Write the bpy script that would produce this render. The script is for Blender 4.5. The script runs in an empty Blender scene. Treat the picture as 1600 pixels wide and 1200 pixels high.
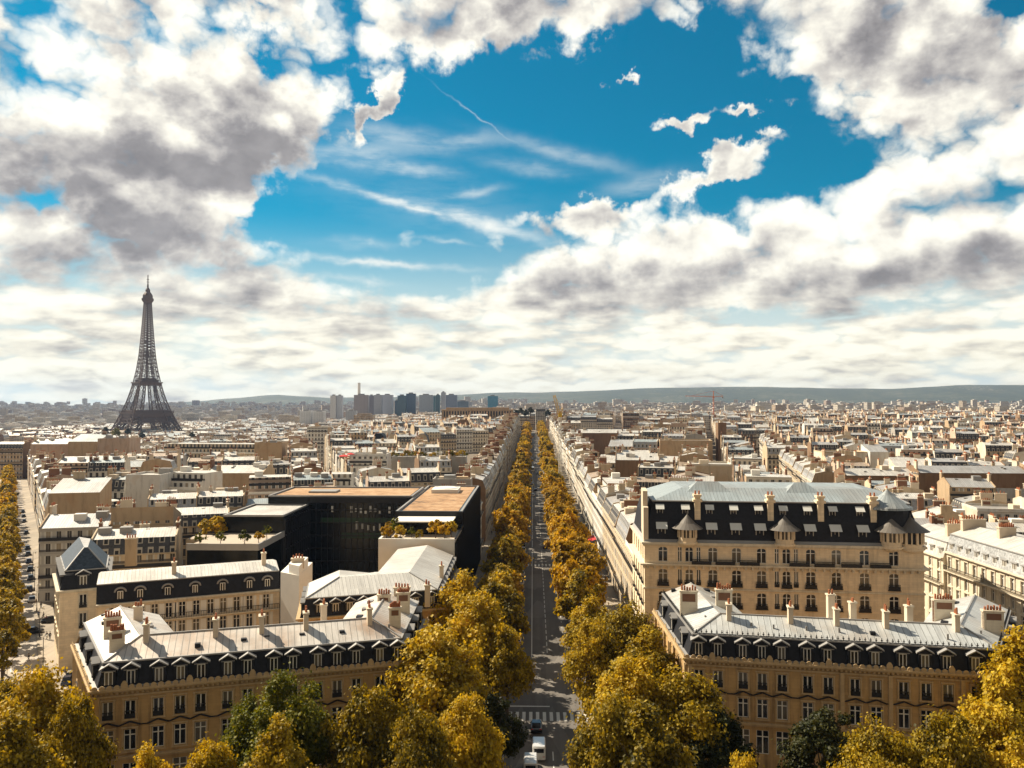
import bpy, bmesh, math, random
from mathutils import Vector, Matrix, Quaternion
R = math.radians
sc = bpy.context.scene
COL = sc.collection

# ------------------------------------------------------------------ camera
CAM_Z, FPX = 51.5, 1265.0
PITCH, YAW = math.atan(30/FPX), R(1.49)          # the avenue runs along +Y
cam = bpy.data.cameras.new('camera')
cam.sensor_width = 36.0
cam.lens = 36.0*FPX/1600.0
cam.clip_start, cam.clip_end = 1.0, 60000.0
camo = bpy.data.objects.new('camera', cam)
COL.objects.link(camo)
camo.location = (0, 0, CAM_Z)
camo.rotation_euler = (math.pi/2 + PITCH, 0, YAW)
sc.camera = camo
ROT = Matrix.Rotation(YAW, 3, 'Z') @ Matrix.Rotation(PITCH, 3, 'X')


def ray(u, v):
    return ROT @ Vector((u-800.0, FPX, 600.0-v))


def G(u, v, z):
    """Point at height z seen at photo pixel (u, v)."""
    d = ray(u, v)
    k = (z-CAM_Z)/d.z
    return Vector((d.x*k, d.y*k, z))


def Dp(u, v, depth):
    """Point at forward distance depth (along the view) seen at photo pixel (u, v)."""
    d = ray(u, v)
    return Vector((0, 0, CAM_Z)) + d*(depth/FPX)


# ------------------------------------------------------------------ sun, sky, exposure
SUN_EL, SUN_AZ = R(42), R(-58)                   # azimuth from +Y towards +X
sd = Vector((math.sin(SUN_AZ)*math.cos(SUN_EL), math.cos(SUN_AZ)*math.cos(SUN_EL), math.sin(SUN_EL)))
sl = bpy.data.lights.new('sun', 'SUN')
sl.energy, sl.angle, sl.color = 5.0, R(0.5), (1.0, 0.87, 0.67)
so = bpy.data.objects.new('sun', sl)
COL.objects.link(so)
so.rotation_euler = (-sd).to_track_quat('-Z', 'Y').to_euler()
so.location = (-300, 200, 400)
vs = sc.view_settings
vs.view_transform, vs.look, vs.exposure, vs.gamma = 'Standard', 'None', 0.88, 1.0


class NT:
    """Tiny expression helper over a node tree."""
    def __init__(s, tree):
        s.t = tree

    def new(s, kind, **kw):
        n = s.t.nodes.new(kind)
        for k, v in kw.items():
            setattr(n, k, v)
        return n

    def put(s, sock, v):
        if isinstance(v, bpy.types.NodeSocket):
            s.t.links.new(v, sock)
        elif v is not None:
            sock.default_value = v

    def m(s, op, a, b=None, c=None, clamp=False):
        n = s.new('ShaderNodeMath', operation=op, use_clamp=clamp)
        for i, v in enumerate((a, b, c)):
            if v is not None:
                s.put(n.inputs[i], v)
        return n.outputs[0]

    def vm(s, op, a, b=None, scale=None):
        n = s.new('ShaderNodeVectorMath', operation=op)
        s.put(n.inputs[0], a)
        if b is not None:
            s.put(n.inputs[1], b)
        if scale is not None:
            s.put(n.inputs['Scale'], scale)
        return n.outputs['Value'] if op in ('DOT_PRODUCT', 'LENGTH') else n.outputs[0]

    def xyz(s, v):
        n = s.new('ShaderNodeSeparateXYZ')
        s.put(n.inputs[0], v)
        return n.outputs

    def vec(s, x, y, z=0.0):
        n = s.new('ShaderNodeCombineXYZ')
        for i, v in enumerate((x, y, z)):
            s.put(n.inputs[i], v)
        return n.outputs[0]

    def noise(s, vec, scale, detail=6.0, rough=0.55, dist=0.0, lac=2.0):
        n = s.new('ShaderNodeTexNoise')
        s.put(n.inputs['Vector'], vec)
        n.inputs['Scale'].default_value = scale
        n.inputs['Detail'].default_value = detail
        n.inputs['Roughness'].default_value = rough
        n.inputs['Distortion'].default_value = dist
        n.inputs['Lacunarity'].default_value = lac
        return n.outputs['Fac'] if 'Fac' in n.outputs else n.outputs[0]

    def noise2(s, vec, scale, detail=6.0, rough=0.55, col=False):
        n = s.new('ShaderNodeTexNoise', noise_dimensions='2D')
        s.put(n.inputs['Vector'], vec)
        n.inputs['Scale'].default_value = scale
        n.inputs['Detail'].default_value = detail
        n.inputs['Roughness'].default_value = rough
        return n.outputs['Color' if col else 0]

    def smooth(s, v, a, b, lo=0.0, hi=1.0):
        n = s.new('ShaderNodeMapRange', interpolation_type='SMOOTHSTEP')
        s.put(n.inputs[0], v)
        for i, q in enumerate((a, b, lo, hi)):
            s.put(n.inputs[i+1], q)
        return n.outputs[0]

    def lin(s, v, a, b, lo=0.0, hi=1.0):
        n = s.new('ShaderNodeMapRange')
        s.put(n.inputs[0], v)
        for i, q in enumerate((a, b, lo, hi)):
            s.put(n.inputs[i+1], q)
        return n.outputs[0]

    def mix(s, f, a, b, mode='MIX'):
        n = s.new('ShaderNodeMix', data_type='RGBA', blend_type=mode)
        s.put(n.inputs[0], f)
        s.put(n.inputs[6], a)
        s.put(n.inputs[7], b)
        return n.outputs[2]

    def ramp(s, f, stops):
        n = s.new('ShaderNodeValToRGB')
        s.put(n.inputs[0], f)
        e = n.color_ramp.elements
        while len(e) < len(stops):
            e.new(0.5)
        for k, (p, c) in zip(e, stops):
            k.position = p
            k.color = c if len(c) == 4 else (*c, 1)
        return n.outputs[0]


def apx(u, v):
    """Sky coordinates (azimuth, elevation in units of 1/1265 rad) of a sight line."""
    d = ray(u, v).normalized()
    return math.atan2(d.x, d.y)*FPX, math.asin(d.z)*FPX


def blobs(nt, P, items, after=None):
    """Sum of soft elliptical patches; evaluated in small chunks so that the shader's stack stays short."""
    acc = None
    if after is not None:
        P = nt.vm('ADD', P, nt.vm('SCALE', nt.vec(after, after, 0.0), scale=1e-7))
    for i, (u, v, ru, rv, w, *rot) in enumerate(items):
        if i and i % 4 == 0:
            P = nt.vm('ADD', P, nt.vm('SCALE', nt.vec(acc, acc, 0.0), scale=1e-7))
        n = nt.new('ShaderNodeMapping', vector_type='TEXTURE')
        nt.put(n.inputs['Vector'], P)
        a, e = apx(u, v)
        n.inputs['Location'].default_value = (a, e, 0)
        n.inputs['Rotation'].default_value = (0, 0, -R(rot[0]) if rot else 0)
        n.inputs['Scale'].default_value = (ru, rv, 1)
        d2 = nt.vm('DOT_PRODUCT', n.outputs[0], n.outputs[0])
        g = nt.m('POWER', 0.3679, d2)
        acc = nt.m('MULTIPLY_ADD', g, w, acc if acc is not None else 0.0)
    return acc


# where the cloud cover opens (negative) and where separate clouds stand (positive)
COVER = [
    (640, 165, 180, 90, -1.25), (890, 150, 190, 85, -1.35), (560, 320, 175, 70, -1.35), (760, 300, 180, 85, -1.25), (440, 340, 75, 55, -1.0), (600, 435, 125, 34, -1.1),
    (990, 250, 160, 95, -1.2), (1130, 140, 140, 75, -1.25), (1250, 170, 110, 70, -1.15),
    (1110, 300, 120, 50, -0.85), (960, 90, 90, 45, -0.6), (418, 62, 40, 26, -1.1), (1300, 245, 110, 36, -0.95),
    (1080, 60, 45, 40, -0.8), (1575, 15, 50, 32, -1.5), (715, 425, 60, 40, -0.6), (1150, 345, 45, 22, -1.0, 20), (770, 95, 40, 40, -0.6),
    (595, 172, 40, 18, 2.3, -35), (915, 330, 80, 28, 2.0), (1080, 185, 55, 18, 2.3, -15), (1150, 240, 80, 18, 2.0, -20),
    (1110, 282, 90, 15, 1.9, -15), (1185, 168, 36, 14, 2.0), (380, 225, 150, 75, 1.2), (300, 330, 90, 80, 0.7), (930, 75, 40, 55, 0.8, 40),
    (1330, 90, 260, 70, 0.9), (800, 40, 90, 75, 0.7, 20), (430, 170, 90, 60, 0.5), (640, 55, 120, 45, 0.7), (1000, 420, 200, 60, 0.7), (700, 480, 300, 40, 0.3),
    (1420, 230, 160, 60, 0.5), (1190, 350, 150, 40, 0.5), (970, 128, 22, 12, 1.9), (750, 510, 120, 12, -0.5), (1180, 490, 70, 12, -0.9), (1390, 470, 50, 14, -0.7), (1050, 560, 120, 8, -0.4),
]
# where the layer is thick and grey from below
THICK = [
    (230, 235, 260, 48, 0.85), (420, 240, 70, 35, 0.55), (120, 345, 260, 45, 1.0), (60, 260, 160, 60, 0.5), (290, 75, 130, 32, 0.8, 8),
    (190, 140, 70, 32, 0.6), (320, 150, 60, 40, 0.45), (460, 170, 40, 30, 0.45), (1330, 85, 230, 50, 0.42), (1480, 60, 140, 60, 0.28), (680, 20, 110, 35, 0.45), (850, 10, 200, 40, 0.4),
    (1080, 440, 320, 28, 0.8), (900, 470, 150, 24, 0.5), (1470, 420, 170, 22, 0.6), (1560, 310, 60, 40, 0.5),
    (1460, 335, 70, 24, 0.45), (340, 410, 130, 30, 0.55), (180, 440, 180, 30, 0.5), (330, 470, 200, 28, 0.35), (560, 510, 180, 26, 0.4),
    (80, 520, 140, 30, 0.4), (1250, 485, 160, 24, 0.35), (1500, 500, 130, 40, 0.35), (1400, 180, 80, 20, 0.3), (20, 175, 50, 20, 0.4),
]
# bright sunlit banks
BRIGHT = [
    (140, 50, 160, 40, 0.5), (120, 120, 80, 50, 0.5), (330, 110, 140, 25, 0.5), (480, 130, 80, 60, 0.5), (300, 190, 250, 20, 0.4), (1000, 395, 150, 45, 0.5), (1300, 340, 200, 60, 0.5),
    (1330, 230, 160, 40, 0.5), (1270, 60, 60, 18, 0.35), (140, 310, 130, 12, 0.3), (560, 60, 60, 50, 0.5), (640, 470, 120, 20, 0.35), (460, 400, 60, 25, 0.4), (250, 560, 500, 30, 0.25), (1250, 540, 350, 25, 0.2),
]

BASE = 0.75
world = bpy.data.worlds.new('World')
sc.world = world
world.use_nodes = True
world.cycles.sampling_method = 'MANUAL'
world.cycles.sample_map_resolution = 512
wt = world.node_tree
wt.nodes.clear()
W = NT(wt)


def noise_group(name='cloud_noise', coarse=False):
    """Heaped-cloud noise, zero mean: big heaps high up, small flat ones low over the horizon."""
    g = bpy.data.node_groups.new(name, 'ShaderNodeTree')
    g.interface.new_socket('P', in_out='INPUT', socket_type='NodeSocketVector')
    g.interface.new_socket('Density', in_out='OUTPUT', socket_type='NodeSocketFloat')
    n = NT(g)
    gi, go = n.new('NodeGroupInput'), n.new('NodeGroupOutput')
    a, e, _ = n.xyz(gi.outputs[0])
    out = []
    for sx, sy, layers, det in ((430.0, 330.0, ((6.0, NZ[1]), (13.0, NZ[2]), (29.0, NZ[3])), 8.0), (430.0, 125.0, ((6.0, NZ[1]), (15.0, NZ[2])), 6.0)):
        q = n.vec(n.m('DIVIDE', a, sx), n.m('DIVIDE', e, sy), 0.0)
        wob = n.vm('SCALE', n.vm('SUBTRACT', n.noise2(q, 7.0, 4.0, col=True), (0.5, 0.5, 0.5)), scale=0.10)
        q2 = n.vm('ADD', q, wob)
        f1 = n.m('SUBTRACT', n.noise2(q2, 2.3, 2.0 if coarse else det, 0.56), 0.5)
        acc = n.m('MULTIPLY', f1, NZ[0])
        for scl, amp in layers[:2 if coarse else 3]:
            vo = n.new('ShaderNodeTexVoronoi', feature='F1', voronoi_dimensions='2D')
            n.put(vo.inputs['Vector'], q2)
            vo.inputs['Scale'].default_value = scl
            d = vo.outputs['Distance']
            acc = n.m('MULTIPLY_ADD', n.m('SUBTRACT', 0.22, n.m('MULTIPLY', d, d)), amp, acc)
        out.append(acc)
    w = n.smooth(e, 70.0, 250.0)
    res = n.m('ADD', n.m('MULTIPLY', out[0], w), n.m('MULTIPLY', out[1], n.m('SUBTRACT', 1.0, w)))
    n.put(go.inputs[0], res)
    return g


NZ = (2.2, 1.15, 0.5, 0.25)
RELIEF = 0.50
CG = noise_group()
CC = noise_group('cloud_noise_coarse', True)


def dens(P, off=None, g=None):
    n = W.new('ShaderNodeGroup')
    n.node_tree = g or CG
    W.put(n.inputs[0], W.vm('ADD', P, off) if off is not None else P)
    return n.outputs[0]


tc = W.new('ShaderNodeTexCoord')
dx, dy, dz = W.xyz(W.vm('NORMALIZE', tc.outputs['Generated']))
az = W.m('MULTIPLY', W.m('ARCTAN2', dx, dy), FPX)
el = W.m('MULTIPLY', W.m('ARCSINE', dz), FPX)
P = W.vec(az, el, 0.0)
wobP = W.vm('SCALE', W.vm('SUBTRACT', W.noise2(P, 0.011, 5.0, 0.6, col=True), (0.5, 0.5, 0.5)), scale=W.m('MULTIPLY_ADD', W.m('MAXIMUM', el, 0.0), 0.26, 25.0))
PW = W.vm('ADD', P, W.vm('MULTIPLY', wobP, (1.0, 1.0, 0.0)))
cov = blobs(W, PW, COVER)
sky = W.new('ShaderNodeTexSky', sky_type='NISHITA')
sky.sun_disc = False
sky.sun_elevation, sky.sun_rotation = SUN_EL, SUN_AZ
sky.altitude, sky.air_density, sky.dust_density, sky.ozone_density = 60, 1.0, 0.4, 3.0
n0 = dens(P)
d0 = W.m('ADD', W.m('ADD', n0, cov), W.smooth(el, 0.0, 130.0, 1.0, BASE))
front = W.smooth(dy, -0.25, 0.35)                       # the cloud field lies ahead; unseen sky behind is dimmed to cut fill
upper = W.smooth(el, 700.0, 1150.0, 1.0, 0.0)  # clouds thinned out overhead, out of view, to cut fill light
dA = W.m('ADD', d0, W.m('MULTIPLY_ADD', W.m('MULTIPLY', front, upper), 0.9, -0.9))
alpha = W.smooth(dA, -0.06, W.m('MULTIPLY_ADD', W.noise2(P, 0.006, 3.0), 1.0, 0.38))
s_off = W.m('MULTIPLY_ADD', W.smooth(el, 40.0, 300.0), 20.0, 5.0)
dS = dens(P, W.vec(W.m('MULTIPLY', s_off, -0.6), s_off))
relief = W.m('MULTIPLY', W.m('SUBTRACT', n0, dS), W.smooth(el, 10.0, 260.0, RELIEF*0.6, RELIEF*0.62))
b_off = W.m('MULTIPLY_ADD', W.smooth(el, 20.0, 320.0), 34.0, 9.0)
big = W.m('SUBTRACT', dens(P, None, CC), dens(P, W.vec(W.m('MULTIPLY', b_off, -0.7), b_off), CC))
relief = W.m('MULTIPLY_ADD', big, W.smooth(el, 0.0, 260.0, 0.34, 0.42), relief)
thick = blobs(W, PW, THICK, cov)
bright = blobs(W, PW, BRIGHT, thick)
core = W.smooth(d0, 0.2, 1.9)
lit = W.m('ADD', W.m('MULTIPLY_ADD', core, W.smooth(el, 30.0, 330.0, -0.20, -0.36), W.smooth(el, 0.0, 140.0, 0.93, 0.84)), relief)
lit = W.m('SUBTRACT', lit, W.m('MULTIPLY', thick, W.smooth(d0, 0.1, 0.9, 0.08, 0.45)))
lit = W.m('MULTIPLY_ADD', bright, 0.45, lit)
band_n = W.noise2(W.vec(W.m('MULTIPLY', az, W.smooth(el, 0.0, 300.0, 0.75, 1.0)), W.m('MULTIPLY', el, W.smooth(el, 0.0, 300.0, 2.9, 1.7))), 0.0085, 6.0, 0.6)
lit = W.m('MULTIPLY_ADD', W.m('SUBTRACT', band_n, 0.5), W.smooth(el, 0.0, 160.0, 1.15, 1.25), lit)
lit = W.m('MAXIMUM', lit, 0.0, clamp=True)
deep = W.m('MULTIPLY', W.m('SUBTRACT', 1.0, lit), W.m('MULTIPLY_ADD', W.noise2(W.vec(az, W.m('MULTIPLY', el, 1.6)), 0.013, 5.0, 0.55), 0.62, -0.12))
lit = W.m('ADD', lit, W.m('MAXIMUM', deep, 0.0), clamp=True)
cc = W.ramp(lit, [(0.0, (0.20, 0.192, 0.20)), (0.3, (0.345, 0.33, 0.33)), (0.6, (0.63, 0.60, 0.555)), (0.82, (0.90, 0.865, 0.76)), (1.0, (1.0, 0.98, 0.89))])
cc = W.mix(W.smooth(el, 0.0, 230.0, 1.0, 0.0), cc, W.mix(1.0, cc, (1.03, 1.0, 0.89, 1), 'MULTIPLY'))
# thin high cirrus and trails
cir = blobs(W, W.vm('ADD', P, W.vm('SCALE', W.vec(0.0, W.m('SUBTRACT', W.noise2(P, 0.03, 4.0), 0.5)), scale=14.0)),
            [(640, 322, 130, 6, 0.75, 14), (760, 348, 90, 9, 0.6, 16), (590, 411, 120, 5, 0.8, 3), (560, 250, 100, 12, 0.35, 5), (570, 235, 60, 8, 0.3, 0), (880, 240, 100, 10, 0.35, 14), (740, 300, 40, 6, 0.4, -10),
             (740, 178, 55, 1.2, 0.3, 32), (620, 215, 90, 16, 0.4, 6), (830, 262, 60, 10, 0.35, 8), (700, 330, 200, 40, 0.14, 10), (1000, 290, 60, 14, 0.3, -10), (560, 380, 60, 8, 0.25, 0), (555, 437, 60, 5, 0.35, 5), (700, 376, 40, 3, 0.3, 8), (735, 220, 40, 10, 0.3, -5), (650, 265, 60, 8, 0.3, 5)], bright)
cirn = W.noise2(W.vec(W.m('MULTIPLY', az, 0.35), W.m('MULTIPLY', el, 1.6)), 0.03, 6.0, 0.6)
cir = W.m('MULTIPLY', cir, W.smooth(cirn, 0.25, 0.65, 0.35, 1.1), clamp=True)
SKYK = 0.1
CLK = 0.62
blue = W.mix(1.0, sky.outputs[0], (0.003, 0.41, 0.455, 1), 'MULTIPLY')
white = (0.54/SKYK, 0.55/SKYK, 0.52/SKYK, 1)
base = W.mix(W.m('MULTIPLY', cir, 0.95, clamp=True), blue, white)
# pale air low down
base = W.mix(W.smooth(el, 60.0, 300.0, 0.93, 0.0), base, (0.46/SKYK, 0.485/SKYK, 0.45/SKYK, 1))
cl = W.mix(1.0, cc, (CLK/SKYK, CLK/SKYK, CLK/SKYK, 1), 'MULTIPLY')
full = W.mix(alpha, base, cl)
# unseen sky behind the viewer: even dim warm tone, set to cut fill light
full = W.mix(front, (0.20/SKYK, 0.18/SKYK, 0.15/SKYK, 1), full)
# below the horizon: the land's own tone
full = W.mix(W.smooth(el, -60.0, -5.0), (0.16/SKYK, 0.14/SKYK, 0.115/SKYK, 1), full)
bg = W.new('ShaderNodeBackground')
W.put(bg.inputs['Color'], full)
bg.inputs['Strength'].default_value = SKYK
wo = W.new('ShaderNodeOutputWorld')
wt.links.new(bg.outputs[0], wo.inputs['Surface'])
# ------------------------------------------------------------------ materials
MATS = {}


def newmat(name):
    m = bpy.data.materials.new(name)
    m.use_nodes = True
    m.node_tree.nodes.clear()
    n = NT(m.node_tree)
    b = n.new('ShaderNodeBsdfPrincipled')
    o = n.new('ShaderNodeOutputMaterial')
    m.node_tree.links.new(b.outputs[0], o.inputs[0])
    MATS[name] = m
    return m, n, b, o


def c4(c, k=1.0):
    return (c[0]*k, c[1]*k, c[2]*k, 1)


def wpos(n):
    return n.new('ShaderNodeNewGeometry').outputs['Position']


def plain(name, col, rough=0.7, metal=0.0, var=0.25, scale=0.6, spec=0.3):
    """Weathered single-colour surface: two sizes of soft mottling."""
    m, n, b, o = newmat(name)
    p = wpos(n)
    f = n.noise(p, scale, 5.0, 0.6)
    g = n.noise(p, scale*0.13, 3.0, 0.5)
    k = n.m('MULTIPLY_ADD', n.m('ADD', f, g), var, 1.0-var)
    n.put(b.inputs['Base Color'], n.mix(1.0, c4(col), n.vec(k, k, k), 'MULTIPLY'))
    b.inputs['Roughness'].default_value = rough
    b.inputs['Metallic'].default_value = metal
    b.inputs['Specular IOR Level'].default_value = spec
    return m


def uvm(n):
    return n.xyz(n.new('ShaderNodeUVMap', uv_map='UVMap').outputs[0])


def fract(n, v, period, shift=0.0):
    return n.m('FRACT', n.m('ADD', n.m('DIVIDE', v, period), shift))


def band(n, v, lo, hi):
    return n.m('MULTIPLY', n.m('GREATER_THAN', v, lo), n.m('LESS_THAN', v, hi))


def stone(name, col, dirt=(0.13, 0.085, 0.05), amount=0.5):
    """Dressed stone: course joints, block to block tone, rain streaks."""
    m, n, b, o = newmat(name)
    p = wpos(n)
    u, v, _ = uvm(n)
    row = n.m('FLOOR', n.m('DIVIDE', v, 0.46))
    sh = n.m('MULTIPLY', n.m('MODULO', row, 2.0), 0.5)
    blk = n.new('ShaderNodeTexWhiteNoise', noise_dimensions='2D')
    n.put(blk.inputs['Vector'], n.vec(n.m('FLOOR', n.m('ADD', n.m('DIVIDE', u, 1.05), sh)), row))
    tone = n.m('MULTIPLY_ADD', blk.outputs['Value'], 0.14, 0.93)
    joint = n.m('LESS_THAN', fract(n, v, 0.46), 0.06)
    streak = n.noise2(n.vec(n.m('MULTIPLY', u, 0.9), n.m('MULTIPLY', v, 0.06)), 1.2, 5.0, 0.65)
    big = n.noise(p, 0.12, 4.0, 0.6)
    soil = n.m('MULTIPLY', n.m('MULTIPLY', n.smooth(streak, 0.42, 0.75), n.smooth(big, 0.3, 0.7)), amount, clamp=True)
    c = n.mix(1.0, c4(col), n.vec(tone, tone, tone), 'MULTIPLY')
    c = n.mix(n.m('MULTIPLY', joint, 0.22), c, c4(dirt))
    c = n.mix(soil, c, c4(dirt))
    k = n.m('MULTIPLY_ADD', n.noise(p, 1.6, 4.0, 0.6), 0.24, 0.88)
    c = n.mix(1.0, c, n.vec(k, k, k), 'MULTIPLY')
    n.put(b.inputs['Base Color'], c)
    b.inputs['Roughness'].default_value = 0.85
    b.inputs['Specular IOR Level'].default_value = 0.2
    return m


def facade_far(name, col, bay=2.5, floor=3.15, dark=(0.03, 0.025, 0.022), balcony=True):
    """Street front of a house too far off to model its openings: bays of tall windows between string courses."""
    m, n, b, o = newmat(name)
    p = wpos(n)
    u, v, _ = uvm(n)
    fu, fv = fract(n, u, bay), fract(n, v, floor)
    win = n.m('MULTIPLY', band(n, fu, 0.29, 0.71), band(n, fv, 0.10, 0.76))
    mul = band(n, fu, 0.485, 0.515)
    shut = n.m('MULTIPLY', n.m('MULTIPLY', band(n, fu, 0.12, 0.88), n.m('SUBTRACT', 1.0, band(n, fu, 0.29, 0.71))), band(n, fv, 0.10, 0.76))
    cell = n.new('ShaderNodeTexWhiteNoise', noise_dimensions='3D')
    n.put(cell.inputs['Vector'], n.vec(n.m('FLOOR', n.m('DIVIDE', u, bay)), n.m('FLOOR', n.m('DIVIDE', v, floor)), n.m('FLOOR', n.m('MULTIPLY', n.xyz(p)[0], 0.03))))
    rail = n.m('MULTIPLY', band(n, fv, 0.08, 0.28), band(n, fract(n, n.m('FLOOR', n.m('DIVIDE', v, floor)), 3.0), 0.3, 0.6))
    k = n.m('MULTIPLY_ADD', n.noise(p, 0.25, 5.0, 0.65), 0.5, 0.72)
    c = n.mix(1.0, c4(col), n.vec(k, k, k), 'MULTIPLY')
    c = n.mix(n.m('MULTIPLY', band(n, fv, 0.93, 1.0), 0.45), c, c4(col, 0.45))
    c = n.mix(n.m('MULTIPLY', shut, n.m('GREATER_THAN', cell.outputs['Value'], 0.45)), c, c4((0.55, 0.53, 0.49)))
    wc = n.mix(n.m('GREATER_THAN', cell.outputs['Value'], 0.8), c4(dark), c4((0.3, 0.25, 0.18)))
    wc = n.mix(mul, wc, c4((0.4, 0.37, 0.32)))
    c = n.mix(win, c, wc)
    if balcony:
        c = n.mix(n.m('MULTIPLY', rail, 0.8), c, c4((0.035, 0.03, 0.03)))
    n.put(b.inputs['Base Color'], c)
    n.put(b.inputs['Roughness'], n.lin(win, 0.0, 1.0, 0.85, 0.25))
    return m


def zinc(name, col, pitch=0.65, rough=0.5, stain=0.35, stainc=(0.22, 0.15, 0.10), metal=0.25):
    """Standing-seam sheet: seams up the slope, sheet to sheet tone, broad weather stains."""
    m, n, b, o = newmat(name)
    p = wpos(n)
    u, v, _ = uvm(n)
    fu = fract(n, u, pitch)
    seam = n.m('LESS_THAN', fu, 0.13)
    w = n.new('ShaderNodeTexWhiteNoise', noise_dimensions='2D')
    n.put(w.inputs['Vector'], n.vec(n.m('FLOOR', n.m('DIVIDE', u, pitch)), n.m('FLOOR', n.m('DIVIDE', v, 3.1))))
    k = n.m('MULTIPLY_ADD', w.outputs['Value'], 0.16, 0.9)
    c = n.mix(1.0, c4(col), n.vec(k, k, k), 'MULTIPLY')
    st = n.m('MULTIPLY', n.smooth(n.noise(p, 0.09, 5.0, 0.62), 0.42, 0.68), stain)
    c = n.mix(st, c, c4(stainc))
    sk = n.noise2(n.vec(n.m('MULTIPLY', u, 1.6), n.m('MULTIPLY', v, 0.12)), 1.0, 5.0, 0.7)
    c = n.mix(n.m('MULTIPLY', n.smooth(sk, 0.45, 0.72), 0.5), c, c4(col, 0.5))
    c = n.mix(n.m('MULTIPLY', seam, 0.8), c, c4(col, 0.32))
    n.put(b.inputs['Base Color'], c)
    n.put(b.inputs['Roughness'], n.m('MULTIPLY_ADD', n.noise(p, 0.7, 4.0), 0.25, rough-0.12))
    b.inputs['Metallic'].default_value = metal
    bu = n.new('ShaderNodeBump')
    bu.inputs['Strength'].default_value = 0.5
    bu.inputs['Distance'].default_value = 0.05
    n.put(bu.inputs['Height'], seam)
    n.put(b.inputs['Normal'], bu.outputs[0])
    return m


def slate(name, col, rough=0.45, win=False):
    m, n, b, o = newmat(name)
    p = wpos(n)
    u, v, _ = uvm(n)
    row = n.m('FLOOR', n.m('DIVIDE', v, 0.3))
    w = n.new('ShaderNodeTexWhiteNoise', noise_dimensions='2D')
    n.put(w.inputs['Vector'], n.vec(n.m('FLOOR', n.m('ADD', n.m('DIVIDE', u, 0.35), n.m('MULTIPLY', n.m('MODULO', row, 2.0), 0.5))), row))
    k = n.m('MULTIPLY_ADD', w.outputs['Value'], 0.5, 0.75)
    k = n.m('MULTIPLY', k, n.m('MULTIPLY_ADD', n.noise(p, 0.3, 4.0, 0.6), 0.8, 0.6))
    c = n.mix(1.0, c4(col), n.vec(k, k, k), 'MULTIPLY')
    if win:
        fu, fv = fract(n, u, 2.5), fract(n, v, 3.4)
        fr = n.m('MULTIPLY', band(n, fu, 0.24, 0.76), band(n, fv, 0.12, 0.85))
        wi = n.m('MULTIPLY', band(n, fu, 0.34, 0.66), band(n, fv, 0.18, 0.68))
        c = n.mix(fr, c, c4((0.42, 0.38, 0.32)))
        c = n.mix(wi, c, c4((0.02, 0.02, 0.02)))
    n.put(b.inputs['Base Color'], c)
    b.inputs['Roughness'].default_value = rough
    b.inputs['Specular IOR Level'].default_value = 0.25
    return m


def glass(name, col=(0.012, 0.012, 0.014), rough=0.08, curtain=0.0, spec=0.4):
    m, n, b, o = newmat(name)
    if curtain:
        oi = n.new('ShaderNodeObjectInfo')
        n.put(b.inputs['Base Color'], n.mix(n.m('MULTIPLY', n.m('GREATER_THAN', oi.outputs['Random'], 0.6), curtain), c4(col), c4((0.35, 0.3, 0.22))))
    else:
        b.inputs['Base Color'].default_value = c4(col)
    b.inputs['Roughness'].default_value = rough
    b.inputs['Specular IOR Level'].default_value = spec
    return m


def leafmat(name, c_a, c_b, c_c, trans=0.35):
    """Leaves: each leaf its own tone between three colours, some light passing through."""
    m, n, b, o = newmat(name)
    isl = n.new('ShaderNodeNewGeometry').outputs['Random Per Island']
    oi = n.new('ShaderNodeObjectInfo').outputs['Random']
    big = n.noise(wpos(n), 0.28, 3.0, 0.5)
    f = n.m('ADD', n.m('MULTIPLY', isl, 0.55), n.m('ADD', n.m('MULTIPLY_ADD', big, 1.1, -0.42), n.m('MULTIPLY_ADD', oi, 0.5, -0.15)), clamp=True)
    c = n.ramp(f, [(0.0, c_a), (0.5, c_b), (1.0, c_c)])
    n.put(b.inputs['Base Color'], c)
    b.inputs['Roughness'].default_value = 0.55
    b.inputs['Specular IOR Level'].default_value = 0.25
    t = n.new('ShaderNodeBsdfTranslucent')
    n.put(t.inputs[0], n.mix(1.0, c, (1.0, 0.85, 0.35, 1), 'MULTIPLY'))
    mx = n.new('ShaderNodeMixShader')
    mx.inputs[0].default_value = trans
    m.node_tree.links.new(b.outputs[0], mx.inputs[1])
    m.node_tree.links.new(t.outputs[0], mx.inputs[2])
    m.node_tree.links.new(mx.outputs[0], o.inputs[0])
    return m


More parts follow.
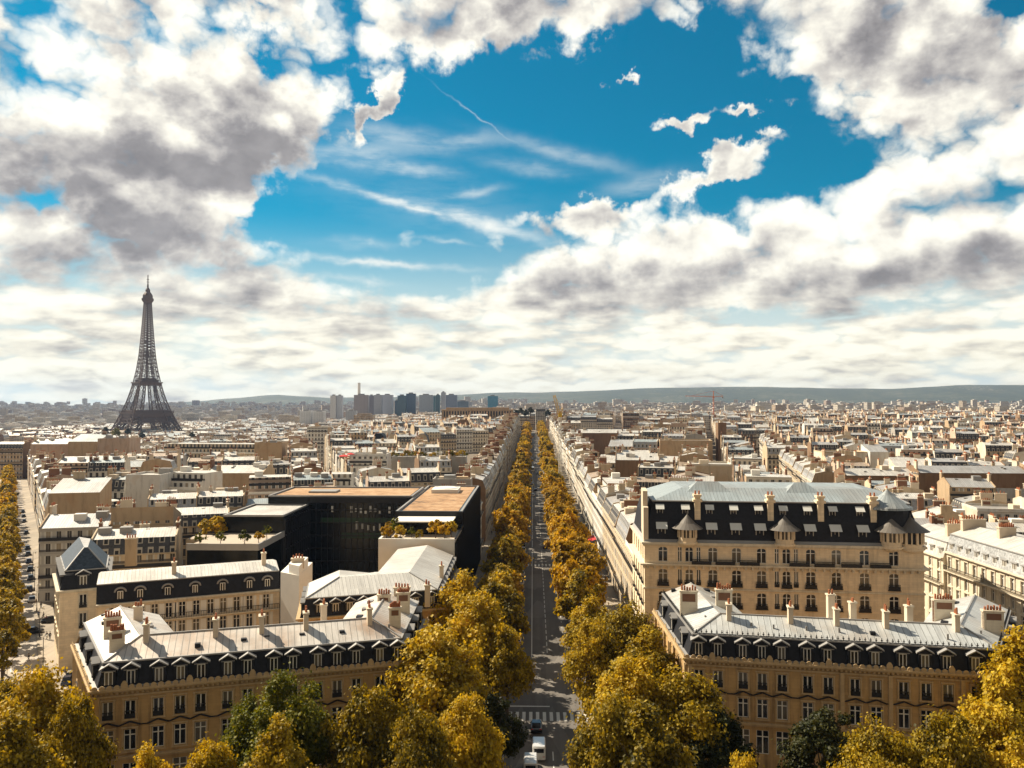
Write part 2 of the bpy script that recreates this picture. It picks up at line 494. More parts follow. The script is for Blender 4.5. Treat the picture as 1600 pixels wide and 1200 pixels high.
stone('stone_ochre', (0.50, 0.32, 0.14), amount=0.85)
stone('stone_ochre_trim', (0.50, 0.36, 0.20), amount=0.6)
stone('stone_cream', (0.78, 0.63, 0.44), amount=0.3)
stone('stone_pale', (0.66, 0.58, 0.45), amount=0.35)
stone('stone_grey', (0.46, 0.42, 0.36), amount=0.5)
WALLC = {'cream': (0.60, 0.48, 0.33), 'pale': (0.68, 0.61, 0.50), 'tan': (0.47, 0.34, 0.21), 'white': (0.72, 0.69, 0.63), 'brown': (0.24, 0.145, 0.08), 'pinkish': (0.50, 0.37, 0.28), 'grey': (0.42, 0.40, 0.37)}
for k_, c_ in WALLC.items():
    facade_far('front_'+k_, c_)
    m_, n_, b_, o_ = newmat('party_'+k_)
    p_ = wpos(n_)
    u_, v_, _ = uvm(n_)
    st_ = n_.noise2(n_.vec(n_.m('MULTIPLY', u_, 0.5), n_.m('MULTIPLY', v_, 0.10)), 1.0, 6.0, 0.7)
    pa_ = n_.noise(p_, 0.16, 5.0, 0.6)
    q_ = n_.mix(n_.m('MULTIPLY', n_.smooth(st_, 0.45, 0.72), 0.5), c4(c_, 0.92), c4(c_, 0.45))
    q_ = n_.mix(n_.m('MULTIPLY', n_.smooth(pa_, 0.5, 0.62), 0.4), q_, c4((c_[0]*0.8, c_[1]*0.66, c_[2]*0.55)))
    n_.put(b_.inputs['Base Color'], q_)
    b_.inputs['Roughness'].default_value = 0.9
ZINCC = {'pale': (0.62, 0.60, 0.56), 'grey': (0.42, 0.42, 0.42), 'bluish': (0.34, 0.39, 0.41), 'brownish': (0.42, 0.33, 0.25)}
for k_, c_ in ZINCC.items():
    zinc('zinc_'+k_, c_)
zinc('zinc_near', (0.60, 0.56, 0.51), pitch=0.85, stain=0.85, stainc=(0.36, 0.24, 0.16))
zinc('zinc_near_blue', (0.54, 0.56, 0.56), pitch=0.85, stain=0.6, stainc=(0.36, 0.29, 0.22))
slate('slate', (0.013, 0.014, 0.019), rough=0.6)
slate('slate_blue', (0.045, 0.062, 0.085))
slate('zinc_mansard_near', (0.34, 0.35, 0.36), rough=0.5)
slate('slate_far', (0.055, 0.056, 0.062), win=True)
slate('zinc_mansard_far', (0.32, 0.33, 0.35), win=True)
plain('white_paint', (0.75, 0.72, 0.66), 0.6, var=0.12)
plain('white_wall', (0.74, 0.71, 0.65), 0.8, var=0.2)
plain('terracotta', (0.36, 0.13, 0.06), 0.8, var=0.3, scale=2.0)
plain('brick', (0.20, 0.10, 0.06), 0.9, var=0.35, scale=1.5)
plain('plaster', (0.60, 0.50, 0.38), 0.9, var=0.35, scale=0.8)
plain('iron', (0.020, 0.019, 0.020), 0.5, var=0.2)
plain('dark_metal', (0.018, 0.018, 0.020), 0.35, metal=0.3, var=0.2)
plain('lead', (0.30, 0.29, 0.28), 0.55, metal=0.2, var=0.3)
m_, n_, b_, o_ = newmat('sedum')
p_ = wpos(n_)
n_.put(b_.inputs['Base Color'], n_.ramp(n_.m('ADD', n_.m('MULTIPLY', n_.noise(p_, 0.35, 7.0, 0.72), 0.7), n_.m('MULTIPLY', n_.noise(p_, 0.06, 3.0), 0.35)), [(0.36, (0.10, 0.065, 0.035)), (0.5, (0.34, 0.19, 0.09)), (0.62, (0.46, 0.31, 0.18)), (0.75, (0.22, 0.20, 0.08))]))
b_.inputs['Roughness'].default_value = 0.95
plain('lead_dark', (0.13, 0.115, 0.10), 0.6, var=0.3)
plain('gravel', (0.40, 0.35, 0.28), 0.95, var=0.4, scale=2.0)
plain('terrace', (0.45, 0.38, 0.30), 0.9, var=0.3)
plain('bark', (0.09, 0.065, 0.045), 0.9, var=0.4, scale=3.0)
plain('red_cloth', (0.60, 0.04, 0.04), 0.8, var=0.15)
plain('awning', (0.66, 0.66, 0.62), 0.55, var=0.15)
plain('tower_iron', (0.115, 0.075, 0.058), 0.6, var=0.2, scale=0.1)
plain('crane_yellow', (0.62, 0.40, 0.05), 0.5, var=0.15)
plain('crane_orange', (0.55, 0.16, 0.06), 0.5, var=0.15)
plain('rubber', (0.012, 0.012, 0.012), 0.8)
glass('window_glass', curtain=0.35)
glass('car_glass', rough=0.04)
glass('black_glass', (0.004, 0.0045, 0.004), 0.16, spec=0.2)
leafmat('leaf_gold', (0.065, 0.058, 0.008), (0.37, 0.265, 0.011), (0.70, 0.49, 0.024), 0.42)
leafmat('leaf_orange', (0.14, 0.09, 0.008), (0.48, 0.30, 0.011), (0.70, 0.44, 0.020), 0.42)
leafmat('leaf_green', (0.03, 0.045, 0.004), (0.12, 0.135, 0.006), (0.28, 0.24, 0.012), 0.42)
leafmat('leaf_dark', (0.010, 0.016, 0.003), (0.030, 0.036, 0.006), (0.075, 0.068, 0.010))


# ------------------------------------------------------------------ mesh builder
class MB:
    def __init__(s):
        s.v, s.f, s.mi = [], [], []

    def face(s, pts, mi=0):
        i = len(s.v)
        s.v.extend((p[0], p[1], p[2]) for p in pts)
        s.f.append(tuple(range(i, i+len(pts))))
        s.mi.append(mi)

    def box(s, x0, x1, y0, y1, z0, z1, mi=0, bottom=False, M=None, top=True):
        c = [(x0, y0), (x1, y0), (x1, y1), (x0, y1)]
        s.prism(c, z0, z1, mi, mi, bottom, M, top)

    def prism(s, poly, z0, z1, mi=0, mtop=None, bottom=False, M=None, top=True):
        """Vertical prism over a counter-clockwise plan polygon."""
        n = len(poly)
        T = (lambda p: M @ Vector(p)) if M is not None else (lambda p: p)
        for i in range(n):
            a, b = poly[i], poly[(i+1) % n]
            s.face([T((a[0], a[1], z0)), T((b[0], b[1], z0)), T((b[0], b[1], z1)), T((a[0], a[1], z1))], mi)
        if top:
            s.face([T((p[0], p[1], z1)) for p in poly], mi if mtop is None else mtop)
        if bottom:
            s.face([T((p[0], p[1], z0)) for p in reversed(poly)], mi)

    def bar(s, a, b, w, mi=0, w2=None):
        """Square bar from a to b."""
        a, b = Vector(a), Vector(b)
        d = (b-a).normalized()
        up = Vector((0, 0, 1)) if abs(d.z) < 0.95 else Vector((0, 1, 0))
        p = d.cross(up).normalized()
        q = p.cross(d)
        w2 = w if w2 is None else w2
        A = [a+p*(i*w/2)+q*(j*w/2) for i, j in ((-1, -1), (1, -1), (1, 1), (-1, 1))]
        B = [b+p*(i*w2/2)+q*(j*w2/2) for i, j in ((-1, -1), (1, -1), (1, 1), (-1, 1))]
        for i in range(4):
            j = (i+1) % 4
            s.face([A[j], A[i], B[i], B[j]], mi)
        s.face(A, mi)
        s.face(B[::-1], mi)

    def tube(s, pts, radii, n=7, mi=0, cap=True):
        rings = []
        for k, (p, r) in enumerate(zip(pts, radii)):
            p = Vector(p)
            d = (Vector(pts[min(k+1, len(pts)-1)])-Vector(pts[max(k-1, 0)])).normalized()
            u = d.cross(Vector((0, 1, 0.01)) if abs(d.y) < 0.9 else Vector((1, 0, 0))).normalized()
            w = d.cross(u)
            rings.append([p+u*(r*math.cos(2*math.pi*i/n))+w*(r*math.sin(2*math.pi*i/n)) for i in range(n)])
        for A, B in zip(rings, rings[1:]):
            for i in range(n):
                j = (i+1) % n
                s.face([A[i], A[j], B[j], B[i]], mi)
        if cap:
            s.face(rings[-1], mi)
            s.face(rings[0][::-1], mi)

    def lathe(s, prof, n=10, mi=0, at=(0, 0, 0)):
        for (r0, z0), (r1, z1) in zip(prof, prof[1:]):
            for i in range(n):
                a, b = 2*math.pi*i/n, 2*math.pi*(i+1)/n
                q = [(r0*math.cos(a), r0*math.sin(a), z0), (r0*math.cos(b), r0*math.sin(b), z0), (r1*math.cos(b), r1*math.sin(b), z1), (r1*math.cos(a), r1*math.sin(a), z1)]
                if r1 < 1e-6:
                    q = q[:3]
                elif r0 < 1e-6:
                    q = [q[0], q[2], q[3]]
                s.face([(x+at[0], y+at[1], z+at[2]) for x, y, z in q], mi)

    def mesh(s, name, mats, smooth=False):
        me = bpy.data.meshes.new(name)
        me.from_pydata(s.v, [], s.f)
        for m in mats:
            me.materials.append(MATS[m])
        if len(mats) > 1:
            me.polygons.foreach_set('material_index', s.mi)
        # UVs in metres: across the face, and up its slope
        uv = me.uv_layers.new(name='UVMap')
        vals = []
        vv = s.v
        for f in s.f:
            p0, p1, p2 = vv[f[0]], vv[f[1]], vv[f[2]]
            ax, ay, az = p1[0]-p0[0], p1[1]-p0[1], p1[2]-p0[2]
            bx, by, bz = p2[0]-p1[0], p2[1]-p1[1], p2[2]-p1[2]
            nx, ny, nz = ay*bz-az*by, az*bx-ax*bz, ax*by-ay*bx
            h = math.hypot(nx, ny)
            L = math.sqrt(nx*nx+ny*ny+nz*nz) or 1.0
            if h/L < 1e-3:
                tx, ty, sx, sy, sz = 1.0, 0.0, 0.0, 1.0, 0.0
            else:
                tx, ty = -ny/h, nx/h
                k = nz/L
                sx, sy, sz = -nx/h*k, -ny/h*k, h/L
            for i in f:
                p = vv[i]
                vals.append(p[0]*tx+p[1]*ty)
                vals.append(p[0]*sx+p[1]*sy+p[2]*sz)
        uv.data.foreach_set('uv', vals)
        if smooth:
            me.polygons.foreach_set('use_smooth', [True]*len(me.polygons))
        me.update()
        return me

    def build(s, name, mats, parent=None, loc=None, rz=0.0, smooth=False):
        return link(name, s.mesh(name, mats if isinstance(mats, (list, tuple)) else [mats], smooth), parent, loc, rz)


def link(name, me, parent=None, loc=None, rz=0.0):
    o = bpy.data.objects.new(name, me)
    COL.objects.link(o)
    if parent is not None:
        o.parent = parent
    if loc is not None:
        o.location = loc
    if rz:
        o.rotation_euler = (0, 0, rz)
    return o


def tag(o, label=None, cat=None, group=None, kind=None):
    for k, v in (('label', label), ('category', cat), ('group', group), ('kind', kind)):
        if v:
            o[k] = v
    return o


def empty(name, label, cat, loc=(0, 0, 0), rz=0.0, group=None):
    o = link(name, None, None, loc, rz)
    return tag(o, label, cat, group)


KIDS = {}


def dup(root, loc, rz=0.0, label=None, group=None, scale=None):
    """A thing again, with its parts and their sub-parts; mesh data is shared."""
    def kids(o):
        if o.name not in KIDS:
            KIDS[o.name] = list(o.children)
        return KIDS[o.name]
    r = root.copy()
    COL.objects.link(r)
    r.location, r.rotation_euler = loc, (0, 0, rz)
    if scale is not None:
        r.scale = scale
    if label:
        r['label'] = label
    if group:
        r['group'] = group
    for ch in kids(root):
        c = ch.copy()
        COL.objects.link(c)
        c.parent = r
        for g in kids(ch):
            d = g.copy()
            COL.objects.link(d)
            d.parent = c
    return r


def ground(x, y):
    """Height of the land: the avenue climbs gently, the land falls away to the left."""
    def sm(t):
        t = min(max(t, 0.0), 1.0)
        return t*t*(3-2*t)
    up = 12.0*sm((y-280)/800.0)*(1.0-sm((y-1250)/900.0))*sm((x+220)/200.0)
    down = -24.0*sm((y-150)/1250.0)*sm((-x-60-0.1*y)/(120.0+0.12*y))
    far = 34.0*sm((y-1900)/3300.0)*sm((x+500)/600.0)+30.0*sm((y-2600)/2600.0)*(1.0-sm((x+500)/600.0))
    return up+down+far


# ------------------------------------------------------------------ plan helpers
def offset(poly, d):
    """Open polyline moved d outward (its right-hand side), mitred."""
    out = []
    n = len(poly)
    nor = []
    for a, b in zip(poly, poly[1:]):
        tx, ty = b[0]-a[0], b[1]-a[1]
        L = math.hypot(tx, ty)
        nor.append((ty/L, -tx/L))
    for i in range(n):
        if i == 0:
            nx, ny = nor[0]
            k = 1.0
        elif i == n-1:
            nx, ny = nor[-1]
            k = 1.0
        else:
            (ax, ay), (bx, by) = nor[i-1], nor[i]
            nx, ny = ax+bx, ay+by
            L = math.hypot(nx, ny)
            nx, ny = nx/L, ny/L
            k = 1.0/max(0.3, nx*ax+ny*ay)
        out.append((poly[i][0]+nx*d*k, poly[i][1]+ny*d*k))
    return out


def ledge(mb, poly, o0, o1, z0, z1, mi=0):
    """Moulding along a polyline, from o0 to o1 outward, z0 to z1."""
    A, B = offset(poly, o0), offset(poly, o1)
    for i in range(len(poly)-1):
        a0, a1, b0, b1 = A[i], A[i+1], B[i], B[i+1]
        mb.face([(*b0, z0), (*b1, z0), (*b1, z1), (*b0, z1)], mi)
        mb.face([(*b0, z1), (*b1, z1), (*a1, z1), (*a0, z1)], mi)
        mb.face([(*a0, z0), (*a1, z0), (*b1, z0), (*b0, z0)], mi)
    mb.face([(*A[0], z0), (*B[0], z0), (*B[0], z1), (*A[0], z1)], mi)
    mb.face([(*B[-1], z0), (*A[-1], z0), (*A[-1], z1), (*B[-1], z1)], mi)


def strip(mb, poly, ins0, z0, ins1, z1, mi=0):
    """Sloped or upright band between two inward insets of a polyline."""
    A, B = offset(poly, -ins0), offset(poly, -ins1)
    for i in range(len(poly)-1):
        mb.face([(*A[i], z0), (*A[i+1], z0), (*B[i+1], z1), (*B[i], z1)], mi)


def wall_open(mb, p0, p1, z0, z1, rows, mi=0, depth=0.32, mrev=None):
    """Upright wall with real openings. rows: [(zlo, zhi, [(centre, width), ...])], bottom row first."""
    L = math.hypot(p1[0]-p0[0], p1[1]-p0[1])
    tx, ty = (p1[0]-p0[0])/L, (p1[1]-p0[1])/L
    nx, ny = ty, -tx
    mrev = mi if mrev is None else mrev

    def P(s, z, d=0.0):
        return (p0[0]+tx*s-nx*d, p0[1]+ty*s-ny*d, z)

    def q(s0, s1, a, b):
        if s1-s0 > 1e-3 and b-a > 1e-3:
            mb.face([P(s0, a), P(s1, a), P(s1, b), P(s0, b)], mi)
    z = z0
    for lo, hi, ops in rows:
        q(0, L, z, lo)
        s = 0.0
        for c, w in ops:
            a, b = c-w/2, c+w/2
            q(s, a, lo, hi)
            mb.face([P(a, lo), P(a, hi), P(a, hi, depth), P(a, lo, depth)][::-1], mrev)
            mb.face([P(b, lo), P(b, lo, depth), P(b, hi, depth), P(b, hi)][::-1], mrev)
            mb.face([P(a, lo), P(a, lo, depth), P(b, lo, depth), P(b, lo)][::-1], mrev)
            mb.face([P(a, hi), P(b, hi), P(b, hi, depth), P(a, hi, depth)][::-1], mrev)
            s = b
        q(s, L, lo, hi)
        z = hi
    q(0, L, z, z1)


def frame_at(p0, p1, s, out=0.0):
    """Point s metres along p0-p1 (and out metres in front), and the heading that turns +x along the wall."""
    L = math.hypot(p1[0]-p0[0], p1[1]-p0[1])
    tx, ty = (p1[0]-p0[0])/L, (p1[1]-p0[1])/L
    return p0[0]+tx*s+ty*out, p0[1]+ty*s-tx*out, math.atan2(ty, tx)


# window pieces; +x along the wall, -y out of it, z up from the sill
WCACHE = {}


def window_meshes(w, h, kind):
    key = (round(w, 2), round(h, 2), kind)
    if key in WCACHE:
        return WCACHE[key]
    f = MB()
    y0, y1 = 0.16, 0.24
    b = 0.09
    arch = kind in ('arch', 'arch_rail')
    f.box(-w/2, -w/2+b, y0, y1, 0, h)
    f.box(w/2-b, w/2, y0, y1, 0, h)
    f.box(-w/2+b, w/2-b, y0, y1, 0, b, top=True)
    f.box(-w/2+b, w/2-b, y0, y1, h-b, h, bottom=True)
    f.box(-0.08, 0.08, y0-0.02, y1, b, h-b)
    if kind in ('cross', 'arch', 'arch_rail'):
        f.box(-w/2+b, -0.08, y0, y1, h*0.70, h*0.70+0.12, bottom=True)
        f.box(0.08, w/2-b, y0, y1, h*0.70, h*0.70+0.12, bottom=True)
    mats = ['white_paint']
    if arch:
        mats.append('stone_cream')
        for sgn in (-1, 1):
            n = 5
            arc = [(sgn*w/2*math.cos(t), h-0.55+0.55*math.sin(t)) for t in [math.pi/2*i/n for i in range(n+1)]]
            for (xa, za), (xb, zb) in zip(arc, arc[1:]):
                pts = [(xa, 0.02, za), (xb, 0.02, zb), (xb, 0.02, h), (xa, 0.02, h)]
                f.face(pts if sgn < 0 else pts[::-1], 1)
    p = MB()
    p.face([(-w/2, 0.26, 0), (w/2, 0.26, 0), (w/2, 0.26, h), (-w/2, 0.26, h)])
    r = None
    if kind in ('rail', 'arch_rail', 'cross_rail'):
        r = MB()
        hw = w/2+(0.16 if kind == 'arch_rail' else 0.02)
        o = -0.28 if kind == 'arch_rail' else -0.06
        hh = 1.0
        r.box(-hw, hw, o-0.03, o+0.03, hh-0.08, hh, bottom=True)
        r.box(-hw, hw, o-0.03, o+0.03, 0.04, 0.12, bottom=True)
        k = int(2*hw/0.17)
        for i in range(k+1):
            x = -hw+2*hw*i/k
            r.box(x-0.03, x+0.03, o-0.02, o+0.02, 0.1, hh-0.06, top=False)
        r.box(-hw, hw, o+0.005, o+0.015, 0.12, hh*0.62)
        if kind == 'arch_rail':
            r.box(-hw-0.1, hw+0.1, o-0.08, -0.02, -0.16, 0.0, bottom=True)
    out = (f.mesh('window', mats), p.mesh('pane', ['window_glass']), r.mesh('railing', ['iron']) if r else None)
    WCACHE[key] = out
    return out


def add_window(parent, p0, p1, s, z, w, h, kind='cross', base=(0, 0), rz0=0.0):
    x, y, a = frame_at(p0, p1, s)
    fm, pm, rm = window_meshes(w, h, kind)
    o = link('window', fm, parent, (x, y, z), a)
    link('pane', pm, o)
    if rm:
        link('railing', rm, o)
    return o


def chimney(parent, x, y, z, w, d, h, rz=0.0, pots=4, body='plaster', cap=True, sunk=1.2):
    """Chimney stack with a capping slab and clay pots; stands on z."""
    m = MB()
    m.box(-w/2, w/2, -d/2, d/2, -sunk, h)
    if cap:
        m.box(-w/2-0.12, w/2+0.12, -d/2-0.12, d/2+0.12, h, h+0.22, 2, bottom=True)
    if body == 'brick' and w > 1.6:      # rendered ends and base round the brick panel
        for sx in (-1, 1):
            m.box(min(sx*w/2, sx*(w/2-0.32)), max(sx*w/2, sx*(w/2-0.32)), -d/2-0.05, d/2+0.05, -sunk, h, 2)
        m.box(-w/2+0.32, w/2-0.32, -d/2-0.04, d/2+0.04, -sunk, h*0.25, 2)
        m.box(-w/2+0.32, w/2-0.32, -d/2-0.04, d/2+0.04, h*0.88, h, 2)
    t = h+(0.22 if cap else 0)
    rnd = random.Random(int(x*31+y*17+w*7))
    long = max(w, d)
    for i in range(pots):
        k = (i+0.5)/pots*long*0.92-long*0.46
        px, py = (k, 0) if w >= d else (0, k)
        ph = rnd.uniform(0.45, 0.95)
        m.lathe([(0.17, t), (0.13, t+ph), (0.0, t+ph)], 6, 1, (px, py, 0))
    return m.build('chimney', [body, 'terracotta', 'stone_pale'], parent, (x, y, z), rz)
# ------------------------------------------------------------------ foreground mansions, the big hotel, the black office block
def s_on(p0, p1, u, v=1050):
    """Metres along the plan line p0-p1 at which the sight line of photo column u crosses it."""
    d = ray(u, v)
    ax, ay = p0[0], p0[1]
    L = math.hypot(p1[0]-ax, p1[1]-ay)
    tx, ty = (p1[0]-ax)/L, (p1[1]-ay)/L
    # ax + tx*s = d.x*k ; ay + ty*s = d.y*k
    det = tx*(-d.y)+d.x*ty
    return ((-ax)*(-d.y)-(-d.x)*(-ay))/det


def dormer_meshes(kind):
    key = ('dormer', kind)
    if key in WCACHE:
        return WCACHE[key]
    m, w = MB(), MB()
    if kind == 'gable':
        m.box(-0.85, -0.52, -0.12, 1.7, 0, 1.95, 0, top=False)
        m.box(0.52, 0.85, -0.12, 1.7, 0, 1.95, 0, top=False)
        m.box(-0.52, 0.52, 0.12, 1.7, 0, 1.95, 0, top=False)
        m.box(-0.85, 0.85, -0.2, 1.7, 1.95, 2.05, 1, bottom=True)
        for sg in (-1, 1):
            a = [(0, -0.28, 2.72), (sg*1.12, -0.28, 2.08), (sg*1.12, 1.7, 2.08), (0, 1.7, 2.72)]
            b = [(x, y, z+0.16) for x, y, z in a]
            if sg > 0:
                a, b = a[::-1], b[::-1]
                a, b = a, b
            m.face(b, 1)
            m.face(a[::-1], 1)
            m.face([(0, -0.28, 2.72), (sg*1.12, -0.28, 2.08), (sg*1.12, -0.28, 2.24), (0, -0.28, 2.88)][::(1 if sg > 0 else -1)], 1)
        m.face([(-0.85, -0.13, 2.05), (0.85, -0.13, 2.05), (0, -0.13, 2.62)], 0)
        win = (-0.5, 0.5, 0.0, 0.25, 1.9)
    elif kind == 'oval':
        m.box(-0.75, 0.75, 0.0, 1.6, 0, 1.7, 0, top=False)
        n = 8
        arc = [(-0.95*math.cos(math.pi*i/n), 1.6+0.75*math.sin(math.pi*i/n)) for i in range(n+1)]
        for (xa, za), (xb, zb) in zip(arc, arc[1:]):
            m.face([(xa, -0.15, za), (xb, -0.15, zb), (xb, 1.6, zb), (xa, 1.6, za)], 1)
            m.face([(xa, -0.15, za), (xa*0.74, -0.15, 1.6+(za-1.6)*0.74), (xb*0.74, -0.15, 1.6+(zb-1.6)*0.74), (xb, -0.15, zb)], 1)
        m.face([(x*0.74, -0.02, 1.6+(z-1.6)*0.74) for x, z in arc][::-1], 0)
        win = (-0.42, 0.42, -0.05, 0.5, 1.75)
    else:
        m.box(-0.7, 0.7, 0, 1.5, 0, 1.8, 0, top=False)
        m.face([(-0.85, -0.25, 1.8), (0.85, -0.25, 1.8), (0.85, 1.6, 2.15), (-0.85, 1.6, 2.15)], 1)
        m.box(-0.85, 0.85, -0.25, -0.2, 1.66, 1.8, 1, bottom=True)
        win = (-0.5, 0.5, -0.06, 0.25, 1.65)
    x0, x1, y, z0, z1 = win
    w.face([(x0, y, z0), (x1, y, z0), (x1, y, z1), (x0, y, z1)], 1)
    b = 0.1
    w.box(x0, x0+b, y-0.04, y-0.004, z0, z1, 0, bottom=True)
    w.box(x1-b, x1, y-0.04, y-0.004, z0, z1, 0, bottom=True)
    w.box(-0.06, 0.06, y-0.05, y-0.006, z0, z1, 0, bottom=True)
    w.box(x0+b, x1-b, y-0.04, y-0.005, z1-b, z1, 0, bottom=True)
    out = (m.mesh('dormer', ['slate', 'lead'] if kind != 'white' else ['white_paint', 'lead']), w.mesh('window', ['white_paint', 'window_glass']))
    WCACHE[key] = out
    return out


def add_dormer(root, p0, p1, s, z, kind, out=-0.35, sc_=1.0, label=None):
    x, y, a = frame_at(p0, p1, s, out)
    dm, wm = dormer_meshes(kind)
    o = link('dormer', dm, root, (x, y, z), a)
    o.scale = (sc_, sc_, sc_)
    link('window', wm, o)
    return o


def mansion(label, poly, cols, zinc_mat, crest, stacks, big, gr, endcols=(3, 4)):
    """Two storeys showing over the trees, stone cornice with crest, slate mansard, zinc top; three-sided plan."""
    root = empty('stone_mansion', label, 'building', (0, 0, 0), group=gr)
    zc, zm, zr = 15.5, 18.4, 20.3
    wl = MB()
    ups, lows, base = (11.5, 13.75), (7.5, 10.15), (2.6, 5.9)
    segs = list(zip(poly, poly[1:]))
    allcols = []
    for k, (a, b) in enumerate(segs):
        L = math.hypot(b[0]-a[0], b[1]-a[1])
        cs = sorted(s_on(a, b, u) for u in cols) if k == 1 else [L*(i+0.6)/(endcols[0 if k == 0 else 1]+0.2) for i in range(endcols[0 if k == 0 else 1])]
        cs = [c for c in cs if 1.0 < c < L-1.0]
        allcols.append(cs)
        wall_open(wl, a, b, -1.0, zc, [(base[0], base[1], [(c, 1.7) for c in cs]), (lows[0], lows[1], [(c, 1.42) for c in cs]), (ups[0], ups[1], [(c, 1.25) for c in cs])], 0)
        # hood mouldings over the tall windows: a dark zigzag line of little pediments
        for i, c in enumerate(cs):
            for sg in (-1, 1):
                x0, y0, an = frame_at(a, b, c+sg*1.25, 0.16)
                x1, y1, _ = frame_at(a, b, c, 0.16)
                wl.bar((x0, y0, 10.72), (x1, y1, 11.18), 0.17, 2)
            if i+1 < len(cs):
                x0, y0, an = frame_at(a, b, c+1.25, 0.10)
                x1, y1, _ = frame_at(a, b, cs[i+1]-1.25, 0.10)
                wl.bar((x0, y0, 10.70), (x1, y1, 10.70), 0.13, 2)
        # window surrounds
        for c in cs:
            for (lo, hi), w in ((ups, 1.25), (lows, 1.42)):
                for sg in (-1, 1):
                    x0, y0, an = frame_at(a, b, c+sg*(w/2+0.12), 0.05)
                    wl.bar((x0, y0, lo-0.15), (x0, y0, hi+0.2), 0.2, 1)
                xa, ya, _ = frame_at(a, b, c-w/2-0.3, 0.07)
                xb, yb, _ = frame_at(a, b, c+w/2+0.3, 0.07)
                wl.bar((xa, ya, hi+0.26), (xb, yb, hi+0.26), 0.2, 1)
                wl.bar((xa, ya, lo-0.13), (xb, yb, lo-0.13), 0.2, 1)
        # pilasters
        for c in [0.45, L-0.45]+[(p+q)/2 for p, q in zip(cs, cs[1:]) if q-p > 3.4]:
            x0, y0, an = frame_at(a, b, c, 0.04)
            wl.bar((x0, y0, 6.9), (x0, y0, 14.6), 0.55, 1)
    ledge(wl, poly, 0, 0.35, 6.5, 6.75, 1)
    ledge(wl, poly, 0, 0.55, 6.75, 6.95, 1)
    ledge(wl, poly, 0, 0.16, 14.35, 14.6, 1)
    # dentils
    for a, b in segs:
        L = math.hypot(b[0]-a[0], b[1]-a[1])
        for i in range(int(L/0.6)):
            x, y, an = frame_at(a, b, 0.3+0.6*i, 0.18)
            wl.bar((x, y, 14.72), (x, y, 15.02), 0.28, 1)
    ledge(wl, poly, 0, 0.42, 15.02, 15.25, 1)
    ledge(wl, poly, -0.2, 0.7, 15.25, 15.5, 1)
    inner = offset(poly, -11.5)
    for i in range(len(inner)-1):
        wl.face([(*inner[i+1], 0), (*inner[i], 0), (*inner[i], 17.6), (*inner[i+1], 17.6)], 0)
    for e in (0, -1):
        pr = [(*poly[e], 0), (*poly[e], zc), (*offset(poly, -1.2)[e], zm), (*offset(poly, -6.0)[e], zr), (*inner[e], 17.6), (*inner[e], 0)]
        wl.face(pr if e == 0 else pr[::-1], 0)
    wl.build('wall', ['stone_ochre', 'stone_ochre_trim', 'iron'], root)
    for k, (a, b) in enumerate(segs):
        for c in allcols[k]:
            add_window(root, a, b, c, ups[0], 1.25, ups[1]-ups[0], 'rail')
            add_window(root, a, b, c, lows[0], 1.42, lows[1]-lows[0], 'cross')
            if k == 1:
                add_window(root, a, b, c, base[0], 1.7, base[1]-base[0], 'cross')
    # crest of small scallops on the gutter
    cr = MB()
    rim = offset(poly, 0.45)
    for a, b in zip(rim, rim[1:]):
        L = math.hypot(b[0]-a[0], b[1]-a[1])
        n = int(L/0.85)
        for i in range(n):
            s = (i+0.5)*L/n
            x, y, an = frame_at(a, b, s)
            M = Matrix.Translation((x, y, 15.5)) @ Matrix.Rotation(an, 4, 'Z')
            hh = 0.95 if i % 9 == 4 else 0.46
            w = 0.36 if i % 9 != 4 else 0.42
            pts = [(-w, 0), (w, 0), (w*0.9, hh*0.6), (w*0.4, hh*0.95), (0, hh), (-w*0.4, hh*0.95), (-w*0.9, hh*0.6)]
            cr.face([M @ Vector((px, -0.06, pz)) for px, pz in pts])
            cr.face([M @ Vector((px, 0.06, pz)) for px, pz in reversed(pts)])
            for (xa, za), (xb, zb) in zip(pts, pts[1:]+pts[:1]):
                cr.face([M @ Vector((xa, -0.06, za)), M @ Vector((xa, 0.06, za)), M @ Vector((xb, 0.06, zb)), M @ Vector((xb, -0.06, zb))])
    cr.build('balustrade', 'stone_ochre_trim', root)
    rf = MB()
    strip(rf, poly, -0.1, zc+0.02, 0.35, zc+0.1, 2)
    strip(rf, poly, 0.35, zc+0.1, 1.2, zm, 0)
    ledge(rf, offset(poly, -1.2), -0.2, 0.22, zm-0.06, zm+0.14, 2)
    strip(rf, poly, 1.25, zm+0.13, 6.0, zr, 1)
    strip(rf, poly, 6.0, zr, 11.6, 18.2, 1)
    # hip rolls
    for i in range(1, len(poly)-1):
        a, b = offset(poly, -1.25)[i], offset(poly, -6.0)[i]
        rf.bar((*a, zm+0.16), (*b, zr+0.03), 0.22, 2)
    rr = offset(poly, -6.0)
    for a, b in zip(rr, rr[1:]):
        rf.bar((*a, zr+0.03), (*b, zr+0.03), 0.2, 2)
    for k, (a, b) in enumerate(zip(offset(poly, -8.3), offset(poly, -8.3)[1:])):      # roof lights behind the ridge
        L = math.hypot(b[0]-a[0], b[1]-a[1])
        for i in range(max(2, int(L/5))):
            x, y, an = frame_at(a, b, 2.0+i*4.7)
            M = Matrix.Translation((x, y, zr-0.72)) @ Matrix.Rotation(an, 4, 'Z')
            rf.box(-0.6, 0.6, -0.4, 0.5, -0.3, 0.12, 2 if i % 3 else 0, M=M)
    rq = random.Random(len(label))
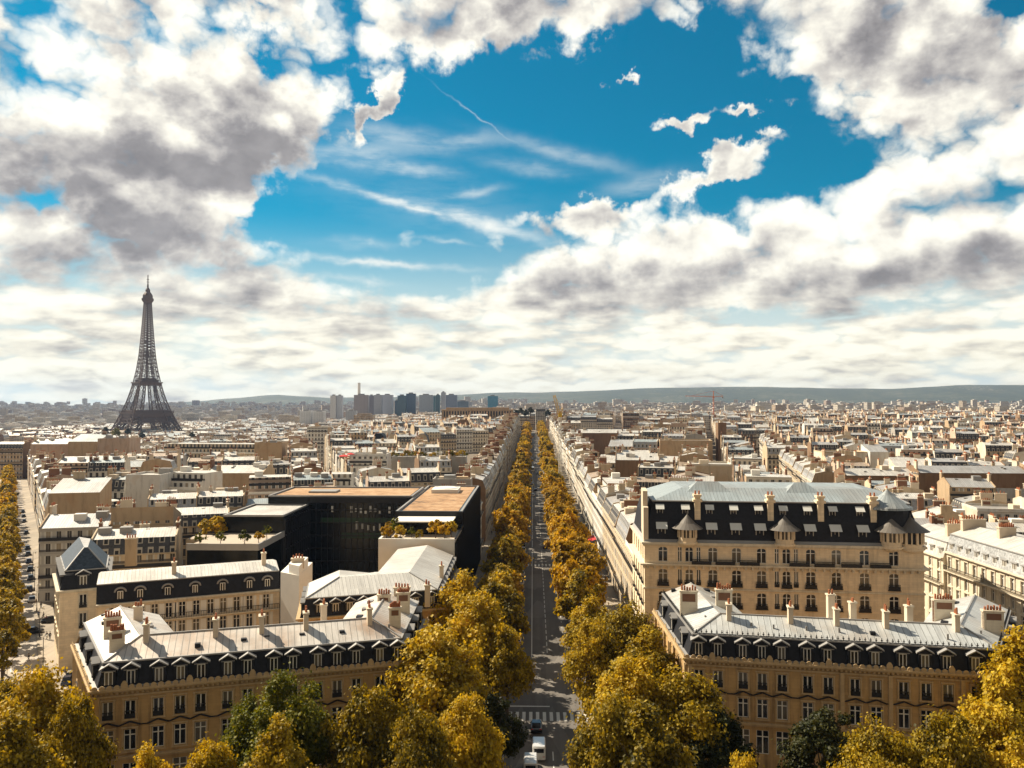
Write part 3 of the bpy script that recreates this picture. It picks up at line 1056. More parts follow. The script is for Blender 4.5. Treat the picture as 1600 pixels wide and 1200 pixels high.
    for k, (a, b) in enumerate(zip(offset(poly, -3.4), offset(poly, -3.4)[1:])):     # small roof lights and vents on the front slope
        L = math.hypot(b[0]-a[0], b[1]-a[1])
        for i in range(int(L/4.4)):
            x, y, an = frame_at(a, b, 1.5+i*4.4+rq.uniform(-1, 1), rq.uniform(-0.7, 0.7))
            M = Matrix.Translation((x, y, zm+0.13+2.15/4.75*1.74)) @ Matrix.Rotation(an, 4, 'Z')
            k2 = rq.random()
            if k2 < 0.4:
                rf.box(-0.35, 0.35, -0.3, 0.35, -0.6, 0.22, 0, M=M)
            elif k2 < 0.8:
                rf.box(-0.12, 0.12, -0.12, 0.12, -0.6, 0.5, 2, M=M)
    roof = rf.build('roof', ['slate', zinc_mat, 'lead'], root)
    for k, (a, b) in enumerate(segs):
        for c in allcols[k]:
            add_dormer(root, a, b, c, zc+0.08, 'gable')
    if crest:
        cs = MB()
        pl = offset(poly, -1.25)
        for a, b in zip(pl, pl[1:]):
            L = math.hypot(b[0]-a[0], b[1]-a[1])
            n = int(L/0.7)
            for i in range(n):
                x, y, an = frame_at(a, b, (i+0.5)*L/n)
                cs.bar((x, y, zm+0.1), (x, y, zm+0.75), 0.09)
                cs.bar((x-0.14*math.cos(an), y-0.14*math.sin(an), zm+0.45), (x+0.14*math.cos(an), y+0.14*math.sin(an), zm+0.45), 0.1)
            cs.bar((*a, zm+0.2), (*b, zm+0.2), 0.08)
        cs.build('cresting', 'iron', root)
    a, b = offset(poly, -5.0)[1], offset(poly, -5.0)[2]
    L0 = math.hypot(b[0]-a[0], b[1]-a[1])
    for u in stacks:
        s = s_on(a, b, u, 990)
        if not 0.5 < s < L0-0.5:
            continue
        x, y, an = frame_at(a, b, s)
        chimney(roof, x, y, zr-0.4, 0.65, 1.35, 2.0, an, 2, 'plaster')
    for (u, v, w, h, an, np_) in big:
        p = G(u, v, zr)
        chimney(roof, p.x, p.y, zr, w*0.88, 0.9, h*0.88, an, np_, 'brick' if np_ > 5 else 'plaster', sunk=2.5)
    return root


A = G(147, 1078, 15.5); B = G(638, 1033, 15.5); A2 = G(118, 1006, 15.5)
HL = [(A2.x, A2.y), (A.x, A.y), (B.x, B.y), (B.x-0.6, B.y+22.0)]
mansion('ochre stone mansion with slate mansard, lower left beside the tree-lined avenue', HL,
        [169, 204, 248, 282, 314, 356, 387, 428, 458, 497, 527, 557, 594, 622], 'zinc_near', False, [229, 337, 409, 478, 577],
        [(176, 981, 2.5, 1.5, 0.45, 6), (183, 1000, 2.1, 1.2, 0.45, 6), (216, 964, 1.3, 1.6, 0.3, 3), (630, 942, 2.3, 1.7, 0.2, 6), (617, 964, 1.9, 1.4, 0.2, 6), (506, 956, 1.0, 1.1, 0.3, 3)],
        'pair of stone mansions facing the square')
A2 = G(1025, 954, 15.5); A = G(1073, 1026, 15.5); B = G(1576, 1055, 15.5); B2 = G(1592, 985, 15.5)
HR = [(A2.x, A2.y), (A.x, A.y), (B.x, B.y), (B2.x, B2.y)]
mansion('ochre stone mansion with iron roof cresting, lower right below the big hotel', HR,
        [1092, 1122, 1161, 1191, 1222, 1262, 1294, 1336, 1369, 1412, 1447, 1481, 1526], 'zinc_near_blue', True, [1139, 1235, 1307, 1384, 1494],
        [(1076, 944, 3.0, 2.2, -0.1, 6), (1131, 942, 2.8, 2.2, -0.1, 6), (1474, 955, 3.2, 1.8, -0.15, 7), (1551, 972, 3.0, 1.7, -0.15, 6), (1298, 954, 1.2, 2.6, 0, 2), (1332, 960, 1.0, 1.9, 0, 2), (1420, 968, 1.0, 2.1, 0, 2)],
        'pair of stone mansions facing the square')


# ---- the big hotel
def big_hotel():
    root = empty('grand_hotel', 'large cream stone hotel with tall black mansard and conical turret roofs', 'building')
    zc, zm = 25.0, 32.6
    a = Dp(1007, 843, 155); b = Dp(1443, 858, 149.5)
    P0, P1 = (a.x, a.y), (b.x, b.y)
    L = math.hypot(P1[0]-P0[0], P1[1]-P0[1])
    tx, ty = (P1[0]-P0[0])/L, (P1[1]-P0[1])/L
    back0 = (P0[0]+0.3, P0[1]+21)
    back1 = (P1[0]+4.0, P1[1]+20)
    poly = [back0, P0, P1, back1]
    wl = MB()
    cols = [s_on(P0, P1, u, 900) for u in (1036, 1077, 1114, 1151, 1190, 1229, 1267, 1307, 1351, 1397)]
    cols = [c for c in cols if c < L-1.5]
    floors = [(21.3, 24.1), (16.9, 19.9), (12.8, 15.7), (8.7, 11.6), (4.2, 7.4)]
    trip = (cols[1], cols[5])
    rows = []
    for lo, hi in reversed(floors):
        ops = []
        for c in cols:
            if c in trip:
                ops += [(c-1.75, 0.8), (c, 1.5), (c+1.75, 0.8)]
            else:
                ops.append((c, 1.75))
        rows.append((lo, hi, ops))
    wall_open(wl, P0, P1, 0, zc, rows, 0)
    sc0 = [3.2, 7.2, 11.2, 15.2, 18.6]
    srows = [(lo, hi, [(c, 1.5) for c in sc0]) for lo, hi in reversed(floors)]
    wall_open(wl, back0, P0, 0, zc, srows, 0)
    wall_open(wl, P1, back1, 0, zc, [(lo, hi, [(c, 1.5) for c in sc0 if c < 18]) for lo, hi in reversed(floors)], 0)
    wl.face([(*back1, 0), (*back0, 0), (*back0, zc), (*back1, zc)], 0)
    for z in (20.7, 16.4, 8.0):
        ledge(wl, poly, 0, 0.25, z-0.3, z, 1)
    ledge(wl, poly, 0, 0.9, 20.72, 21.0, 1)
    for i in range(int(L/1.3)):
        x, y, an = frame_at(P0, P1, 0.6+1.3*i, 0.3)
        wl.bar((x, y, 20.05), (x, y, 20.7), 0.4, 1)
    ledge(wl, poly, 0, 0.25, 24.35, 24.6, 1)
    ledge(wl, poly, 0, 0.55, 24.6, 25.0, 1)
    # shallow bow of the corner bay
    wl.build('wall', ['stone_cream', 'stone_pale'], root)
    for (lo, hi), kind in zip(floors[:4], ('arch', 'arch_rail', 'arch_rail', 'arch_rail')):
        for c in cols:
            if c in trip:
                add_window(root, P0, P1, c, lo, 1.5, hi-lo, kind)
                for d in (-1.75, 1.75):
                    add_window(root, P0, P1, c+d, lo, 0.8, hi-lo, 'rail' if kind != 'arch' else 'cross')
            else:
                add_window(root, P0, P1, c, lo, 1.75, hi-lo, kind)
        for c in sc0:
            add_window(root, back0, P0, c, lo, 1.5, hi-lo, kind)
    # long balcony of the top storey
    for k in range(len(cols)-1):
        bl = MB()
        s0, s1 = (cols[k]+cols[k+1])/2-1.8, (cols[k]+cols[k+1])/2+1.8
        if k in (0, 4):
            continue
        x0, y0, an = frame_at(P0, P1, s0, 0.8)
        x1, y1, _ = frame_at(P0, P1, s1, 0.8)
        bl.bar((x0, y0, 21.95), (x1, y1, 21.95), 0.09)
        n = 16
        for i in range(n+1):
            x, y = x0+(x1-x0)*i/n, y0+(y1-y0)*i/n
            bl.bar((x, y, 21.0), (x, y, 21.95), 0.07)
        bl.bar((x0, y0, 21.35), (x1, y1, 21.35), 0.5, 0)
        bl.build('balcony_railing', 'iron', root)
    rf = MB()
    strip(rf, poly, -0.1, zc+0.02, 0.3, zc+0.5, 2)
    strip(rf, poly, 0.3, zc+0.5, 1.0, 29.2, 0)
    strip(rf, poly, 1.0, 29.2, 2.1, zm, 0)
    ledge(rf, offset(poly, -2.1), -0.2, 0.35, zm-0.1, zm+0.12, 2)
    strip(rf, poly, 2.1, zm+0.12, 8.5, 34.6, 1)
    inn = offset(poly, -8.5)
    rf.face([(*p, 34.6) for p in inn], 1)
    # two raised lanterns of glazed zinc
    for s, w in ((13.0, 10.0), (31.0, 8.0)):
        x, y, an = frame_at(P0, P1, s, -9.0)
        M = Matrix.Translation((x, y, 33.4)) @ Matrix.Rotation(an, 4, 'Z')
        lo = [(-w/2, -3.5, 0), (w/2, -3.5, 0), (w/2, 3.5, 0), (-w/2, 3.5, 0)]
        hi = [(-w/2+3, 0, 2.4), (w/2-3, 0, 2.4)]
        for f in ((lo[0], lo[1], hi[1], hi[0]), (lo[1], lo[2], hi[1]), (lo[2], lo[3], hi[0], hi[1]), (lo[3], lo[0], hi[0])):
            rf.face([M @ Vector(p) for p in f], 1)
    roof = rf.build('roof', ['slate', 'zinc_bluish', 'lead'], root)
    # party wall stack at the left gable
    gm = MB()
    for i, (s_in) in enumerate((0.0,)):
        pr = [(0.25, 0, zc), (0.25, 0.5, 29.2), (0.25, 1.6, zm+0.9), (0.25, 7, 35.3), (0.25, 7, zc), (0.25, 0, zc)]
    gm.prism([(-0.15, 0.2), (0.75, 0.2), (0.75, 2.6), (-0.15, 2.6)], zc, 31.5)
    gm.prism([(-0.15, 2.6), (0.75, 2.6), (0.75, 9.0), (-0.15, 9.0)], zc, 34.4)
    gm.build('gable_wall', 'plaster', root, (P0[0], P0[1], 0), math.atan2(ty, tx))
    # roof windows with pale blinds, two rows
    bm_, fm_ = MB(), MB()
    bm_.face([(-0.85, -0.95, 1.35), (0.85, -0.95, 1.35), (0.85, 0.1, 2.25), (-0.85, 0.1, 2.25)], 0)
    bm_.face([(-0.85, 0.1, 2.22), (0.85, 0.1, 2.22), (0.85, -0.95, 1.32), (-0.85, -0.95, 1.32)], 0)
    bme = bm_.mesh('awning', ['awning'])
    fm_.box(-0.6, -0.48, -0.1, 0.5, 0, 1.75, 0)
    fm_.box(0.48, 0.6, -0.1, 0.5, 0, 1.75, 0)
    fm_.box(-0.05, 0.05, -0.05, 0.5, 0, 1.7, 0)
    fm_.box(-0.6, 0.6, -0.1, 0.5, 1.75, 1.87, 0, bottom=True)
    fm_.face([(-0.48, 0.02, 0), (0.48, 0.02, 0), (0.48, 0.02, 1.75), (-0.48, 0.02, 1.75)], 1)
    fme = fm_.mesh('roof_window', ['stone_grey', 'window_glass'])
    lower = [1034, 1112, 1150, 1188, 1266, 1306, 1349]
    upper = [1032, 1072, 1110, 1148, 1187, 1226, 1264, 1304, 1347]
    for us, z, ins, k in ((lower, 25.9, -0.62, 1.25), (upper, 29.9, -1.45, 0.95)):
        for u in us:
            x, y, an = frame_at(P0, P1, s_on(P0, P1, u, 820), ins)
            o = link('roof_window', fme, root, (x, y, z), an)
            o.scale = (k, k, k)
            q = link('awning', bme, o)
    # turret bays with conical hats
    def turret(s, r, zb, zt, out, n=14):
        x, y, an = frame_at(P0, P1, s, out)
        t = MB()
        t.lathe([(0.2, zb-1.2), (r*0.8, zb-0.7), (r, zb-0.3), (r, zb), (r-0.2, zb), (r-0.2, zb+0.9)], n, 0)
        for i in range(n):
            aa = 2*math.pi*i/n
            t.bar(((r-0.25)*math.cos(aa), (r-0.25)*math.sin(aa), zb+0.8), ((r-0.25)*math.cos(aa), (r-0.25)*math.sin(aa), zt), 0.42 if i % 2 else 0.2, 0)
        t.lathe([(r-0.5, zb+0.8), (r-0.5, zt)], n, 1)
        t.lathe([(r-0.2, zt-0.3), (r, zt)], n, 0)
        b = t.build('turret', ['stone_cream', 'window_glass'], root, (x, y, 0), an)
        h = MB()
        h.lathe([(r-0.3, zt-0.02), (r+1.0, zt-0.25), (r*0.78, zt+0.75), (r*0.36, zt+1.6), (0.10, zt+2.3), (0.06, zt+3.0), (0.0, zt+3.0)], 20, 0)
        h.build('turret_roof', ['lead_dark'], b)
    turret(s_on(P0, P1, 1074, 830), 1.9, 25.2, 28.0, 0.05)
    turret(s_on(P0, P1, 1226, 830), 1.9, 25.2, 28.0, 0.05)
    turret(s_on(P0, P1, 1393, 830), 2.0, 25.0, 28.0, -0.2)
    turret(s_on(P0, P1, 1426, 830), 2.4, 24.6, 28.0, -1.2)
    # corner dome behind them
    x, y, an = frame_at(P0, P1, s_on(P0, P1, 1397, 800), -3.6)
    d = MB()
    d.lathe([(4.2, 26), (3.7, 31.4), (4.3, 31.5), (4.1, 31.9), (2.6, 32.9), (1.0, 34.0), (0.45, 34.6), (0, 34.9)], 16, 0)
    d.build('corner_dome', ['slate'], root, (x, y, 0))
    d = MB()
    d.lathe([(4.45, 31.6), (4.3, 32.0), (2.7, 33.05), (1.1, 34.15), (0.0, 35.2)], 16, 0)
    d.build('dome_cap', ['zinc_bluish'], root, (x, y, 0))
    # tall stacks standing on the mansard face
    for u in (1091, 1206, 1285, 1368):
        x, y, an = frame_at(P0, P1, s_on(P0, P1, u, 800), -1.5)
        m = MB()
        m.box(-0.55, 0.55, -0.5, 0.9, 27.8, 33.6, 0, bottom=True)
        m.box(-0.85, 0.85, -0.8, 1.2, 32.6, 33.1, 0, bottom=True)
        m.box(-0.75, 0.75, -0.7, 1.1, 33.6, 34.0, 0, bottom=True)
        for i in (-0.35, 0.35):
            m.lathe([(0.2, 34.0), (0.15, 34.7), (0, 34.7)], 6, 1, (i, 0.2, 0))
        m.build('chimney', ['stone_cream', 'terracotta'], roof, (x, y, 0), an)
    return P0, P1


HP0, HP1 = big_hotel()


# ---- black glass office block round a court
def office():
    root = empty('black_office_block', 'black glass office block round a dark court with orange planted roofs', 'building')
    w, f, rf, pr = MB(), MB(), MB(), MB()
    Z = 25.0
    def vol(x0, x1, y0, y1, z1, roofmi, inset=1.2):
        w.box(x0, x1, y0, y1, -2, z1, 0)
        rf.box(x0+inset, x1-inset, y0+inset, y1-inset, z1, z1+0.12, roofmi)
        for (a, b, c, d) in ((x0, x1, y0, y0+0.5), (x0, x1, y1-0.5, y1), (x0, x0+0.5, y0+0.5, y1-0.5), (x1-0.5, x1, y0+0.5, y1-0.5)):
            pr.box(a, b, c, d, z1, z1+0.45, 0)
    vol(-34.0, -17.5, 200.0, 262.0, Z-0.6, 0)
    vol(-75.0, -34.0, 228.0, 252.0, Z, 0)
    vol(-79.0, -63.5, 205.0, 228.0, 22.6, 1)
    w.box(-80.0, -63.5, 186.0, 205.0, -2, 18.4, 0)
    pr.box(-80.0, -63.2, 185.6, 186.0, 17.6, 19.1, 0)
    pr.box(-63.5, -63.1, 186.0, 205.0, 17.6, 19.1, 0)
    rf.box(-79.9, -63.6, 186.1, 204.9, 18.4, 18.5, 2)
    w.box(-63.5, -34, 178, 228, -2, 2.0, 0)
    w.box(-34.0, -17.5, 181.0, 200.0, -2, 20.2, 0)
    pr.box(-34.5, -17.5, 180.4, 180.9, 12, 21.3, 1)
    pr.box(-34.5, -34.0, 180.9, 198.0, 12, 21.3, 1)
    rf.box(-33.9, -17.6, 181.0, 199.9, 20.2, 20.3, 2)
    w.box(-32.5, -19.5, 193.0, 199.9, 20.3, 23.4, 0)
    pr.box(-33.0, -19.0, 190.5, 199.8, 23.4, 23.7, 1)
    # mullions and floor bands on the faces
    for x0, x1, y, sgn in ((-63.0, -34.5, 228.0, -1), (-34.0, -17.5, 200.0, -1)):
        n = int((x1-x0)/1.6)
        for i in range(n+1):
            x = x0+(x1-x0)*i/n
            f.box(x-0.06, x+0.06, y-0.28, y-0.02, 2, Z-1.6)
        for k in range(6):
            f.box(x0, x1, y-0.14, y-0.01, 3.2+k*3.6, 3.55+k*3.6)
        f.box(x0, x1, y-0.5, y-0.01, Z-1.6, Z-0.1, bottom=True)
    for x, sg, y0, y1 in ((-34.0, -1, 200, 227.6), (-17.5, 1, 181, 262), (-63.5, 1, 205.2, 227.8)):
        n = int((y1-y0)/1.9)
        for i in range(n+1):
            y = y0+(y1-y0)*i/n
            a, b = (x-0.3, x-0.02) if sg < 0 else (x+0.02, x+0.55)
            f.box(a, b, y-0.07, y+0.07, 1, (22.4 if x < -60 else Z if y > 200 else 20)-0.3)
        for k in range(6):
            a, b = (x-0.14, x-0.01) if sg < 0 else (x+0.01, x+0.3)
            f.box(a, b, y0, y1, 3.2+k*3.6, 3.5+k*3.6)
    w.build('glass_wall', ['black_glass'], root)
    f.build('mullions', ['dark_metal'], root)
    pr.build('parapet', ['lead', 'white_wall'], root)
    roof = rf.build('planted_roof', ['sedum', 'zinc_pale', 'terrace'], root)
    # lift housing and roof hatch on the planted roof
    h = MB()
    h.box(-4, 4, -4.5, 4.5, 0, 1.1)
    h.lathe([(4.0, 1.1), (3.6, 1.35), (0, 1.5)], 12)
    h.build('roof_light', ['white_paint'], roof, (-26.5, 247, Z-0.48))
    h = MB()
    h.box(-4, 4, -3, 3, 0, 0.5)
    h.build('roof_hatch', ['lead'], roof, (-62, 240, Z+0.12))
    # lit and blind-drawn windows of the court
    rnd = random.Random(5)
    bl = MB()
    bl.face([(0, 0, 0), (0.62, 0, 0), (0.62, 0, 2.1), (0, 0, 2.1)])
    bme = bl.mesh('window_blind', ['white_wall'])
    for i in range(16):
        if rnd.random() < 0.72:
            o = link('window_blind', bme, root, (-57.0+1.35*i, 227.97, Z-1.75-2.9+rnd.uniform(0, 0.6)))
            o.scale = (1, 1, rnd.uniform(0.4, 0.9))
    for i in range(7):
        o = link('window_blind', bme, root, (-50.0+1.64*i, 227.97, Z-9.5+rnd.uniform(0, 0.6)))
        o.scale = (1, 1, rnd.uniform(0.6, 1.1))
    gp = MB()
    for (x0, x1, z) in ((-60, -38, 17.6), (-54, -36, 13.4)):
        gp.face([(x0, 227.975, z), (x1, 227.975, z), (x1, 227.975, z+1.6), (x0, 227.975, z+1.6)])
    gp.build('green_panel', ['green_panel'], root)


plain('green_panel', (0.012, 0.05, 0.022), 0.3)
office()
# ------------------------------------------------------------------ houses of the city
HM = ['front_'+k for k in WALLC]+['party_'+k for k in WALLC]+['zinc_'+k for k in ZINCC]+['slate_far', 'zinc_mansard_far', 'slate', 'terracotta', 'brick', 'plaster', 'gravel', 'white_wall', 'lead', 'iron', 'terrace', 'window_glass', 'white_paint']
HX = {k: i for i, k in enumerate(HM)}


class TB(MB):
    """Builder that moves what it is given by a matrix."""
    def __init__(s, M=None):
        super().__init__()
        s.M = M

    def face(s, pts, mi=0):
        if s.M is not None:
            pts = [s.M @ Vector(p) for p in pts]
        super().face(pts, mi)

    def build_used(s, name, parent=None, loc=None, rz=0.0):
        used = sorted(set(s.mi))
        mp = {k: i for i, k in enumerate(used)}
        s.mi = [mp[k] for k in s.mi]
        return s.build(name, [HM[k] for k in used], parent, loc, rz)


def house_spec(rnd, w, d, hc, style=None, wallc=None, zc=None):
    style = style or rnd.choices(['mansard', 'zinc', 'flat', 'terraced', 'shed'], [0.50, 0.22, 0.13, 0.08, 0.07])[0]
    return dict(w=w, d=d, hc=hc, style=style, wall=wallc or rnd.choices(list(WALLC), [0.30, 0.26, 0.15, 0.12, 0.05, 0.08, 0.04])[0],
                party=rnd.choices(list(WALLC), [0.25, 0.20, 0.23, 0.09, 0.12, 0.08, 0.03])[0],
                zinc=zc or rnd.choices(list(ZINCC), [0.46, 0.26, 0.16, 0.12])[0], dark=rnd.random() < 0.68, mh=rnd.uniform(2.8, 4.6), seed=rnd.randrange(1 << 30), sides=rnd.random())


def emit_house(sp, wl, rf, ch, near=False):
    """Writes walls into wl, roof into rf, chimneys through ch(list of stacks). Local frame: front at -y, base at z 0."""
    r = random.Random(sp['seed'])
    w, d, hc, st = sp['w'], sp['d'], sp['hc'], sp['style']
    FW, PW_ = HX['front_'+sp['wall']], HX['party_'+sp['party']]
    Z = HX['zinc_'+sp['zinc']]
    x0, x1, y0, y1 = -w/2, w/2, -d/2, d/2
    side = FW if sp['sides'] > 0.82 else PW_
    front = FW if not sp.get('blank') else PW_
    for a, b, mi in (((x0, y0), (x1, y0), front), ((x1, y0), (x1, y1), side), ((x1, y1), (x0, y1), FW), ((x0, y1), (x0, y0), side)):
        wl.face([(*a, -12), (*b, -12), (*b, hc), (*a, hc)], mi)
    if st != 'shed' and not sp.get('blank'):
        for yy, s in ((y0, -1), (y1, 1)):
            wl.box(x0+0.02, x1-0.02, min(yy, yy+s*0.4), max(yy, yy+s*0.4), hc-0.35, hc, HX['party_'+sp['wall']], bottom=True)
            if near:
                for k in (3.3, 12.9):
                    if hc-k > 4:
                        wl.box(x0+0.02, x1-0.02, min(yy, yy+s*0.7), max(yy, yy+s*0.7), hc-k-0.2, hc-k, HX['party_'+sp['wall']], bottom=True)
                        wl.box(x0+0.1, x1-0.1, min(yy+s*0.6, yy+s*0.68), max(yy+s*0.6, yy+s*0.68), hc-k, hc-k+0.85, HX['iron'])
    stacks = []
    if st in ('mansard', 'zinc'):
        if st == 'mansard':
            mh, ins = sp['mh'], 0.9+0.1*sp['mh']
            prof = [(y0, hc), (y0+ins, hc+mh), (0, hc+mh+0.14*d/2+0.3), (y1-ins, hc+mh), (y1, hc)]
            mm = HX['slate_far'] if sp['dark'] else HX['zinc_mansard_far']
            mis = [mm, Z, Z, mm]
        else:
            prof = [(y0-0.2, hc), (0, hc+0.26*d/2+0.6), (y1+0.2, hc)]
            mis = [Z, Z]
        for (ya, za), (yb, zb), mi in zip(prof, prof[1:], mis):
            rf.face([(x0, ya, za), (x1, ya, za), (x1, yb, zb), (x0, yb, zb)], mi)
        top = max(p[1] for p in prof)
        for x, sgn in ((x0, -1), (x1, 1)):
            pts = [(x, y, z) for y, z in prof]
            wl.face(pts if sgn < 0 else pts[::-1], PW_)
            # party wall standing a little above the roof, and its chimney slab
            pa = [(y, z+0.35) for y, z in prof]
            xi = x-sgn*0.35
            for (ya, za), (yb, zb) in zip(pa, pa[1:]):
                wl.face([(min(x, xi), ya, za), (max(x, xi), ya, za), (max(x, xi), yb, zb), (min(x, xi), yb, zb)], PW_)
                wl.face([(xi, ya, za-0.4), (xi, yb, zb-0.4), (xi, yb, zb), (xi, ya, za)][::sgn], PW_)
                wl.face([(x, ya, za-0.4), (x, yb, zb-0.4), (x, yb, zb), (x, ya, za)][::-sgn], PW_)
            for k in range(r.choice((1, 1, 2))):
                stacks.append((x-sgn*0.35, r.uniform(-0.3, 0.3)*d, top-0.6, 0.65, r.uniform(1.6, 4.2), r.uniform(1.6, 3.2), r.randint(3, 7)))
        if st == 'zinc' or r.random() < 0.75:
            for k in range(r.randint(2, 5)):     # skylights and little roof huts
                xx, yy = r.uniform(x0+2, x1-2), r.uniform(-0.28, 0.05)*d
                zz = top-0.14*abs(yy)-0.25 if st == 'mansard' else top-0.28*abs(yy)-0.1
                if r.random() < 0.6:
                    rf.box(xx-0.5, xx+0.5, yy-0.6, yy+0.6, zz-0.4, zz+0.2, HX['window_glass'] if r.random() < 0.6 else HX['lead'])
                else:
                    rf.box(xx-1.4, xx+1.4, yy-1.2, yy+1.2, zz-0.6, zz+1.3, HX[r.choice(['white_wall', 'plaster', 'lead'])])
        if near and st == 'mansard' and not sp['dark']:
            pass
    elif st == 'flat':
        rf.box(x0+0.35, x1-0.35, y0+0.35, y1-0.35, hc-0.3, hc+0.05, HX[r.choice(['gravel', 'lead', 'zinc_pale', 'zinc_pale'])])
        for a in ((x0, x1, y0, y0+0.35), (x0, x1, y1-0.35, y1), (x0, x0+0.35, y0+0.35, y1-0.35), (x1-0.35, x1, y0+0.35, y1-0.35)):
            wl.box(*a, hc, hc+0.8, HX['party_'+sp['wall']])
        for k in range(r.randint(1, 3)):
            xx, yy = r.uniform(x0+2.5, x1-2.5), r.uniform(y0+2.5, y1-2.5)
            a, b = r.uniform(1, 2.4), r.uniform(1, 2.2)
            rf.box(xx-a, xx+a, yy-b, yy+b, hc, hc+r.uniform(1.2, 3), HX[r.choice(['white_wall', 'plaster', 'lead', 'party_tan'])])
        stacks.append((r.uniform(x0+1, x1-1), y1-0.8, hc, r.uniform(1.5, 3), 0.7, r.uniform(1.8, 3), r.randint(3, 6)))
    elif st == 'terraced':
        z, a = hc, 0.0
        wl_top = hc
        for k in range(2):
            a2 = a+1.9
            rf.face([(x0, y0+a, z), (x1, y0+a, z), (x1, y0+a2, z), (x0, y0+a2, z)], HX['terrace'])
            wl.box(x0+0.1, x1-0.1, y0+a, y0+a+0.12, z, z+0.95, HX['iron'] if k else HX['white_wall'])
            wl.face([(x0, y0+a2, z), (x1, y0+a2, z), (x1, y0+a2, z+3), (x0, y0+a2, z+3)], FW)
            for x, sg in ((x0, 1), (x1, -1)):
                wl.face([(x, y0+a2, z), (x, y1, z), (x, y1, z+3), (x, y0+a2, z+3)][::-sg], PW_)
            wl.face([(x1, y1, z), (x0, y1, z), (x0, y1, z+3), (x1, y1, z+3)], FW)
            z, a = z+3, a2
        rf.face([(x0, y0+a, z), (x1, y0+a, z), (x1, y1, z), (x0, y1, z)], HX['zinc_pale'])
        rf.box(x0+2, x0+5, 0, 3, z, z+2, HX['white_wall'])
        stacks.append((x1-1, y1-1, z, 0.7, 2.2, 2.0, 4))
    else:
        prof = [(y0, hc), (y1, hc+0.25*d)]
        rf.face([(x0, y0, hc), (x1, y0, hc), (x1, y1, hc+0.25*d), (x0, y1, hc+0.25*d)], Z)
        for x, sg in ((x0, -1), (x1, 1)):
            wl.face([(x, y0, hc), (x, y1, hc), (x, y1, hc+0.25*d)][::sg], PW_)
        wl.face([(x1, y1, hc), (x0, y1, hc), (x0, y1, hc+0.25*d), (x1, y1, hc+0.25*d)], PW_)
        stacks.append((r.uniform(x0+1, x1-1), y1-0.5, hc+0.25*d-0.4, r.uniform(1.5, 3.5), 0.7, r.uniform(1.2, 2.4), r.randint(3, 7)))
    if st in ('mansard', 'zinc') and w > 12:      # free-standing stacks and vents behind the ridge
        for k in range(r.randint(0, 2)):
            stacks.append((r.uniform(x0+2, x1-2), r.uniform(0.0, 0.25)*d, top-0.9, r.uniform(0.7, 2.6), 0.6, r.uniform(1.2, 2.4), r.randint(1, 5)))
    for s in stacks:
        ch(r, s)


def chim_into(mb, r, s):
    x, y, z, w, d, h, n = s
    body = HX[r.choice(['plaster', 'brick', 'plaster', 'party_tan', 'party_cream', 'brick'])]
    mb.box(x-w/2, x+w/2, y-d/2, y+d/2, z-0.8, z+h, body)
    mb.box(x-w/2-0.1, x+w/2+0.1, y-d/2-0.1, y+d/2+0.1, z+h, z+h+0.18, HX['plaster'], bottom=True)
    L = max(w, d)
    for i in range(n):
        k = ((i+0.5)/n-0.5)*L*0.92
        px, py = (x+k, y) if w >= d else (x, y+k)
        p = r.uniform(0.4, 0.9)
        mb.box(px-0.12, px+0.12, py-0.12, py+0.12, z+h+0.18, z+h+0.18+p, HX['terracotta'])


PLACED = []          # (centre, axis, half sizes) of everything that stands


def corners(x, y, w, d, rz):
    c, s = math.cos(rz), math.sin(rz)
    return [(x+c*a-s*b, y+s*a+c*b) for a, b in ((-w/2, -d/2), (w/2, -d/2), (w/2, d/2), (-w/2, d/2))]


GRID = {}


def clash(q, gap=-0.4):
    xs, ys = [p[0] for p in q], [p[1] for p in q]
    seen = set()
    for gx in range(int(min(xs)//40), int(max(xs)//40)+1):
        for gy in range(int(min(ys)//40), int(max(ys)//40)+1):
            for o in GRID.get((gx, gy), ()):
                if o in seen:
                    continue
                seen.add(o)
                sep = False
                for P_, Q_ in ((q, o), (o, q)):
                    for i in range(len(P_)):
                        a, b = P_[i], P_[(i+1) % len(P_)]
                        L = math.hypot(b[0]-a[0], b[1]-a[1])
                        nx, ny = (b[1]-a[1])/L, -(b[0]-a[0])/L
                        m = max(p[0]*nx+p[1]*ny for p in P_)
                        if min(p[0]*nx+p[1]*ny for p in Q_) >= m+gap:
                            sep = True
                            break
                    if sep:
                        break
                if not sep:
                    return True
    return False


def occupy(q):
    q = tuple(q)
    xs, ys = [p[0] for p in q], [p[1] for p in q]
    for gx in range(int(min(xs)//40), int(max(xs)//40)+1):
        for gy in range(int(min(ys)//40), int(max(ys)//40)+1):
            GRID.setdefault((gx, gy), []).append(q)


def pix(x, y, z):
    d = ROT.transposed() @ Vector((x, y, z-CAM_Z))
    return 800+FPX*d.x/d.y, 600-FPX*d.z/d.y, d.y


def make_house(sp, x, y, z, rz, label, group=None, name='town_house'):
    root = empty(name, label, 'building', (x, y, z), rz, group)
    wl, rf = TB(), TB()
    stacks = []
    emit_house(sp, wl, rf, lambda r, s: stacks.append((r.choice(['plaster', 'brick', 'plaster', 'party_tan', 'party_cream', 'brick']), s)), True)
    wl.build_used('wall', root)
    roof = rf.build_used('roof', root)
    for body, (cx, cy, cz, w, d, h, n) in stacks:
        chimney(roof, cx, cy, cz, w, d, h, 0, n, body, sunk=0.9)
    return root


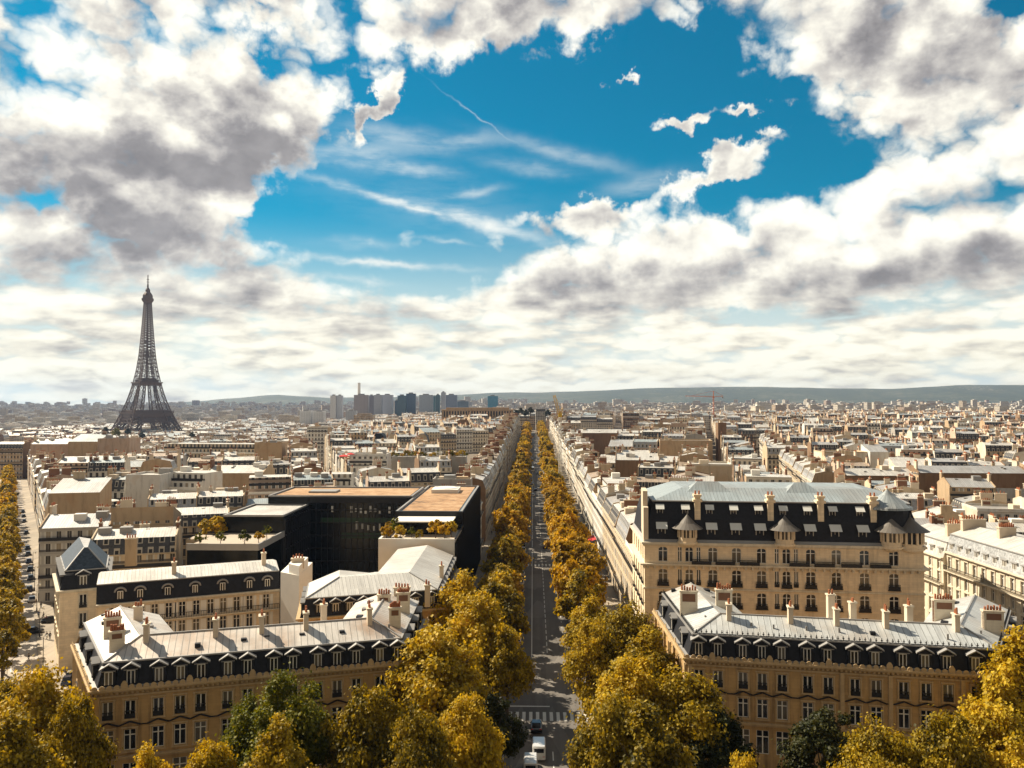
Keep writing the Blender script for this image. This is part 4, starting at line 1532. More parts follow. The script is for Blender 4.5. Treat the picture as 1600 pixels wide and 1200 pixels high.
# ---- houses the photograph lets one pick out: (label, u0, u1, v of the eaves, distance, depth, turn, changes)
HAND = [
    ('white house with a tall blank white wall facing the square, below the iron tower', 196, 250, 745, 300, 15, -2, dict(style='flat', wall='white', party='white', blank=True)),
    ('white house with stepped balcony terraces, right of the blank white wall', 251, 314, 740, 306, 15, -14, dict(style='terraced', wall='white', party='white', sides=0.0)),
    ('white house with dark mansard left of the blank white wall', 156, 195, 750, 306, 14, -4, dict(style='mansard', wall='white', party='white', dark=True)),
    ('tall beige blank-walled house right of the white stepped house', 322, 412, 738, 335, 16, 0, dict(style='zinc', wall='cream', party='tan', blank=True, zinc='pale')),
    ('brown stone house closing the far end of the left street', -14, 36, 694, 640, 18, 0, dict(style='mansard', wall='tan', party='brown', dark=True)),
    ('tan chimney-topped house block beside the left street', 80, 152, 770, 258, 14, 12, dict(style='shed', wall='tan', party='tan', blank=True)),
    ('small grey-roofed house with three chimneys beside the left street', 68, 166, 822, 212, 15, 14, dict(style='zinc', wall='grey', party='tan', zinc='grey')),
    ('cream house with two plain windows and a hipped grey roof, far left', 92, 172, 722, 400, 16, 8, dict(style='zinc', wall='cream', party='cream', zinc='grey')),
    ('pinkish blank-walled house below the iron tower, leftmost of three adjoining', 48, 106, 693, 560, 18, 2, dict(style='zinc', wall='pinkish', party='pinkish', blank=True)),
    ('tan blank-walled house below the iron tower, middle of three adjoining', 107, 152, 690, 558, 18, 2, dict(style='shed', wall='tan', party='tan', blank=True)),
    ('pinkish windowless house below the iron tower, rightmost of three adjoining', 153, 202, 687, 556, 18, 2, dict(style='flat', wall='pinkish', party='pinkish', blank=True)),
    ('long apartment house with planted balconies, right of the iron tower foot', 250, 402, 694, 520, 16, -6, dict(style='terraced', wall='cream', party='tan')),
    ('flat zinc-roofed house with dark slate mansard, left of the black office block', 150, 268, 842, 196, 16, 17, dict(style='mansard', wall='cream', party='cream', dark=True, zinc='pale', mh=3.6)),
    ('long pale zinc-roofed house behind the slate-mansard one, left of the office block', 215, 350, 806, 238, 16, 20, dict(style='mansard', wall='cream', party='cream', dark=True, zinc='pale', mh=3.2)),
    ('white house with stepped roof terraces behind the office block', 462, 546, 742, 345, 14, 2, dict(style='terraced', wall='white', party='white')),
    ('tall white house with an arched window and red awning on its terrace', 546, 604, 712, 372, 14, 0, dict(style='flat', wall='white', party='white', sides=0.0)),
    ('long grey concrete-walled house with a planted roof terrace', 612, 728, 716, 395, 16, 1, dict(style='flat', wall='grey', party='grey', blank=True)),
    ('low grey flat-roofed block between the office block and the concrete wall', 676, 736, 752, 285, 10, 0, dict(style='flat', wall='grey', party='grey', blank=True)),
    ('narrow white tower house above the zinc roofs left of the domes', 480, 512, 668, 640, 14, 0, dict(style='flat', wall='white', party='tan')),
    ('tan corner house left of the narrow white tower house', 398, 440, 694, 470, 16, 4, dict(style='flat', wall='tan', party='tan', blank=True)),
    ('brown blank-walled house right of the avenue houses', 962, 1030, 718, 400, 18, -8, dict(style='zinc', wall='brown', party='brown', blank=True)),
    ('tan party-walled house with a high blank wall, behind the brown one', 1032, 1112, 690, 505, 20, -8, dict(style='flat', wall='tan', party='tan', blank=True)),
    ('cream house with a tall bright end wall behind the big hotel', 1078, 1142, 728, 345, 18, -10, dict(style='flat', wall='pale', party='cream', blank=True)),
    ('long brown blank wall of houses in the middle distance right of the avenue', 900, 1022, 676, 700, 18, -3, dict(style='zinc', wall='brown', party='brown', blank=True)),
    ('slim dark greenish house tower rising over the roofs', 1122, 1135, 662, 640, 8, 0, dict(style='flat', wall='brown', party='brown', blank=True)),
    ('long white modern block with four balcony floors among the right-hand roofs', 1392, 1512, 668, 800, 16, -2, dict(style='flat', wall='white', party='white', modern=True)),
    ('long brown party wall under zinc roofs beyond the big hotel, left of two', 1322, 1436, 742, 332, 14, -4, dict(style='zinc', wall='brown', party='brown', blank=True, zinc='pale')),
    ('long brown party wall running to the right picture edge, right of two', 1438, 1604, 738, 326, 14, -4, dict(style='zinc', wall='tan', party='brown', blank=True, zinc='grey')),
    ('wide cream-walled house beyond the long brown wall', 1286, 1354, 708, 445, 16, -4, dict(style='flat', wall='cream', party='pale', blank=True)),
    ('white gable-walled house beyond the long brown wall', 1360, 1388, 706, 440, 14, -4, dict(style='shed', wall='pale', party='white', blank=True)),
    ('white-topped house above the dark slabs, upper middle right', 1200, 1262, 700, 520, 16, -6, dict(style='mansard', wall='pale', party='cream', dark=False)),
]
for (lab, u0, u1, v, D, dep, turn, ch) in HAND:
    a, b = Dp(u0, v, D), Dp(u1, v, D)
    k = R(turn)
    cx, cy = (a.x+b.x)/2, (a.y+b.y)/2
    w = math.hypot(b.x-a.x, b.y-a.y)/max(0.5, math.cos(k))
    rz = YAW+k
    cx, cy = cx-math.sin(rz)*dep/2*1.0, cy+math.cos(rz)*dep/2
    gz = ground(cx, cy)
    rnd = random.Random(lab)
    sp = house_spec(rnd, w, dep, a.z-gz)
    sp.update(ch)
    st = sp['style']
    if st == 'mansard':
        sp['hc'] -= sp['mh']
    elif st == 'terraced':
        sp['hc'] -= 6
    elif st == 'zinc':
        sp['hc'] -= 0.3
    root = make_house(sp, cx, cy, gz, rz, lab)
    if ch.get('modern'):
        m = MB()
        for k_ in range(4):
            m.box(-w/2+3, w/2-6, -dep/2-1.0, -dep/2-0.05, sp['hc']-2.9-3.1*k_, sp['hc']-1.7-3.1*k_, 0, bottom=True)
            m.box(-w/2+3, w/2-6, -dep/2-0.06, -dep/2-0.02, sp['hc']-1.7-3.1*k_, sp['hc']-0.2-3.1*k_, 1)
        m.build('balcony_bands', ['white_wall', 'window_glass'], root)
    occupy(corners(cx, cy, w, dep, rz))

# what already stands in the foreground, and the streets to keep clear
for q in ([(-70, 98), (-13, 98), (-13, 142), (-70, 142)], [(20, 98), (84, 98), (84, 142), (20, 142)], [(20, 148), (86, 148), (86, 176), (20, 176)],
          [(-93, 178), (-16, 178), (-16, 263), (-93, 263)], [(-18, 0), (22.5, 0), (22.5, 1180), (-18, 1180)]):
    occupy(q)
# the street to the tower leaves to the left
IE0, IED = Vector((-55.5, 101.6)), Vector((-0.545, 0.838)).normalized()
IEN = Vector((-IED.y, IED.x))
def iena(s, t):
    p = IE0+IED*s+IEN*t
    return p.x, p.y
occupy([iena(-40, 0), iena(-40, 36), iena(1500, 36), iena(1500, 0)])

# ------------------------------------------------------------------ other near houses that need their own drawing
def terrace_house(name, label, poly, zc, zm, zr, rows, colsets, mats, dkind=None, dsegs=(), ridge_in=5.5, depth=11.0, balcony=None, base=-1.0, dz=0.08, dcols=None, group=None, gable=(0, -1), dscale=1.0):
    """Polyline-fronted house: openings per segment, mansard, low zinc top. mats: wall, trim, mansard, top."""
    root = empty(name, label, 'building', (0, 0, 0), 0, group)
    wl = MB()
    segs = list(zip(poly, poly[1:]))
    cs_all = []
    for k, (a, b) in enumerate(segs):
        L = math.hypot(b[0]-a[0], b[1]-a[1])
        cs = colsets[k]
        if isinstance(cs, (int, float)):
            n = max(1, int((L-1.0)/cs))
            cs = [L*(i+0.5)/n for i in range(n)]
        cs = sorted(c for c in cs if 0.9 < c < L-0.9)
        cs_all.append(cs)
        wall_open(wl, a, b, base, zc, [(lo, hi, [(c, w) for c in cs]) for lo, hi, w, kd in rows], 0)
        for lo, hi, w, kd in rows:
            for c in cs:
                for sg in (-1, 1):
                    x0, y0, an = frame_at(a, b, c+sg*(w/2+0.1), 0.03)
                    wl.bar((x0, y0, lo-0.1), (x0, y0, hi+0.15), 0.16, 1)
                xa, ya, _ = frame_at(a, b, c-w/2-0.25, 0.06)
                xb, yb, _ = frame_at(a, b, c+w/2+0.25, 0.06)
                wl.bar((xa, ya, hi+0.22), (xb, yb, hi+0.22), 0.2, 1)
    ledge(wl, poly, 0, 0.3, zc-0.5, zc-0.25, 1)
    ledge(wl, poly, -0.1, 0.6, zc-0.25, zc, 1)
    inner = offset(poly, -depth)
    zi = zr-0.9
    for i in range(len(inner)-1):
        wl.face([(*inner[i+1], base), (*inner[i], base), (*inner[i], zi), (*inner[i+1], zi)], 0)
    for e in (0, -1):
        pr = [(*poly[e], base), (*poly[e], zc), (*offset(poly, -1.0)[e], zm), (*offset(poly, -ridge_in)[e], zr), (*inner[e], zi), (*inner[e], base)]
        wl.face(pr if e == 0 else pr[::-1], 2)
    wl.build('wall', [mats[0], mats[1], mats[4] if len(mats) > 4 else mats[0]], root)
    for k, (a, b) in enumerate(segs):
        for c in cs_all[k]:
            for lo, hi, w, kd in rows:
                add_window(root, a, b, c, lo, w, hi-lo, kd)
    if balcony:
        for z in balcony:
            for a, b in segs:
                L = math.hypot(b[0]-a[0], b[1]-a[1])
                m = MB()
                x0, y0, an = frame_at(a, b, 0.2, 0.75)
                x1, y1, _ = frame_at(a, b, L-0.2, 0.75)
                m.bar((x0, y0, z+0.95), (x1, y1, z+0.95), 0.08)
                n = int(L/0.3)
                for i in range(n+1):
                    px_, py_ = x0+(x1-x0)*i/n, y0+(y1-y0)*i/n
                    m.bar((px_, py_, z), (px_, py_, z+0.95), 0.06)
                m2 = [frame_at(a, b, q, o)[:2] for q, o in ((0.1, 0.0), (L-0.1, 0.0), (L-0.1, 0.85), (0.1, 0.85))]
                m.prism([m2[3], m2[2], m2[1], m2[0]], z-0.22, z-0.01, 1, bottom=True)
                m.build('balcony', ['iron', mats[1]], root)
    rf = MB()
    strip(rf, poly, 0.05, zc+0.01, 1.0, zm, 0)
    ledge(rf, offset(poly, -1.0), -0.15, 0.2, zm-0.08, zm+0.1, 2)
    strip(rf, poly, 1.02, zm+0.09, ridge_in, zr, 1)
    strip(rf, poly, ridge_in, zr, depth+0.05, zi+0.03, 1)
    for i in range(1, len(poly)-1):
        a, b = offset(poly, -1.02)[i], offset(poly, -ridge_in)[i]
        rf.bar((*a, zm+0.12), (*b, zr+0.03), 0.2, 2)
    roof = rf.build('roof', [mats[2], mats[3], 'lead'], root)
    if dkind:
        for k in dsegs:
            a, b = segs[k]
            for c in (dcols if dcols is not None and k == dsegs[0] else cs_all[k]):
                add_dormer(root, a, b, c, zc+dz, dkind, -0.3, dscale)
    return root, roof


def rowcols(a, b, us, v=920):
    return [s_on(a, b, u, v) for u in us]


# cream house with oval dormers
a, b = G(150, 945, 14.6), G(437, 920, 14.6)
P0, P1 = (a.x, a.y), (b.x, b.y)
us = [178, 199, 221, 242, 264, 285, 307, 329, 349, 370, 390, 416]
root, roof = terrace_house('stone_house', 'cream shuttered house with round-topped dormers, behind the lower left mansion', [P0, P1], 14.6, 18.0, 19.2,
                           [(7.6, 10.3, 1.2, 'cross'), (11.0, 13.8, 1.2, 'cross')], [rowcols(P0, P1, us)], ('stone_cream', 'stone_pale', 'slate', 'zinc_pale', 'white_wall'),
                           'oval', (0,), 6.0, 12.0, (10.95,), dcols=rowcols(P0, P1, [188, 219, 262, 305, 348, 390, 418]), dscale=1.15)
sh = MB()
sh.box(-0.31, 0.31, -0.03, 0.03, 0, 2.7, bottom=True)
shm = sh.mesh('shutter', ['white_paint'])
for c in rowcols(P0, P1, us):
    for z in (7.6, 11.05):
        for sg in (-1, 1):
            x, y, an = frame_at(P0, P1, c+sg*0.98, 0.06)
            link('shutter', shm, root, (x, y, z), an)
chimney(roof, *G(272, 890, 19.3)[:2], 18.8, 0.8, 1.2, 1.8, 0.4, 2)
chimney(roof, *G(412, 878, 19.3)[:2], 18.8, 0.8, 1.2, 2.2, 0.4, 2)
gm = MB()
q0, q1 = G(433, 955, 11.5), G(467, 958, 11.5)
gm.prism([(q0.x, q0.y+2), (q1.x, q1.y), (q1.x-1.0, q1.y+13), (q0.x-1.0, q0.y+13)], 0, 18.6)
gm.prism([(q0.x+1.9, q0.y+1), (q1.x, q1.y), (q1.x-0.8, q1.y+9), (q0.x+0.9, q0.y+9)], 18.6, 20.4)
gm.build('end_wall', 'white_wall', root)
chimney(root, q0.x+3.2, q0.y+2.6, 20.4, 2.4, 0.8, 0.6, 0.2, 4)
occupy([(P0[0]-2, P0[1]-2), (P1[0]+5, P1[1]-3), (P1[0]+3, P1[1]+13), (P0[0]-6, P0[1]+12)])
# zinc-roofed corner house on the avenue
a, b = G(468, 966, 15.0), G(690, 949, 15.0)
P0, P1 = (a.x, a.y), (b.x, b.y)
root, roof = terrace_house('stone_house', 'ochre corner house under broad zinc hips, between lower left mansion and office block', [(P0[0]-3, P0[1]+13), P0, P1, (P1[0]-0.4, 179.0)], 15.0, 18.0, 20.2,
                           [(7.5, 10.0, 1.2, 'cross'), (11.2, 13.6, 1.2, 'rail')], [3.6, rowcols(P0, P1, [500, 525, 547, 569, 600, 625, 650, 675]), 3.4], ('stone_ochre', 'stone_ochre_trim', 'slate', 'zinc_pale'),
                           'gable', (1, 2, 0), 6.5, 13.0)
for (u, v, w, h) in ((600, 948, 2.0, 2.2), (628, 938, 2.6, 2.4), (668, 930, 0.9, 2.0), (690, 895, 0.8, 1.6)):
    p = G(u, v, 19.0)
    chimney(roof, p.x, p.y, 18.6, w, 0.9, h, 0.1, 5 if w > 1.5 else 2, 'brick' if w > 1.5 else 'plaster', sunk=1.5)
occupy([(P0[0]-4, P0[1]-1), (P1[0]+1, P1[1]-2), (P1[0]+1, 180), (P0[0]-3, 165)])
# pavilion on the corner of the street to the tower
a, b = G(93, 923, 15.3), G(174, 916, 15.3)
P0, P1 = (a.x, a.y), (b.x, b.y)
pb = (P0[0]+IED.x*19, P0[1]+IED.y*19)
root, roof = terrace_house('stone_house', 'corner house with steep blue-grey hipped roof, at the mouth of the left street', [pb, P0, P1, (P1[0]-7, P1[1]+14)], 15.3, 18.8, 22.6,
                           [(3.0, 6.0, 1.4, 'cross'), (7.6, 10.6, 1.3, 'rail'), (11.6, 14.2, 1.3, 'rail')], [3.6, rowcols(P0, P1, [130]), 4.0], ('stone_cream', 'stone_pale', 'slate', 'slate_blue'),
                           'gable', (1, 0, 2), 4.4, 4.5, dscale=1.25)
m = MB()
m.face([(*q_, 22.62) for q_ in offset([pb, P0, P1, (P1[0]-7, P1[1]+14)], -4.4)], 0)
m.build('roof_cap', 'zinc_grey', root)
p = G(205, 850, 22)
chimney(roof, p.x, p.y, 20.5, 2.2, 1.2, 2.6, 0.3, 4, 'party_tan', sunk=3)
occupy([(P0[0]-1, P0[1]-1), (P1[0]+1, P1[1]), (P1[0]-9, P1[1]+19), (pb[0], pb[1])])
# sunlit houses at the right edge
f, n_ = G(1478, 861, 20.0), G(1600, 901, 20.0)
F0, N0 = (f.x, f.y), (n_.x, n_.y)
dd = Vector((N0[0]-F0[0], N0[1]-F0[1])).normalized()
N1 = (N0[0]+dd.x*22, N0[1]+dd.y*22)
root, roof = terrace_house('stone_house', 'sunlit cream house with long balcony and grey mansard, cut by the right picture edge', [F0, N1], 20.0, 23.6, 25.4,
                           [(3.2, 5.8, 1.2, 'cross'), (6.6, 9.2, 1.2, 'cross'), (10.0, 12.6, 1.2, 'cross'), (13.3, 15.5, 1.15, 'cross'), (16.6, 18.9, 1.15, 'cross')], [2.9], ('stone_pale', 'stone_pale', 'zinc_mansard_near', 'zinc_pale'),
                           'white', (0,), 6.0, 12.0, (16.2, 9.7))
for k, (s_, w) in enumerate(((0.8, 5), (12.0, 3.4), (24.0, 4.4))):
    x, y, an = frame_at(F0, N1, s_, -5.5)
    chimney(roof, x, y, 24.4, 0.9, w, 2.3, an, 8, 'plaster', sunk=2)
occupy([F0, N1, (N1[0]+13, N1[1]), (F0[0]+13, F0[1])])
F2 = (F0[0]-dd.x*17-0.6, F0[1]-dd.y*17)
E0 = (F0[0]-0.6, F0[1]-0.05)
root, roof = terrace_house('stone_house', 'lower sunlit cream house with white mansard between the big hotel and the right edge house', [F2, E0], 18.6, 21.8, 23.4,
                           [(3.0, 5.6, 1.2, 'cross'), (6.5, 9.1, 1.2, 'cross'), (10.0, 12.4, 1.2, 'cross'), (13.2, 15.4, 1.1, 'cross'), (16.0, 17.9, 1.1, 'cross')], [3.1], ('stone_pale', 'stone_pale', 'zinc_pale', 'zinc_pale'),
                           'white', (0,), 6.0, 12.0, (12.9,))
x, y, an = frame_at(F2, E0, 13.0, -5.0)
chimney(roof, x, y, 22.6, 0.9, 4.0, 2.4, an, 7, 'plaster', sunk=2)
occupy([F2, E0, (E0[0]+13, E0[1]), (F2[0]+13, F2[1])])

# four black barrel roofs over the middle-left houses
m = empty('domed_house', 'cream house carrying four black barrel-shaped roofs, left of the avenue', 'building', Dp(626, 700, 600), YAW)
w = MB()
w.box(-25, 24, 0, 16, -40, 2.5)
w.build('wall', 'front_cream', m)
for u, k in ((591, 1.0), (615, 0.95), (636, 0.9), (659, 0.95)):
    d = MB()
    prof = [(-4.8, 0), (-4.7, 3.0), (-3.6, 6.2), (-2.0, 8.2), (2.0, 8.2), (3.6, 6.2), (4.7, 3.0), (4.8, 0)]
    for (xa, za), (xb, zb) in zip(prof, prof[1:]):
        d.face([(xa, 0, za), (xa, 14, za), (xb, 14, zb), (xb, 0, zb)][::-1])
    d.face([(x_, 0, z_) for x_, z_ in prof][::-1], 1 if k in (0.95,) else 0)
    d.face([(x_, 14, z_) for x_, z_ in prof], 0)
    d.build('barrel_roof', ['slate', 'party_cream'], m, ((u-626)/FPX*600, 0.5, 2.5)).scale = (k, k, k)

# ------------------------------------------------------------------ high blocks along the river
def highblock(label, u0, u1, v, D, col, dep=24, kind='bands', zb=-60):
    col = tuple(min(0.7, q*1.45+0.01) for q in col)
    nm = 'tower_%s' % '_'.join('%d' % int(c*100) for c in col)+kind
    if nm not in MATS:
        m_, n, b, o = newmat(nm)
        u_, v_, _ = uvm(n)
        win = n.m('GREATER_THAN', fract(n, v_, 3.0), 0.45)
        ver = n.m('LESS_THAN', fract(n, u_, 4.2 if kind == 'bands' else 2.2), 0.2 if kind == 'bands' else 0.4)
        c = n.mix(n.m('MULTIPLY', win, n.m('SUBTRACT', 1.0, n.m('MULTIPLY', ver, 0.8))), c4(col), c4(col, 0.35))
        n.put(b.inputs['Base Color'], c)
        b.inputs['Roughness'].default_value = 0.5
    a, b = Dp(u0, v, D), Dp(u1, v, D)
    w = (b-a).length
    root = empty('high_rise', label, 'high-rise', ((a.x+b.x)/2, (a.y+b.y)/2, 0), YAW, 'high blocks by the river')
    m = MB()
    m.box(-w/2, w/2, 0, dep, zb, a.z, 0)
    m.build('wall', nm, root)
    m = MB()
    m.box(-w/4, w/5, dep*0.3, dep*0.7, a.z, a.z+3.5)
    m.build('roof_plant', 'lead', root)


for t in [('slim white high-rise, leftmost of the high blocks by the river', 516, 525, 618, 2500, (0.55, 0.55, 0.55)), ('pale grey high-rise second from the left by the river', 526, 534, 618, 2505, (0.36, 0.38, 0.42)),
          ('brown-grey high-rise just under the tall thin chimney', 553, 575, 617, 2450, (0.24, 0.21, 0.21)), ('narrow dark high-rise right of the brown-grey one', 575.5, 584, 618, 2500, (0.16, 0.15, 0.17)),
          ('grey ribbed high-rise in the middle of the left cluster', 584, 596, 617, 2440, (0.26, 0.27, 0.31), 24, 'ribs'), ('wide pale blue-grey high-rise right of the ribbed one', 596.5, 613, 617, 2480, (0.38, 0.40, 0.46), 24, 'ribs'),
          ('small dark low block between the grey and teal high-rises', 617, 621, 626, 2500, (0.06, 0.10, 0.12)), ('dark teal glass high-rise, left half of the dark pair', 621, 634, 618, 2430, (0.035, 0.075, 0.10)),
          ('dark blue glass high-rise with raised roof, right half of the dark pair', 634.5, 649, 615, 2470, (0.05, 0.08, 0.13)), ('grey striped high-rise left of the thin teal slabs', 655, 676, 617, 2450, (0.22, 0.25, 0.30), 24, 'ribs'),
          ('thin teal slab high-rise', 676.5, 680, 619, 2500, (0.05, 0.13, 0.14)), ('dark green-blue high-rise right of the thin teal slab', 680.5, 687, 617, 2440, (0.03, 0.08, 0.10)),
          ('pale slender high-rise with a spire-like top', 689, 696, 613, 2560, (0.36, 0.36, 0.40)), ('blue-grey high-rise at the right end of the main cluster', 696.5, 714, 617, 2440, (0.12, 0.15, 0.22), 24, 'ribs'),
          ('low teal block right of the high-rise cluster', 715, 732, 627, 2500, (0.10, 0.14, 0.18)), ('bright blue glass high-rise standing alone to the right', 762, 778, 619, 2600, (0.04, 0.20, 0.32)),
          ('white slab block of flats left of the high-rises', 468, 486, 642, 2050, (0.6, 0.58, 0.55)), ('white slab block of flats nearest the high-rises', 489, 506, 643, 2040, (0.6, 0.58, 0.54)),
          ('grey office slab below the white high-rises', 540, 556, 642, 2100, (0.30, 0.31, 0.33))]:
    highblock(*t)
p = Dp(561, 617, 2470)
m = MB()
m.lathe([(5.2, -60), (4.6, p.z), (4.3, Dp(561, 598, 2470).z), (0, Dp(561, 598, 2470).z)], 10)
tag(m.build('power_station_chimney', 'white_wall', None, (p.x, p.y, 0)), 'tall thin pale chimney rising behind the brown-grey high-rise', 'chimney')
# long stone palace wing at the far end, left of the avenue
a, b = Dp(690, 637, 1150), Dp(802, 635, 1150)
pal = empty('stone_palace', 'long tan stone palace wing below the river high-rises, left of the avenue end', 'building', ((a.x+b.x)/2, (a.y+b.y)/2, 0), YAW)
w = (b-a).length
m = MB()
m.box(-w/2, w/2, 0, 22, -20, a.z-3.5)
m.box(-w/2-1, w/2+1, -1, 22, a.z-3.5, a.z-2.6)
m.box(-w/2+6, w/2-6, 4, 20, a.z-2.6, a.z)
for i in range(26):
    x = -w/2+2+i*(w-4)/25
    m.box(x-0.9, x+0.9, -0.7, -0.02, -20, a.z-3.6, 0)
m.build('wall', 'party_tan', pal)
m = MB()
m.face([(-w/2, -0.02, a.z-13), (w/2, -0.02, a.z-13), (w/2, -0.02, a.z-5), (-w/2, -0.02, a.z-5)])
m.build('window_band', 'window_glass', pal)
a, b = Dp(553, 646, 1500), Dp(583, 646, 1500)
pal = empty('stone_pavilion', 'squat tan stone pavilion in front of the brown-grey high-rise', 'building', ((a.x+b.x)/2, (a.y+b.y)/2, 0), YAW)
w = (b-a).length
m = MB()
m.box(-w/2, w/2, 0, 22, -30, a.z-4)
m.box(-w/2-1, w/2+1, -1, 23, a.z-4, a.z-3)
m.box(-w/2+5, w/2-5, 4, 18, a.z-3, a.z)
m.build('wall', 'front_tan', pal)
# big grey house closing the avenue
a, b = Dp(838, 640, 1180), Dp(852, 640, 1180)
pal = empty('end_house', 'grey-cream house facing down the avenue from its far end', 'building', ((a.x+b.x)/2, (a.y+b.y)/2, 0), YAW)
m = MB()
m.box(-7.5, 7.5, 0, 15, -5, a.z-3)
m.box(-8, 8, -0.5, 15.5, a.z-3, a.z-2.5)
m.build('wall', 'front_grey', pal)
m = MB()
m.prism([(-7, 0.5), (7, 0.5), (7, 14), (-7, 14)], a.z-2.5, a.z+1)
m.build('roof', 'slate_far', pal)


# ------------------------------------------------------------------ the iron tower
def iron_tower():
    p = Vector((-608, 1000, 0))
    d = ray(229, 640)
    k = 1565/ (ROT.transposed() @ d).y
    base = Vector((d.x*k, d.y*k, -25))
    root = empty('iron_tower', 'tall brown lattice iron tower rising over the roofs at the left', 'tower', base, YAW+R(45))
    def ip(tbl, z):
        for (za, va), (zb, vb) in zip(tbl, tbl[1:]):
            if za <= z <= zb:
                t = (z-za)/(zb-za)
                return va+(vb-va)*t
        return tbl[-1][1]
    O = [(0, 62.4), (20, 50.5), (40, 41.5), (57, 35.2), (75, 29.0), (95, 23.4), (115, 19.3), (140, 14.8), (165, 11.8), (190, 9.9), (220, 8.0), (250, 6.3), (276, 5.0)]
    I = [(0, 37.5), (20, 29.5), (40, 24.0), (57, 20.0), (75, 15.5), (95, 11.8), (115, 9.0), (140, 5.2), (165, 2.4), (190, 0.6), (220, 0.3), (276, 0.2)]
    def lattice(mb, zs, sx, sy, t):
        def cs(z):
            o, i = ip(O, z), ip(I, z)
            return [Vector((sx*a, sy*b, z)) for a, b in ((i, i), (o, i), (o, o), (i, o))]
        for za, zb in zip(zs, zs[1:]):
            A, B = cs(za), cs(zb)
            for i in range(4):
                j = (i+1) % 4
                mb.bar(A[i], B[i], t*1.5)
                mb.bar(B[i], B[j], t)
                mb.bar(A[i], B[j], t*0.8)
                mb.bar(A[j], B[i], t*0.8)
    for sx, sy in ((1, 1), (-1, 1), (-1, -1), (1, -1)):
        m = MB()
        lattice(m, [0, 10, 20, 30, 40, 48, 57], sx, sy, 1.3)
        lattice(m, [57, 68, 79, 90, 101, 115], sx, sy, 0.95)
        m.build('leg', 'tower_iron', root)
    m = MB()
    z, zs = 118.0, [118.0]
    while z < 270:
        z += max(4.2, ip(O, z)*0.55)
        zs.append(min(z, 274))
    for sx, sy in ((1, 1), (-1, 1), (-1, -1), (1, -1)):
        lattice(m, [118, 130, 142, 154, 166, 178], sx, sy, 0.55)
    for za, zb in zip(zs, zs[1:]):
        A = [Vector((sx*ip(O, za), sy*ip(O, za), za)) for sx, sy in ((1, 1), (-1, 1), (-1, -1), (1, -1))]
        B = [Vector((sx*ip(O, zb), sy*ip(O, zb), zb)) for sx, sy in ((1, 1), (-1, 1), (-1, -1), (1, -1))]
        for i in range(4):
            j = (i+1) % 4
            k = 0.62 if za < 180 else 0.85
            m.bar(A[i], B[i], 1.25)
            m.bar(B[i], B[j], k)
            m.bar(A[i], B[j], k)
            m.bar(A[j], B[i], k)
    m.build('shaft', 'tower_iron', root)
    m = MB()
    m.box(-1.4, 1.4, -1.4, 1.4, 116, 270)
    for z in range(122, 270, 8):
        m.box(-1.9, 1.9, -1.9, 1.9, z, z+0.7, bottom=True)
    m.box(-4.5, 4.5, -4.5, 4.5, 194, 197, bottom=True)
    m.build('lift_column', 'tower_iron', root)
    def ring(mb, ho, hi, z0, z1):
        mb.box(-ho, ho, -ho, -hi, z0, z1, bottom=True)
        mb.box(-ho, ho, hi, ho, z0, z1, bottom=True)
        mb.box(-ho, -hi, -hi, hi, z0, z1, bottom=True)
        mb.box(hi, ho, -hi, hi, z0, z1, bottom=True)
    m = MB()
    ring(m, 36.0, 14, 57, 58.2)
    ring(m, 36.6, 35.4, 51.5, 57)
    ring(m, 38.0, 36.6, 57.0, 58.4)
    ring(m, 33.0, 27, 58.2, 63.0)
    for i in range(-9, 10):
        for s in (-37.6, 37.6):
            m.bar((i*4, s, 58.2), (i*4, s, 61.6), 0.5)
            m.bar((s, i*4, 58.2), (s, i*4, 61.6), 0.5)
    ring(m, 38.0, 37.2, 61.4, 62.0)
    m.build('first_platform', 'tower_iron', root)
    m = MB()
    ring(m, 20.5, 6, 114.5, 116)
    ring(m, 20.7, 19.6, 110.5, 114.5)
    ring(m, 22.0, 20.7, 115, 117.2)
    ring(m, 16.0, 8, 116, 121.5)
    ring(m, 13.0, 7, 121.5, 125)
    m.build('second_platform', 'tower_iron', root)
    for q in range(4):      # arches and the braced spandrels over them
        m = MB()
        M = Matrix.Rotation(q*math.pi/2, 3, 'Z')
        n = 18
        def P(ang, r):
            x = r*math.cos(ang)
            z = 6.0+r*math.sin(ang)*1.05
            y = -ip(O, max(0, min(z, 57)))+1.0
            return M @ Vector((x, y, z))
        pts = [(P(math.pi*i/n, 37.0), P(math.pi*i/n, 41.5)) for i in range(1, n)]
        for (a0, b0), (a1, b1) in zip(pts, pts[1:]):
            m.bar(a0, a1, 1.3)
            m.bar(b0, b1, 1.3)
            m.bar(a0, b1, 0.8)
            m.bar(b0, a1, 0.8)
        for zz in (40.0, 46.0, 51.0):
            y = -ip(O, zz)+0.8
            e = ip(I, zz)+4
            m.bar(M @ Vector((-e, y, zz)), M @ Vector((e, y, zz)), 1.1)
        k = 22
        for i in range(k):
            x0, x1 = -24+48*i/k, -24+48*(i+1)/k
            for za, zb in ((40.5, 46.0), (46.0, 51.0)):
                ya, yb = -ip(O, za)+0.8, -ip(O, zb)+0.8
                m.bar(M @ Vector((x0, ya, za)), M @ Vector((x1, yb, zb)), 0.8)
                m.bar(M @ Vector((x1, ya, za)), M @ Vector((x0, yb, zb)), 0.8)
        m.build('arch', 'tower_iron', root)
    m = MB()
    m.prism([(-5, -5), (5, -5), (5, 5), (-5, 5)], 268, 271, bottom=True)
    m.lathe([(7.0, 270), (11.0, 275), (11.6, 276), (11.6, 279.5), (9.6, 279.6), (9.6, 285), (8.6, 287), (6.0, 291), (4.6, 292), (4.6, 296), (3.0, 299), (1.8, 300.5), (1.8, 303)], 8)
